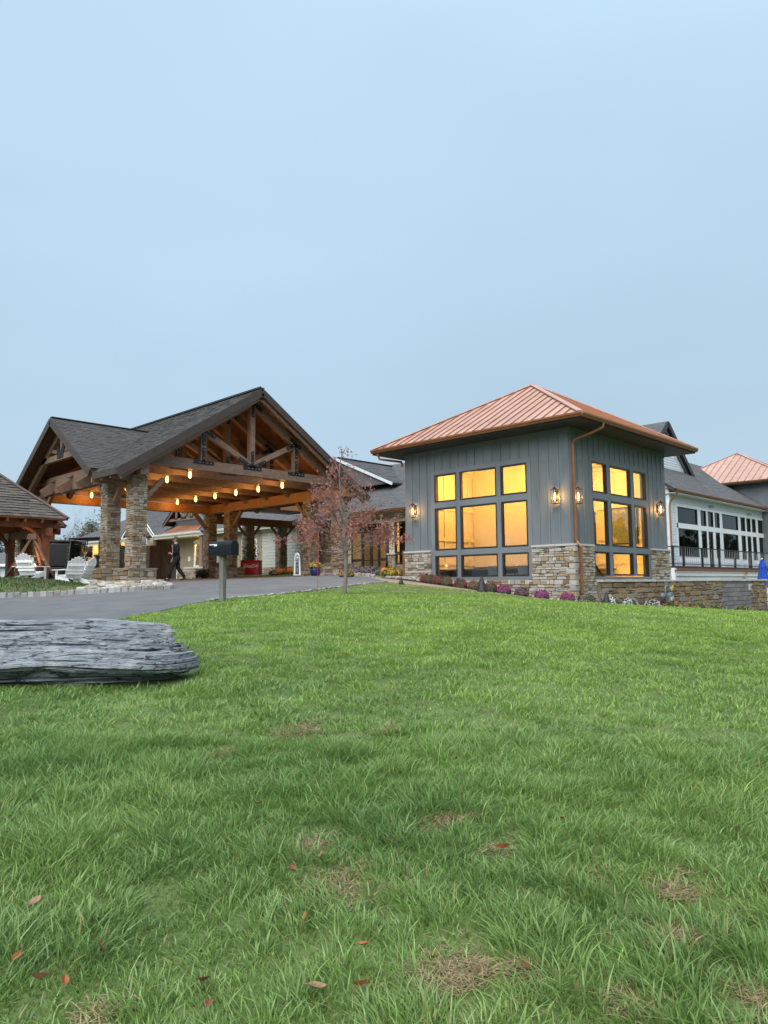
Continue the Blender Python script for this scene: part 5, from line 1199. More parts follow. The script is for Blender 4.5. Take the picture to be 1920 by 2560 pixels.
# ------------------------------------------------------------------ walking man
def person():
    q = gpt(441, 30.2); t = None
    J = {'pel': (0, 0, .93), 'sp': (.02, 0, 1.12), 'ch': (.03, 0, 1.34), 'nk': (.04, 0, 1.50), 'hd': (.075, 0, 1.60), 'tp': (.075, 0, 1.71)}
    E = [('pel', 'sp'), ('sp', 'ch'), ('ch', 'nk'), ('nk', 'hd'), ('hd', 'tp')]
    rad = {'pel': (.13, .10), 'sp': (.12, .09), 'ch': (.14, .10), 'nk': (.052, .052), 'hd': (.085, .078), 'tp': (.068, .062)}
    def chain(base, pts, rr):
        p = base
        for i, (pt, r) in enumerate(zip(pts, rr)): k = f'{base}{len(J)}'; J[k] = pt; rad[k] = (r, r); E.append((p, k)); p = k
        return p
    arms = {1: [(.03, .19, 1.42), (-.02, .25, 1.16), (.16, .20, 1.06), (.26, .12, 1.09)], -1: [(.03, -.19, 1.42), (.02, -.26, 1.14), (.14, -.27, .93), (.18, -.27, .84)]}
    legs = {1: [(.0, .09, .88), (.20, .10, .52), (.30, .10, .10), (.42, .11, .04)], -1: [(-.0, -.09, .88), (-.06, -.10, .50), (-.32, -.10, .14), (-.22, -.11, .035)]}
    for s in (1, -1):
        e = chain('ch', arms[s], (.052, .042, .034, .030))
        h = Vector(arms[s][3]); d = (h-Vector(arms[s][2])).normalized(); sd = Vector((0, 0, 1)) if s > 0 else Vector((1, 0, 0))
        for i, l in enumerate((.075, .085, .078, .062)):
            b = h+d*.03+sd*(.027-.018*i); p1 = b+d*l*.55; p2 = p1+(d*.6-Vector((0, s*.5, 0))).normalized()*l*.45
            chain(e, [tuple(b), tuple(p1), tuple(p2)], (.010, .009, .008))
        chain(e, [tuple(h+sd*.035), tuple(h+sd*.06+d*.03)], (.011, .009))
        chain('pel', legs[s], (.075, .055, .04, .035))
    names = list(J); me = bpy.data.meshes.new('person'); me.from_pydata([J[k] for k in names], [(names.index(a), names.index(b)) for a, b in E], []); me.materials.append(M['skin'])
    o = link(bpy.data.objects.new('person', me)); o.location = (q[0], q[1], q[2]+.015); o.rotation_euler = (0, 0, math.atan2(-rt[1], -rt[0])+.28); o.scale = (1.02, 1.02, 1.02)
    tag(o, 'man in dark suit, white shirt and pink tie striding left under the canopy', 'person')
    sk = o.modifiers.new('skin', 'SKIN'); sk.use_smooth_shade = True; o.modifiers.new('sub', 'SUBSURF').render_levels = 2
    if not me.skin_vertices: me.attributes.new('skin', 'FLOAT', 'POINT')
    for i, k in enumerate(names): me.skin_vertices[0].data[i].radius = rad[k]; me.skin_vertices[0].data[i].use_root = (k == 'pel')
    def oval(pts, rr, fl, name, m, n=14): MB().tube(pts, rr, n, True, fl).build(name, m, o, True, True)
    # jacket as a shaped shell
    prof = [(-.005, .80, .19, .135), (.0, .95, .185, .14), (.02, 1.12, .17, .125), (.03, 1.30, .20, .14), (.03, 1.42, .195, .12), (.03, 1.49, .09, .08)]
    vs = []; n = 20
    for x, z, w, dp in prof:
        for k in range(n): a = 2*math.pi*k/n; vs.append((x+dp*math.cos(a), w*math.sin(a), z))
    fs = [(i*n+k, i*n+(k+1) % n, (i+1)*n+(k+1) % n, (i+1)*n+k) for i in range(len(prof)-1) for k in range(n)]+[tuple(range(n))[::-1], tuple(range((len(prof)-1)*n, len(prof)*n))]
    MB().add(vs, fs).build('jacket', M['suit'], o, True, True)
    for s in (1, -1): a = arms[s]; oval([a[0], tuple(Vector(a[0]).lerp(Vector(a[1]), .5)), a[1], a[2]], [.078, .072, .062, .05], None, 'sleeve', M['suit']); oval([a[2], tuple(Vector(a[2]).lerp(Vector(a[3]), .25))], [.043, .042], None, 'cuff', M['shirt'])
    for s in (1, -1):
        l = legs[s]; oval([(l[0][0], l[0][1]*.9, .97), l[0], l[1], tuple(Vector(l[1]).lerp(Vector(l[2]), .55)), l[2]], [.105, .108, .083, .072, .068], None, 'trouser_leg', M['suit'])
        f0, f1 = Vector(l[2]), Vector(l[3]); oval([tuple(f0+Vector((-.05, 0, -.055))), tuple(f0+Vector((.03, 0, -.05))), tuple(f1+Vector((.02, 0, -.0))), tuple(f1+Vector((.07, 0, -.002)))], [.045, .052, .045, .022], .75, 'shoe', M['black'])
    # shirt front, tie
    MB().prism([(.166, -.055, 1.46), (.166, .055, 1.46), (.160, .02, 1.02), (.160, -.02, 1.02)], (.012, 0, 0)).build('shirt_front', M['shirt'], o, local=True)
    MB().prism([(.180, -.012, 1.45), (.180, .012, 1.45), (.176, .03, 1.10), (.176, 0, 1.05), (.176, -.03, 1.10)], (.006, 0, 0)).build('tie', M['tie'], o, local=True)
    oval([(.045, 0, 1.47), (.05, 0, 1.535)], [.068, .062], None, 'collar', M['shirt'])
    # head details: hair, ears, nose, eyes, mouth, glasses
    hr = MB(); n = 14; pr = [(.094, 1.62), (.098, 1.67), (.092, 1.725), (.066, 1.775), (.02, 1.795)]; hr.add([(.062+r*.96*math.cos(2*math.pi*k/n)-.012, r*.86*math.sin(2*math.pi*k/n), z+(.045 if math.cos(2*math.pi*k/n) > .3 and z < 1.7 else 0)) for r, z in pr for k in range(n)], [(i*n+k, i*n+(k+1) % n, (i+1)*n+(k+1) % n, (i+1)*n+k) for i in range(4) for k in range(n)]+[tuple(range(4*n, 5*n))]); hr.build('hair', M['hair'], o, True, True)
    MB().prism([(.155, -.014, 1.605), (.155, .014, 1.605), (.15, 0, 1.65)], (.028, 0, -.004)).build('nose', M['skin'], o, local=True)
    for s in (1, -1):
        MB().lathe([(.02, 0), (.026, .02), (.012, .035)], (.06, s*.083, 1.62), 8).build('ear', M['skin'], o, True, True); bx(.146, s*.032-.011, 1.645, .158, s*.032+.011, 1.656).build('eye', M['black'], o, local=True)
    bx(.143, -.024, 1.572, .156, .024, 1.578).build('mouth', M['tie'], o, local=True)
person()

# ------------------------------------------------------------------ lettering helper: text turned into a mesh part
def lettering(txt, size, parent, mtx, m, shear=0, name='lettering', ext=.002, sp=1.0):
    cu = bpy.data.curves.new(name, 'FONT'); cu.body = txt; cu.size = size; cu.shear = shear; cu.align_x = 'CENTER'; cu.align_y = 'CENTER'; cu.extrude = ext; cu.space_character = sp
    tmp = link(bpy.data.objects.new('tmp_text', cu)); bpy.context.view_layer.update()
    me = bpy.data.meshes.new_from_object(tmp.evaluated_get(bpy.context.evaluated_depsgraph_get())); bpy.data.objects.remove(tmp)
    me.name = name; me.materials.clear(); me.materials.append(m)
    o = bpy.data.objects.new(name, me); put(o, parent, True); o.matrix_local = mtx
    return o
UPR = Matrix.Rotation(math.pi/2, 4, 'X')        # text facing local -y

# ------------------------------------------------------------------ valet sign
q = dep(743, 1447, 34.0); vz = gz(q[0], q[1])
vsn = T('valet_sign', 'tall white and black VALET pavement sign standing in the drive', 'sign', (q[0], q[1], vz), None, AZ-math.pi/2)
bx(-.28, -.16, 0, .28, .16, .06).build('base', M['rubber'], vsn, local=True, bevel=.02)
pr = [(-.26, .06), (.26, .06), (.19, .95)] + [(.17*math.cos(a), .98+.14*math.sin(a)) for a in [math.pi*i/8 for i in range(9)]] + [(-.19, .95)]
MB().prism([(x, -.03, z) for x, z in pr], (0, .06, 0)).build('panel', M['white'], vsn, local=True, bevel=.01)
MB().prism([(-.125, -.036, .12), (.125, -.036, .12), (.11, -.036, .72), (-.11, -.036, .72)], (0, .005, 0)).build('black_field', M['printb'], vsn, local=True)
MB().prism([(-.14, -.036, .74), (.14, -.036, .74), (.125, -.036, .86), (-.125, -.036, .86)], (0, .005, 0)).build('black_field', M['printb'], vsn, local=True)
for i, ch in enumerate('VALET'): lettering(ch, .135, vsn, Matrix.Translation((0, -.042, .665-.117*i)) @ UPR, M['printw'], name='letter')
lettering('PULL', .10, vsn, Matrix.Translation((0, -.042, .80)) @ UPR, M['printw'], name='letter')
for dz in (0, .06): MB().prism([(-.12, -.036, .87+dz), (0, -.036, .95+dz), (.12, -.036, .87+dz), (.12, -.036, .90+dz), (0, -.036, .985+dz), (-.12, -.036, .90+dz)], (0, .005, 0)).build('chevron', M['printb'], vsn, local=True)

for o in vsn.children: o.location.x *= .66; o.scale = (o.scale.x*.66, o.scale.y, o.scale.z) if o.name.split('.')[0] != 'letter' else (.72, 1, 1)

# ------------------------------------------------------------------ red drinks chest
q = dep(628, 1443, 43.2); cz = gz(q[0], q[1])
ck = T('drinks_cooler', 'bright red chest cooler with white script lettering between stone columns', 'cooler', (q[0], q[1], cz), None, AZ-math.pi/2-.12)
W_, H_ = .56, .86
bx(-W_, -.35, .06, W_, .35, H_).build('chest', M['red'], ck, local=True, bevel=.03); bx(-W_-.02, -.37, H_, W_+.02, .37, H_+.05).build('lid', M['red'], ck, local=True, bevel=.015)
bx(-W_+.02, -.33, 0, W_-.02, .33, .06).build('plinth', M['creamtrim'], ck, local=True)
for s in (-1, 1): bx(s*W_-.03, -.385, .5, s*W_+.03+.0, -.36, .58).build('latch', M['galv'], ck, local=True)
lettering('Coca‑Cola'.replace('‑', '-'), .235, ck, Matrix.Translation((.06, -.358, .58)) @ UPR, M['printw'], .38, 'script_lettering', .003, .86)
MB().tube([(-.33+.09*i, -.357, .50+.025*math.sin(i*.9)) for i in range(8)], [.004, .010, .012, .012, .010, .008, .006, .003], 5).build('script_flourish', M['printw'], ck, local=True)
lettering('Coca-Cola', .14, ck, Matrix.Translation((-W_-.004, 0, .62)) @ Matrix.Rotation(-math.pi/2, 4, 'Z') @ UPR, M['printw'], .38, 'script_lettering', .003, .86)
for i in range(6): MB().tube([(-.25+.12*i, -.352, .16), (-.25+.12*i, -.36, .16)], .012, 6).build('rivet', M['galv'], ck, local=True)

# ------------------------------------------------------------------ gas meter on the retaining wall
q = onY(1672, 1490, 11.72); gm0 = (q[0], 11.72, gz(q[0], 11.72))
gm_t = T('gas_meter', 'grey gas meter with curved pipe, round regulator and yellow tag', 'gas meter', gm0); gm_t.scale = (.85, .85, .78)
zc_ = (q[2]-gm0[2])/.78-.06
MB().prism([(-.18, -.14, zc_-.36), (.24, -.14, zc_-.36), (.30, -.14, zc_-.28), (.30, -.14, zc_+.08), (.20, -.14, zc_+.24), (-.12, -.14, zc_+.24), (-.18, -.14, zc_+.08)], (0, .26, 0)).build('meter_body', M['galv'], gm_t, local=True, bevel=.035)
bx(-.14, -.165, zc_-.16, -.02, -.142, zc_+.02).build('dial_panel', M['white'], gm_t, local=True); bx(.06, -.165, zc_-.08, .16, -.142, zc_+.06).build('label_plate', M['creamtrim'], gm_t, local=True)
MB().tube([(-.34, 0, 0), (-.34, 0, zc_+.42), (-.31, 0, zc_+.52), (-.22, 0, zc_+.56), (-.12, 0, zc_+.52), (-.09, 0, zc_+.42), (-.09, 0, zc_+.22)], .04, 9).build('riser_pipe', M['galv'], gm_t, True, True)
MB().tube([(.18, 0, zc_+.2), (.18, 0, zc_+.44), (.24, 0, zc_+.52), (.62, .06, zc_+.52)], .035, 9).build('outlet_pipe', M['galv'], gm_t, True, True)
MB().tube([(-.62, -.06, zc_+.06), (-.62, .06, zc_+.06)], .17, 14).build('regulator', M['galv'], gm_t, True, True, bevel=.02); MB().tube([(-.62, 0, zc_+.06), (-.34, 0, zc_+.06)], .03, 8).build('regulator_pipe', M['galv'], gm_t, True, True); MB().tube([(-.62, -.09, zc_+.06), (-.62, -.06, zc_+.06)], .06, 10).build('regulator_cap', M['galv'], gm_t, True, True)
MB().prism([(.10, -.06, zc_+.42), (.36, -.06, zc_+.60), (.44, -.06, zc_+.50), (.18, -.06, zc_+.32)], (0, .012, 0)).build('warning_tag', M['yellow'], gm_t, local=True)
lb = T('junction_box', 'small grey outlet box fixed to the concrete block patch', 'box', tuple(onY(1874, 1468, 12.04))); bx(-.14, -.06, -.16, .14, .03, .14).build('housing', M['capstone'], lb, local=True, bevel=.02); bx(-.07, -.075, -.07, .07, -.061, .05).build('cover', M['galv'], lb, local=True)

# ------------------------------------------------------------------ closed blue parasol behind the wall
q = onY(1905, 1400, 14.6); uz = -2.0
um = T('patio_umbrella', 'closed royal blue patio umbrella behind the retaining wall', 'umbrella', (q[0], 14.6, uz)); um.scale = (.85, .85, 1); zt = q[2]+.05-uz
MB().tube([(0, 0, 0), (0, 0, zt)], .025, 8).build('pole', M['white'], um, local=True); MB().lathe([(.02, 0), (.05, .02), (.045, .07), (.01, .1)], (0, 0, zt-.02), 10).build('finial', M['white'], um, local=True)
for nm, z0, z1, r0, r1 in (('top_fold', zt-.5, zt-.03, .27, .08), ('canopy', zt-1.7, zt-.4, .46, .16)):
    vs = []; n = 32; rows = 8
    for i in range(rows+1):
        t_ = i/rows; z = z0+(z1-z0)*t_; r = r0+(r1-r0)*t_**.8
        for k in range(n): a = 2*math.pi*k/n; rr = r*(1+.22*math.sin(8*a+.6*math.sin(3*t_))); vs.append((rr*math.cos(a)+.05*(1-t_), rr*math.sin(a), z+.03*math.sin(5*a)*(1-t_)))
    MB().add(vs, [(i*n+k, i*n+(k+1) % n, (i+1)*n+(k+1) % n, (i+1)*n+k) for i in range(rows) for k in range(n)]).build(nm, M['blue'], um, True, True)
MB().lathe([(.3, 0), (.28, .08), (.05, .1)], n=14).build('base', M['black'], um, local=True)

# ------------------------------------------------------------------ marker stake, landscape lights
q = gpt(794, 20.8)
ms = T('marker_stake', 'thin red driveway marker stake at the lawn edge left of the maple', 'stake', q); M['stakered'] = mat('stake_red', (.55, .05, .03), .5, .1, 5)
MB().tube([(0, 0, -.1), (.01, 0, .6), (.06, .03, 1.62)], .008, 6).build('rod', M['stakered'], ms, local=True); MB().tube([(.05, .025, 1.4), (.06, .03, 1.62)], .011, 6).build('reflector', M['orange'], ms, local=True)
def up_light(x, y, plane, label, s=1.0):
    p = onX(x, y, plane) if plane > 15 else onY(x, y, plane); z = gz(p[0], p[1])
    t = T('landscape_light', label, 'light', (p[0], p[1], z), 'black cone lights along the path')
    MB().tube([(0, 0, -.1), (0, 0, .1)], .02, 6).build('stem', M['black'], t, local=True)
    MB().lathe([(.17*s, .0), (.16*s, .04), (.05*s, .40*s), (.03*s, .46*s)], n=12).build('hood', M['black'], t, True, True)
up_light(1205, 1484, 18.75, 'tall black cone light standing at the lawn edge before the mums', 1.05); up_light(1003, 1466, 18.6, 'small black cone light at the lawn tip beside the path', .55); up_light(1517, 1518, 10.75, 'black cone light among white mums at the right', .8)
# ------------------------------------------------------------------ mums, planter, pumpkins
def petal_mesh(name, m, n, r, h, size, seed, lo=0.05, fl=6):
    rr = random.Random(seed); mb = MB()
    for i in range(n):
        a = rr.uniform(0, 2*math.pi); u = rr.random()**.62; el = math.acos(1-u*(1-lo)); bump = 1+.10*math.sin(3*a+seed)+rr.uniform(-.10, .06)
        nrm = Vector((math.sin(el)*math.cos(a), math.sin(el)*math.sin(a), math.cos(el))); c = Vector((nrm.x*r*bump, nrm.y*r*bump, nrm.z*h*bump+.03))
        nn = (nrm+Vector((rr.uniform(-.6, .6), rr.uniform(-.6, .6), rr.uniform(-.3, .6)))).normalized(); t = nn.orthogonal().normalized(); b = nn.cross(t); s = size*rr.uniform(.7, 1.25); ph = rr.uniform(0, 6)
        vs = [c+nn*s*.25]+[c+(t*math.cos(ph+2*math.pi*k/fl)+b*math.sin(ph+2*math.pi*k/fl))*s*(1 if k % 2 else .72) for k in range(fl)]
        mb.add(vs, [(0, 1+k, 1+(k+1) % fl) for k in range(fl)])
    return mb.mesh(name, m)
def fmat(name, col, col2): return mat(name, col, .8, .3, 12, col2=col2, rand=.3, trans=.2)
FM = dict(red=fmat('dark_red_flowers', (.19, .035, .04), (.28, .07, .07)), brown=fmat('faded_brown_flowers', (.19, .09, .06), (.26, .14, .10)), magenta=fmat('magenta_flowers', (.26, .025, .16), (.42, .07, .27)), plum=fmat('dull_plum_flowers', (.17, .06, .11), (.26, .11, .17)),
          pink=fmat('dry_pink_flowers', (.26, .16, .15), (.36, .24, .22)), white=fmat('white_flowers', (.60, .55, .60), (.75, .72, .74)), gold=fmat('gold_flowers', (.42, .22, .05), (.52, .33, .10)), straw=fmat('straw_flowers', (.36, .29, .12), (.45, .38, .19)), yellow=fmat('yellow_flowers', (.70, .40, .02), (.80, .52, .05)), mauve=fmat('mauve_flowers', (.26, .13, .19), (.36, .20, .27)))
M['foliage'] = mat('mum_foliage', (.045, .075, .03), .8, .35, 14, rand=.35, trans=.15)
_pm = {}
def mum(loc, r, h, k, label, group='potted and bedded mums', dens=1.0, name='chrysanthemum'):
    t = T(name, label, 'flowers', loc, group, rng.uniform(0, 6)); key = (k, round(dens, 1))
    if key not in _pm:
        _pm[key] = (petal_mesh('foliage', M['foliage'], 260, .94, .90, .16, 5, -.15, 5), petal_mesh('blooms', FM[k], int(300*dens), 1.0, 1.0, .085, hash(k) % 50 if False else len(_pm)+3, .05))
    for nm, me in zip(('foliage', 'blooms'), _pm[key]):
        o = bpy.data.objects.new(nm, me); put(o, t, True); o.scale = (r, r, h); o['kind'] = 'stuff'
    core = MB().lathe([(r*.5, 0), (r*.8, h*.25), (r*.75, h*.6), (r*.3, h*.85)], n=10).build('stems', M['foliage'], t, True, True)
    return t
mums_l = [(1065, 1455, 'red', 'dark red mum at the left end of the bed under the pavilion window'), (1076, 1460, 'red', 'dark red mum, second from the left in the pavilion bed'), (1095, 1462, 'red', 'rounded dark red mum, third from the left in the pavilion bed'), (1118, 1466, 'brown', 'faded greenish brown mum between dark red mums'),
          (1152, 1470, 'red', 'dark red mum under the left edge of the middle window'), (1186, 1474, 'brown', 'brown faded mum left of the tall black cone light'), (1227, 1479, 'red', 'reddish brown mum right of the tall black cone light'), (1259, 1486, 'magenta', 'bright magenta mum, leftmost of the magenta ones'),
          (1305, 1491, 'plum', 'dull plum mum between two magenta mums'), (1355, 1498, 'magenta', 'bright magenta mum right of the plum one'), (1418, 1505, 'magenta', 'bright magenta mum next to the corner downspout')]
for i, (x, y, k, lb) in enumerate(mums_l):
    p = onX(x, y, 20.55); mum((p[0]+.0, p[1], gz(p[0], p[1])+.05), .235 if i != 3 else .20, .30 if k in ('red', 'brown') else .27, k, lb, 'mums in the pavilion bed', 1.7 if k == 'magenta' else 2.0)
mums_r = [(1469, 1510, 'pink', 'dry pinkish mum right of the downspout'), (1527, 1516, 'white', 'white mum beside the black cone light'), (1573, 1521, 'white', 'white mum in the middle of three white ones'), (1630, 1524, 'white', 'white mum nearest the gas meter'), (1683, 1528, 'gold', 'gold mum under the gas meter'), (1744, 1532, 'gold', 'gold mum right of the gas meter'), (1794, 1536, 'straw', 'straw coloured mum left of the concrete block patch'), (1860, 1540, 'straw', 'straw coloured mum before the concrete block patch'), (1914, 1542, 'plum', 'plum mum at the far right end of the wall')]
for x, y, k, lb in mums_r:
    p = onY(x, y, 11.25); s = .27 if x < 1660 else .33; mum((p[0], p[1], gz(p[0], p[1])+.05), s, .27 if x < 1660 else .26, k, lb, 'mums along the retaining wall', 1.2 if k == 'white' else .7)
def at_gnd(x, d): return gpt(x, d)
for i, (x, d) in enumerate([(882, 33.0), (904, 33.4), (926, 33.6), (946, 33.4)]): q = at_gnd(x, d); mum((q[0], q[1], q[2]), .42, .42, 'mauve', f'mauve mum in the row below the entry doors, {ORD[i]} from the left', 'mauve mums below the entry', 1.2)
for x, d, k, lb, r in ((974, 31.0, 'yellow', 'large yellow mum in the bed by the entry path', .34), (1000, 31.8, 'yellow', 'smaller yellow mum against the pavilion corner', .26), (866, 29.0, 'gold', 'orange gold mum left behind the maple trunk', .30), (701, 41.5, 'yellow', 'yellow mum behind the left pumpkin', .30), (720, 41.8, 'yellow', 'yellow mum behind the right pumpkin', .30), (684, 41.0, 'straw', 'green straw coloured mum left of the pumpkins', .28)):
    q = at_gnd(x, d); mum((q[0], q[1], q[2]+.05), r, r*.95, k, lb, 'yellow autumn mums', 1.4)
def pumpkin(loc, r, label):
    t = T('pumpkin', label, 'pumpkin', loc, 'orange pumpkins'); vs = []; n, m = 40, 14
    for i in range(m+1):
        a = math.pi*i/m
        for k in range(n): th = 2*math.pi*k/n; rr = r*math.sin(a)**.8*(1-.10*abs(math.cos(5*th))**.6*1.0) if 0 < i < m else 0; vs.append((rr*math.cos(th), rr*math.sin(th), r*.8*(1-math.cos(a)) - (.12*r if i == m else 0)))
    MB().add(vs, [(i*n+k, i*n+(k+1) % n, (i+1)*n+(k+1) % n, (i+1)*n+k) for i in range(m) for k in range(n)]).build('flesh', M['orange'], t, True, True)
    MB().tube([(0, 0, 1.45*r), (.05*r, 0, 1.65*r), (.2*r, 0, 1.85*r)], [.16*r, .11*r, .09*r], 6).build('stalk', M['foliage'], t, local=True)
for x, d, r, lb in ((699, 40.2, .20, 'orange pumpkin left of the valet sign'), (723, 40.4, .19, 'orange pumpkin close to the valet sign'), (962, 32.4, .19, 'orange pumpkin between mauve and yellow mums')): q = at_gnd(x, d); pumpkin((q[0], q[1], q[2]+.06), r, lb)
q = at_gnd(788, 32.5)
pt = T('planter', 'glossy cobalt blue ribbed planter on the gravel before the columns', 'planter', (q[0], q[1], q[2])); ZP = .46
MB().lathe([(.15, 0), (.20, .06), (.235, .2), (.235, .32), (.205, .42), (.225, .44), (.225, ZP), (.19, ZP), (.17, .36)], n=24).build('pot', M['bluepot'], pt, True, True)
for z in (.12, .2, .28, .36): MB().lathe([(.232, z-.012), (.246, z), (.232, z+.012)], n=24).build('rib', M['bluepot'], pt, True, True)
mum((q[0], q[1], q[2]+ZP-.06), .26, .24, 'yellow', 'round yellow mum growing in the blue planter', 'yellow autumn mums', 1.6)

# ------------------------------------------------------------------ trees
def leaf(mb, c, nrm, s, rr):
    t = nrm.orthogonal().normalized(); b = nrm.cross(t); ph = rr.uniform(0, 6); f = lambda a, r: c+(t*math.cos(a+ph)+b*math.sin(a+ph))*s*r+nrm*s*.15*rr.uniform(-1, 1)
    vs = [f(0, .15)]+[f(a, r) for a, r in ((-2.2, .55), (-1.3, .95), (-.75, .5), (0, 1.15), (.75, .5), (1.3, .95), (2.2, .55))]; mb.add(vs, [(0, i, i+1) for i in range(1, 7)])
def grow(mb, p, d, L, r, depth, rr, tips, spread=.55, upb=.25, n=5, kids=3, shrink=.66):
    pts = [Vector(p)]; dd = Vector(d).normalized(); k = 4
    for i in range(k): dd = (dd+Vector((rr.gauss(0, .10), rr.gauss(0, .10), rr.gauss(0, .08)+upb*.12))).normalized(); pts.append(pts[-1]+dd*L/k)
    rad = [r*(1-.55*i/k) for i in range(k+1)]
    if depth == 0: rad = [max(.0022, x) for x in rad]
    mb.tube(pts, rad, n if depth > 0 else 3, False)
    if depth == 2: tips.extend([(pts[2], dd, 2), (pts[3], dd, 2), (pts[4], dd, 2)])
    if depth <= 1: tips.extend([(pts[-1], dd, depth), (pts[-2], dd, depth), (pts[2], dd, depth)])
    if depth == 0: return
    for i in range(kids+(1 if rr.random() < .4 else 0)):
        j = rr.choice((2, 3, 4, 4)) if i else 4; a = rr.uniform(0, 2*math.pi); o = dd.orthogonal().normalized(); o = Matrix.Rotation(a, 3, dd) @ o
        nd = (dd*(1-spread*.5)+o*spread*rr.uniform(.7, 1.2)+Vector((0, 0, upb*.4))).normalized(); grow(mb, pts[j], nd, L*shrink*rr.uniform(.75, 1.15), rad[j]*.68, depth-1, rr, tips, spread, upb, n, kids, shrink)
M['maple'] = mat('maple_leaf', (1, 1, 1), .7, .25, 20, palette=[(.33, .10, .095), (.40, .15, .13), (.26, .095, .085), (.40, .19, .15), (.46, .12, .14), (.31, .15, .11), (.37, .13, .12)], trans=.35)
M['mapley'] = mat('maple_leaf_turning', (1, 1, 1), .7, .25, 20, palette=[(.25, .15, .05), (.32, .20, .05), (.20, .15, .05), (.30, .13, .06)], trans=.35)
def maple():
    rr = random.Random(5); b = gpt(862, 19.0); t = T('maple_tree', 'young maple with sparse red autumn leaves on the lawn', 'tree', b)
    # trunk follows the photo: local x = right, y = away (turned with the camera)
    W = lambda s, dd, z: Vector((rt[0]*s+fw[0]*dd, rt[1]*s+fw[1]*dd, z)); tk = MB()
    spine = [W(0, 0, -.15), W(.0, 0, .1), W(.03, 0, .6), W(.03, .02, 1.1), W(-.02, .03, 1.7), W(-.09, .02, 2.3), W(-.13, 0, 2.9), W(-.13, .02, 3.4), W(-.06, .02, 3.75)]
    tk.tube(spine, [.085, .055, .05, .047, .038, .03, .022, .013, .006], 10); tk.build('trunk', M['bark'], t, True, True)
    br = MB(); tips = []
    def along(z):
        for a, c in zip(spine, spine[1:]):
            if a.z <= z <= c.z: return a.lerp(c, (z-a.z)/(c.z-a.z))
        return spine[-1]
    for i in range(30):
        z = 1.0+1.75*(i/29)**1.15; az = i*2.4+rr.uniform(-.4, .4); lowf = max(0, 1-(z-1.0)/1.75); el = (.28+.55*(1-lowf))+rr.uniform(-.12, .15); L = (.84*lowf+.58)*rr.uniform(.8, 1.12)
        d = W(math.cos(az)*math.cos(el), math.sin(az)*math.cos(el), math.sin(el)); p = along(z)
        grow(br, p, d, L*.62, .017*(.7+.5*lowf), 2, rr, tips, .5, .30, 5, 3, .66)
    # the two tall bare leaders at the top
    for d, z, L in ((W(.25, 0, 1), 2.6, .9), (W(-.5, .1, .9), 2.0, .9), (W(.55, 0, .8), 2.1, .95), (W(.1, 0, 1), 3.3, .5), (W(-.2, .1, 1), 3.1, .45), (W(.75, 0, .62), 1.8, 1.0), (W(-.75, 0, .6), 1.75, 1.0)): grow(br, along(z), d, L*.75, .013, 2, rr, tips, .35, .5, 5, 2, .6)
    br.build('branches', M['bark'], t, True)
    lv, ly = MB(), MB()
    for p, d, dp in tips:
        h = p.z; dens = 2.1 if h < 1.5 else (1.5 if h < 1.95 else (.6 if h < 2.4 else .28)); n = int(dens*rr.uniform(1.0, 5.4)+rr.random()*.7)
        s = Vector((p.x, p.y)).dot(Vector(rt[:2])); low = h < 1.35 and s < .15
        for k in range(n):
            c = p+Vector((rr.gauss(0, .075), rr.gauss(0, .075), rr.gauss(-.05, .065))); leaf(ly if (low and rr.random() < .55) else lv, c, Vector((rr.gauss(0, 1), rr.gauss(0, 1), rr.gauss(.3, .8))).normalized(), rr.uniform(.030, .052), rr)
    lv.build('crown', M['maple'], t); ly.build('lower_crown', M['mapley'], t, label='yellowish olive leaves low on the left')
    for o in t.children: o.location = (0, 0, 0)
maple()
def bare_tree(x, d, H, seed, label, name='bare_tree', leafy=None):
    b = gpt(x, d); b = (b[0], b[1], b[2]-.3); rr = random.Random(seed); t = T(name, label, 'tree', b, 'trees beyond the gazebo'); mb = MB(); tips = []
    r0 = .012*H+.03
    for k in range(3): grow(mb, (0, 0, H*.12*k), (rr.gauss(0, .22), rr.gauss(0, .22), 1), H*.36, r0*(1-.2*k), 4, rr, tips, .50, .18, 5, 3, .68)
    tk = MB().tube([(0, 0, -.5), (0, 0, H*.18), (.03*H*rr.uniform(-1, 1), 0, H*.40)], [r0*1.5, r0*1.15, r0*.8], 7); tk.build('trunk', M['greybark'], t, True, True); mb.build('crown', M['greybark'], t, True)
    if leafy:
        lf = MB()
        for p, dd, dp in tips:
            if rr.random() < .8: c = p+Vector((rr.gauss(0, .3), rr.gauss(0, .3), rr.gauss(0, .3))); leaf(lf, c, Vector((rr.gauss(0, 1), rr.gauss(0, 1), rr.gauss(0, 1))).normalized(), rr.uniform(.10, .22), rr)
        lf.build('foliage', leafy, t, local=True)
    for o in t.children: o.location = (0, 0, 0)
M['olive'] = mat('olive_leaf', (.10, .095, .04), .8, .3, 10, rand=.4, trans=.2)
M['russet'] = mat('russet_leaf', (.13, .085, .055), .8, .3, 10, rand=.4, trans=.2)
M['conifer'] = mat('conifer_needle', (.030, .050, .026), .85, .35, 10, rand=.35)
for x, d, H, s, lb, lf in ((150, 85, 8.3, 1, 'bare grey tree just right of the gazebo roof', None), (176, 95, 8.2, 2, 'bare twiggy tree in the middle of the gap beside the gazebo', None), (205, 90, 7.8, 3, 'olive leaved tree left of the stone column', M['olive']), (238, 100, 10.2, 4, 'tall bare tree against the left stone column', None), (128, 78, 5.0, 5, 'low yellowing shrub tree beside the gazebo post', M['olive']), (224, 80, 5.2, 6, 'low russet tree behind the clubhouse eave', M['russet']), (172, 76, 4.2, 8, 'low russet scrub tree behind the grey roofed house', M['russet'])):
    bare_tree(x, d, H, s, lb, leafy=lf)
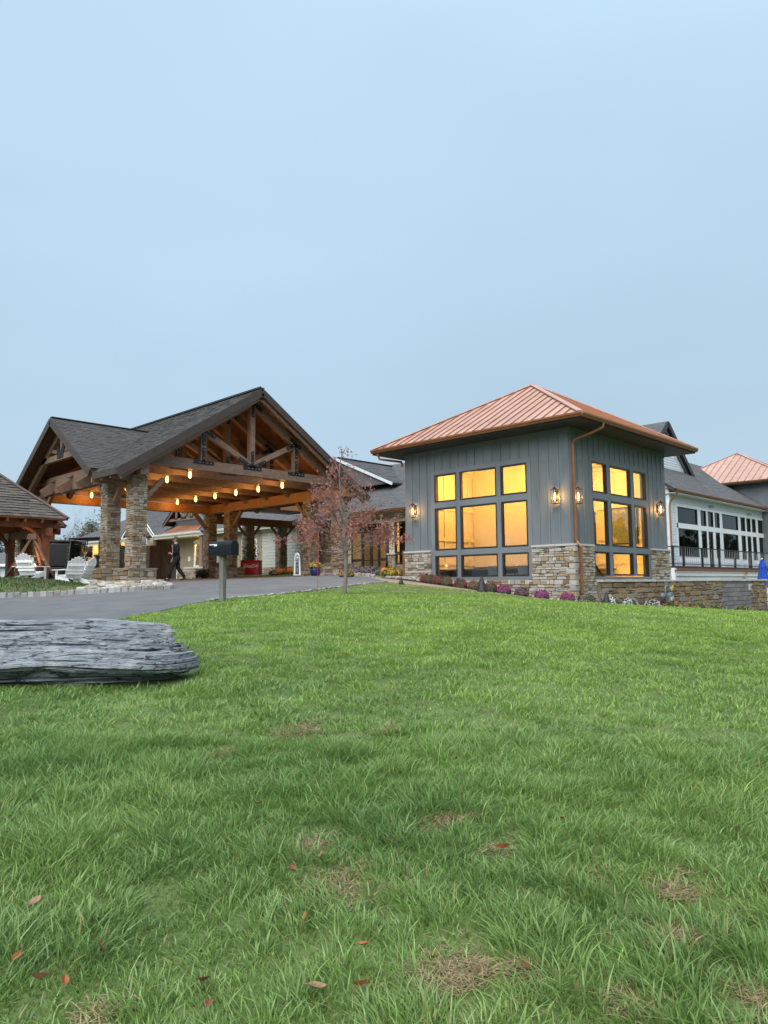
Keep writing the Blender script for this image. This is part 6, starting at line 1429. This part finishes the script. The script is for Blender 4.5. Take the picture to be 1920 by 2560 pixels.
def conifer(x, d, H, label):
    b = gpt(x, d); rr = random.Random(int(x)+9); t = T('evergreen_tree', label, 'tree', (b[0], b[1], b[2]-.2), 'trees beyond the gazebo'); MB().tube([(0, 0, -.3), (0, 0, H*.6), (0, 0, H)], [.2, .12, .02], 7).build('trunk', M['greybark'], t, local=True); mb = MB()
    for i in range(900):
        u = rr.random()**.7; z = H*(.10+.9*(1-u)); R_ = H*.26*(1-(z/H))**.8+.12; a = rr.uniform(0, 6.28); r = R_*rr.uniform(.35, 1.05); c = Vector((r*math.cos(a), r*math.sin(a), z-.12*r)); o = Vector((math.cos(a), math.sin(a), -.35)); sd = Vector((-math.sin(a), math.cos(a), 0)); L = rr.uniform(.25, .55); w = rr.uniform(.08, .18)
        mb.add([c, c+o*L*.5+sd*w, c+o*L, c+o*L*.5-sd*w+Vector((0, 0, .06))], [(0, 1, 2, 3)])
    mb.build('crown', M['conifer'], t, local=True)
conifer(12, 62, 5.2, 'dark evergreen tree at the left frame edge beyond the gazebo'); conifer(-40, 66, 6.0, 'dark evergreen tree left of the frame edge beyond the gazebo')
# potted shrub behind the cooler and low green shrub by the porch
def shrub(loc, r, h, m, n, s, label, name, seed=3):
    t = T(name, label, 'shrub', loc); rr = random.Random(seed); st = MB(); lf = MB()
    for i in range(14):
        a = rr.uniform(0, 6.28); q = Vector((r*.7*math.cos(a)*rr.random(), r*.7*math.sin(a)*rr.random(), h*rr.uniform(.7, 1))); st.tube([(0, 0, 0), tuple(q*.5+Vector((0, 0, .08*h))), tuple(q)], [.02, .012, .006], 4, False)
        for k in range(n//14): u = rr.uniform(.25, 1.05); c = q*u+Vector((rr.gauss(0, r*.28), rr.gauss(0, r*.28), rr.gauss(0, h*.08))); leaf(lf, c, Vector((rr.gauss(0, 1), rr.gauss(0, 1), rr.gauss(.6, .7))).normalized(), s*rr.uniform(.7, 1.3), rr)
    st.build('stems', M['bark'], t, local=True); lf.build('leaves', m, t, local=True)
M['greenleaf'] = mat('green_leaf', (.06, .115, .045), .6, .3, 12, rand=.35, trans=.25)
q = gpt(626, 44.2); shrub((q[0], q[1], q[2]+.1), .62, 2.1, M['greenleaf'], 420, .075, 'leafy green shrub rising behind the red cooler', 'leafy_shrub')
q = gpt(505, 41.5); shrub((q[0], q[1], q[2]), .5, .45, M['conifer'], 380, .08, 'low dark green shrub at the foot of the porch wall', 'low_shrub', 5)
# firewood stack beside the column
fwq = gpt(549, 43.5); fs_ = T('firewood_stack', 'small stack of split firewood beside the stone column', 'firewood', fwq, None, AZ-math.pi/2)
for i in range(5):
    for j in range(7-i % 2): x, z = -.33+.105*j+(.05 if i % 2 else 0), .06+.1*i; MB().tube([(x, -.2, z), (x+rng.uniform(-.01, .01), .2, z)], rng.uniform(.042, .052), 6).build('log', M['cedar'] if (i+j) % 3 else M['creamtrim'], fs_, local=True)
# far houses
def far_house(x0, x1, ybase, yeave, yridge, d, label, wc):
    a, b = dep(x0, yeave, d), dep(x1, yeave, d); zr = dep(x0, yridge, d+3)[2]; ze = a[2]; c = (a+b)/2; w = np.linalg.norm(b-a)/2; z0 = gz(c[0], c[1])-.5
    t = T('distant_house', label, 'house', (c[0], c[1], z0), None, math.atan2(rt[1], rt[0])); h = ze-z0; hr = zr-z0
    bx(-w, .0, 0, w, 7, h).build('wall', wc, t, local=True)
    MB().prism([(-w-.3, -.4, h-.05), (w+.3, -.4, h-.05), (w-.9, 3.4, hr), (-w+.9, 3.4, hr)], (0, 0, .12)).build('roof', M['shinglebg'], t, local=True); MB().prism([(-w-.3, 7.4, h-.05), (w+.3, 7.4, h-.05), (w-.9, 3.5, hr), (-w+.9, 3.5, hr)], (0, 0, .12)).build('roof', M['shinglebg'], t, local=True)
    bx(-w-.32, -.46, h-.16, w+.32, -.38, h+.04).build('gutter', M['white'], t, local=True)
    for u in (-.55, .25): f = bx(w*u-.5, -.05, h*.35, w*u+.5, -.005, h*.8).build('window', M['white'], t, local=True); bx(w*u-.42, -.06, h*.38, w*u+.42, -.052, h*.77).build('pane', M['dkglass'], f, local=True)
far_house(138, 208, 1440, 1392, 1377, 70, 'distant grey roofed house seen between gazebo and column', M['whitesiding']); far_house(-90, 31, 1440, 1412, 1386, 55, 'distant low house at the left frame edge', M['whitesiding'])
# wood beyond the lawn, seen only in the window glass
def woodland():
    rr = random.Random(3); mb = MB(); cols = [(.02, .03, .015)]
    for i in range(1500):
        u = rr.random(); x = 6+330*u; y = -24-rr.uniform(0, 14)+.02*x; H = rr.uniform(8, 14); z0 = -3.2; w = rr.uniform(1.0, 2.4)
        mb.tube([(x, y, z0), (x, y, z0+H*.5)], [.2, .12], 5, False)
        for k in range(10):
            c = Vector((x+rr.gauss(0, w*.7), y+rr.gauss(0, w*.6), z0+H*rr.uniform(.1, 1))); s = rr.uniform(.5, 1.3); n = Vector((rr.gauss(0, 1), rr.gauss(0, 1), rr.gauss(0, .6))).normalized(); t_ = n.orthogonal().normalized(); b_ = n.cross(t_)
            mb.add([c+(t_*math.cos(a)+b_*math.sin(a))*s*rr.uniform(.6, 1.1) for a in (0, 1.2, 2.4, 3.6, 4.9)], [(0, 1, 2, 3, 4)])
    o = mb.build('woodland', M['conifer']); tag(o, 'dark belt of woodland beyond the lawn', 'woodland', kind='stuff')
woodland()

# ------------------------------------------------------------------ river stones in the beds
def pebbles(name, poly, n, s0, s1, label, seed):
    rr = random.Random(seed); P = np.array(poly); x0, y0 = P.min(0); x1, y1 = P.max(0); mb = MB(); k = 0
    src = stone_mesh(seed, None, .16, .07); sv = [v.co.copy() for v in src.vertices]; sf = [tuple(p.vertices) for p in src.polygons]
    while k < n:
        x, y = rr.uniform(x0, x1), rr.uniform(y0, y1)
        if not in_poly(np.array([x]), np.array([y]), P)[0]: continue
        s = rr.uniform(s0, s1); m_ = Matrix.Rotation(rr.uniform(0, 6), 3, 'Z') @ Matrix.Rotation(rr.gauss(0, .25), 3, 'X') @ Matrix.Diagonal((s*rr.uniform(.8, 1.5), s, s*rr.uniform(.35, .7))); c = Vector((x, y, gz(x, y)+.04+rr.uniform(0, s*.35)))
        mb.add([c+m_ @ v for v in sv], sf); k += 1
    o = mb.build(name, M['pebble']); tag(o, label, 'stones', kind='stuff')
kl = [tuple(p) for p in kerb_line]
cA = [dep(x, 1470, d)[:2] for x, d in ((195, 23.0), (300, 22.9), (395, 22.9), (420, 23.4), (400, 26.2), (230, 26.6))]
pebbles('river_stones', cA, 620, .09, .22, 'flat pale river stones around the near stone columns', 21)
pebbles('river_stones', [(21.9, 23.8), (22.7, 25.4), (23.1, 27.6), (25.2, 29.4), (25.4, 28.0), (23.4, 24.4), (22.3, 23.2)], 620, .07, .15, 'pale river stones around the blue planter', 22)
pebbles('river_stones', [(20.75, 18.9), (20.8, 13.0), (X0-.12, 12.6), (X0-.12, 19.8), (20.3, 19.9)], 620, .06, .14, 'pale river stones along the foot of the pavilion', 23)
pebbles('river_stones', [(22.3, 11.85), (22.3, 11.3), (25, 11.5), (30, 11.6), (30, 11.95)], 200, .06, .12, 'scattered stones along the foot of the retaining wall', 24)

# ------------------------------------------------------------------ grassy mound behind the kerb
mc = dep(60, 1465, 24.1); mu, mv = Vector(rt[:2]), Vector(fw[:2])
def mound_h(x, y):
    q = Vector((x-mc[0], y-mc[1])); s, d = q.dot(mu), q.dot(mv); r2 = (s/2.6 if s > 0 else s/7.0)**2+(d/1.35)**2
    return max(0., 1-r2)**1.2*.36
mp = [(mc[0]+mu.x*a*math.cos(t)*(2.6 if math.cos(t) > 0 else 7)+mv.x*1.35*math.sin(t), mc[1]+mu.y*a*math.cos(t)*(2.6 if math.cos(t) > 0 else 7)+mv.y*1.35*math.sin(t)) for a in (1,) for t in [2*math.pi*i/40 for i in range(40)]]
M['moundsoil'] = mat('mound_soil', (.17, .155, .075), .95, .35, 2.5, .6, 40, col2=(.10, .15, .05))
mo = sheet('grass_mound', mp, .25, .012, M['moundsoil'])
for v in mo.data.vertices: v.co.z += mound_h(v.co.x, v.co.y)

# ------------------------------------------------------------------ grass blades
def grass_object(name, base, tipv, wid, ang, col, m, label):
    """base, tip offset (n,3), half width, facing angle, colour (n,3)"""
    n = len(base); V = np.empty((n, 5, 3)); sd = np.stack([np.cos(ang), np.sin(ang), np.zeros(n)], 1)*wid[:, None]
    mid = base+tipv*np.array([.38, .38, .60]); V[:, 0] = base-sd; V[:, 1] = base+sd; V[:, 2] = mid-sd*.85; V[:, 3] = mid+sd*.85; V[:, 4] = base+tipv
    tri = np.array([[0, 1, 2], [1, 3, 2], [2, 3, 4]]); idx = (np.arange(n)[:, None, None]*5+tri[None]).reshape(-1).astype(np.int32)
    me = bpy.data.meshes.new(name); me.vertices.add(n*5); me.vertices.foreach_set('co', V.reshape(-1)); me.loops.add(n*9); me.loops.foreach_set('vertex_index', idx)
    me.polygons.add(n*3); me.polygons.foreach_set('loop_start', np.arange(0, n*9, 3, dtype=np.int32)); me.polygons.foreach_set('loop_total', np.full(n*3, 3, np.int32)); me.update(calc_edges=True)
    at = me.color_attributes.new('Col', 'FLOAT_COLOR', 'POINT'); C = np.ones((n, 5, 4)); sh = np.array([.95, .95, 1.0, 1.0, 1.05]); C[:, :, :3] = col[:, None, :]*sh[None, :, None]; at.data.foreach_set('color', C.reshape(-1))  # faint shading put into blade colour: darker base, lighter tip
    me.materials.append(m); o = link(bpy.data.objects.new(name, me)); tag(o, label, 'grass', kind='stuff'); return o
gm = bpy.data.materials.new('grass_blade'); gm.use_nodes = True; N_, L_ = gm.node_tree.nodes, gm.node_tree.links; bs = N_['Principled BSDF']; at_ = N_.new('ShaderNodeAttribute'); at_.attribute_name = 'Col'; L_.new(at_.outputs['Color'], bs.inputs['Base Color']); bs.inputs['Roughness'].default_value = .42; bs.inputs['Specular IOR Level'].default_value = .5
tr_ = N_.new('ShaderNodeBsdfTranslucent'); L_.new(at_.outputs['Color'], tr_.inputs[0]); mx_ = N_.new('ShaderNodeMixShader'); mx_.inputs[0].default_value = .35; L_.new(bs.outputs[0], mx_.inputs[1]); L_.new(tr_.outputs[0], mx_.inputs[2]); L_.new(mx_.outputs[0], N_['Material Output'].inputs[0])
nr = np.random.default_rng(4)
def vnoise(xy, sc_, seed):      # smooth value noise, vectorised
    q = xy*sc_+seed*17.3; i = np.floor(q).astype(int); f = q-i; f = f*f*(3-2*f)
    def h(a, b): v = np.sin(a*127.1+b*311.7+seed*7.7)*43758.5453; return v-np.floor(v)
    return (h(i[:, 0], i[:, 1])*(1-f[:, 0])+h(i[:, 0]+1, i[:, 1])*f[:, 0])*(1-f[:, 1])+(h(i[:, 0], i[:, 1]+1)*(1-f[:, 0])+h(i[:, 0]+1, i[:, 1]+1)*f[:, 0])*f[:, 1]
def ground_hit(x, y):
    d = 2.
    for _ in range(60):
        p = dep(x, y, d); e = p[2]-gz(p[0], p[1])
        if e < .0: break
        d += max(.03, e*.7)
    return p
DRY = [(780, 2125, .13), (870, 2225, .19), (1120, 2055, .16), (765, 1825, .20), (960, 1828, .12), (1130, 2470, .20), (1240, 2445, .20), (1235, 2140, .09), (1690, 2245, .16), (1790, 2305, .10), (1700, 2350, .12), (1580, 2500, .10), (1880, 2520, .13), (560, 1890, .10), (250, 2545, .08), (1000, 2215, .07), (1480, 2210, .10)]
DRYP = [(ground_hit(x, y)[:2], r) for x, y, r in DRY]
def lawn_blades(n, d0, d1, tuft, hl, wid, seed, side=0):
    nt = n//tuft; u = nr.random(nt); d = np.sqrt(u*(d1*d1-d0*d0)+d0*d0); s = (nr.random(nt)*2-1)*(.575*d+.35)
    if side: s = np.sign(nr.random(nt)-.5)*(.575*d+.35+side*nr.random(nt))
    cx = rt[0]*s+fw[0]*d; cy = rt[1]*s+fw[1]*d; c2 = np.stack([cx, cy], 1)
    k = np.repeat(np.arange(nt), tuft); spread = .028 if d1 < 6 else (.05 if d1 < 13 else .09)
    off = nr.normal(0, spread, (len(k), 2)); xy = c2[k]+off
    keep = in_poly(xy[:, 0], xy[:, 1], lawn_poly); keep &= ~((np.abs((xy-np.array(dep(140, 1690, 7.25)[:2]))@rt[:2]+.37) < 1.70) & (np.abs((xy-np.array(dep(140, 1690, 7.25)[:2]))@fw[:2]) < .42))
    xy, off, k = xy[keep], off[keep], k[keep]; n = len(xy); z = gzv(xy)
    # sway field and tuft fan
    ep = .02; cl = vnoise(xy, 5.5, 12); gr2 = np.stack([vnoise(xy+np.array([ep, 0]), 5.5, 12)-cl, vnoise(xy+np.array([0, ep]), 5.5, 12)-cl], 1)/ep; a1 = vnoise(xy, .9, 1)*9.0; sway = np.stack([np.cos(a1), np.sin(a1)], 1); big = vnoise(xy, 1.6, 2); tuf = (nr.random(nt))[k]
    h = hl*(.5+.8*nr.random(n))*(.50+1.0*tuf)*(.7+.6*big)*(.45+1.1*cl); lean = off/spread*.55+sway*.25-gr2*.10+nr.normal(0, .55, (n, 2))
    tipv = np.concatenate([lean*h[:, None]*.62, h[:, None]*(.95-.25*nr.random(n))[:, None]], 1)
    g = nr.random(n); v1, v2, v3 = vnoise(xy, .35, 3), vnoise(xy, 2.2, 4), tuf; dd = xy@fw[:2]
    cA, cB, cC = np.array([.112, .225, .043]), np.array([.285, .420, .080]), np.array([.200, .310, .135])
    mixv = np.clip(.20+.35*v1+.55*(v2-.5)+.5*(tuf-.5)+.35*(g-.5)+.42*np.clip((dd-5)/7, 0, 1), 0, 1)[:, None]; col = cA*(1-mixv)+cB*mixv
    blu = (np.clip((9-dd)/6, 0, 1)*(.25+.55*(v3 > .55)))[:, None]; col = col*(1-blu*.6)+cC*blu*.6
    col *= (.72+.56*nr.random(n))[:, None]; yel = nr.random(n) < .025; col[yel] = np.array([.30, .27, .10])
    for (c, r) in DRYP:
        q = np.hypot(*((xy-c).T))/(r*.8); w = np.clip(1.15-q+1.3*(vnoise(xy, 8., 6)-.5), 0, 1); sel = nr.random(n) < w*.75; col[sel] = np.array([.40, .295, .15])*(.6+.7*nr.random(sel.sum()))[:, None]; tipv[sel, 2] *= .45; tipv[sel, :2] *= 1.3
        hide = (nr.random(n) < np.clip(w*.45, 0, .45)); tipv[hide] *= .35
    w_ = wid*(.7+.7*nr.random(n))
    return np.concatenate([xy, (z-.006)[:, None]], 1), tipv, w_, nr.random(n)*6.283, col
parts = [lawn_blades(180000, 1.9, 5.2, 15, .058, .0027, 1), lawn_blades(215000, 5.2, 12.5, 10, .043, .0048, 2), lawn_blades(125000, 12.5, 20, 6, .040, .0075, 3), lawn_blades(90000, 20, 38, 5, .034, .011, 6), lawn_blades(75000, 1.4, 5.2, 15, .058, .0042, 4, 2.6), lawn_blades(50000, 5.2, 12.5, 10, .045, .0072, 5, 3.0)]
for c, r in DRYP:      # ragged thatch lying in the dry spots
    k = int(950*min(1, (r/.2)**2)); xy = np.array(c)+nr.normal(0, r*.58, (k, 2))*np.array([1.3, .8]); w = vnoise(xy, 7., 9); xy = xy[w > .38]; k = len(xy); l = .03+.05*nr.random(k); b = nr.random(k)*6.283
    parts.append((np.concatenate([xy, (gzv(xy)+.003+.014*nr.random(k))[:, None]], 1), np.stack([l*np.cos(b), l*np.sin(b), .002+.014*nr.random(k)], 1), .0015+.0014*nr.random(k), b+1.57, np.array([.45, .34, .19])*(.5+.75*nr.random(k))[:, None]))
cat_ = [np.concatenate([p[i] for p in parts]) for i in range(5)]
grass_object('grass', *cat_, gm, 'short green lawn grass with dry tan patches')
# rough grass on the mound
n = 16000; P_ = np.array(mp); xy = np.stack([nr.uniform(P_[:, 0].min(), P_[:, 0].max(), n*3), nr.uniform(P_[:, 1].min(), P_[:, 1].max(), n*3)], 1); xy = xy[in_poly(xy[:, 0], xy[:, 1], P_)][:n]
z = gzv(xy)+np.array([mound_h(x, y) for x, y in xy]); v = vnoise(xy, 1.3, 8); g = nr.random(len(xy)); tan_ = (v < .55+.4*(g-.5))
col = np.where(tan_[:, None], np.array([.30, .25, .13]), np.array([.075, .13, .035]))*(.6+.7*nr.random(len(xy)))[:, None]; h = np.where(tan_, .035, .065)*(.5+nr.random(len(xy)))
tip = np.concatenate([nr.normal(0, .5, (len(xy), 2))*h[:, None], h[:, None]], 1)
grass_object('mound_grass', np.concatenate([xy, z[:, None]], 1), tip, np.full(len(xy), .010), nr.random(len(xy))*6.283, col, gm, 'patchy dry and green grass on the mound behind the kerb')

# ------------------------------------------------------------------ fallen leaves on the lawn
LEAFC = [mat(f'fallen_leaf_{n_}', c, .7, .25, 30, trans=.1) for n_, c in (('brown', (.20, .075, .04)), ('rust', (.30, .095, .03)), ('tan', (.33, .20, .12)))]
M['yleaf'] = mat('yellow_leaf', (.60, .33, .06), .7, .2, 30)
def fallen(x, y, s, m, label, group='fallen leaves on the lawn', rz=0.):
    p = ground_hit(x, y); mb = MB(); n = 7; vs = []
    for i in range(n+1):
        t_ = i/n; w = s*.30*math.sin(math.pi*min(1, t_*.96+.02))**.8; zc = s*.35*(t_-.5)**2*2; vs += [(s*(t_-.5), -w, zc+w*.55), (s*(t_-.5), 0, zc), (s*(t_-.5), w, zc+w*.7)]
    mb.add(vs, [(3*i+k, 3*i+k+1, 3*i+4+k, 3*i+3+k) for i in range(n) for k in (0, 1)]); mb.tube([(-s*.5, 0, s*.17), (-s*.68, 0, s*.2)], .002, 4)
    o = mb.build('fallen_leaf', m); o.location = (p[0], p[1], gz(p[0], p[1])+.035); r = random.Random(int(x+y)); o.rotation_euler = (r.uniform(-.7, .7), r.uniform(-.6, .6), rz or r.uniform(0, 6)); tag(o, label, 'leaf', group)
fallen(862, 1645, .10, M['yleaf'], 'single yellow leaf lying in the middle of the lawn')
fallen(1258, 2142, .07, LEAFC[1], 'rust brown curled leaf on a dry patch right of centre'); fallen(96, 2480, .06, LEAFC[0], 'reddish brown leaf low at the left edge of the lawn'); fallen(790, 2510, .065, LEAFC[2], 'long pale tan leaf standing in the grass near the bottom'); fallen(902, 2500, .06, LEAFC[1], 'small orange rust leaf near the bottom centre'); fallen(508, 2490, .07, LEAFC[0], 'brown curled leaf near the bottom left of centre'); fallen(805, 2165, .05, LEAFC[2], 'small tan leaf beside the upper dry patch'); fallen(87, 2290, .06, LEAFC[2], 'pale tan leaf at the left edge of the lawn')
SMALLL = [(248, 2395, 'left of centre low on the lawn'), (160, 2490, 'beside the reddish leaf at bottom left'), (765, 2320, 'below the central dry patches'), (905, 2390, 'right below the central dry patches'), (515, 2545, 'at the bottom edge left of centre'), (730, 2195, 'left of the central dry patches'), (1410, 2068, 'right of centre halfway down the lawn'), (1840, 2090, 'far right halfway down the lawn'), (1905, 2235, 'at the right frame edge'),
          (1315, 2450, 'right of the big dry patch near the bottom'), (1010, 2205, 'right of the central dry patches'), (650, 2030, 'below the boulder tip on the lawn'), (905, 1990, 'above the central dry patches'), (40, 2430, 'at the left frame edge near the bottom'), (1580, 1660, 'far up the lawn on the right')]
for x, y, wh in SMALLL: fallen(x, y, .042, LEAFC[(x+y) % 3], 'small brown leaf '+wh)
for x, y, wh in ((1210, 1540, 'below the tall black cone light'), (1330, 1548, 'below the bright magenta mums'), (1110, 1545, 'below the dark red mums'), (700, 1540, 'between mailbox and maple'), (1500, 1560, 'below the pavilion corner')): fallen(x, y, .05, LEAFC[(x+y) % 3], 'tiny brown leaf high on the lawn, '+wh)
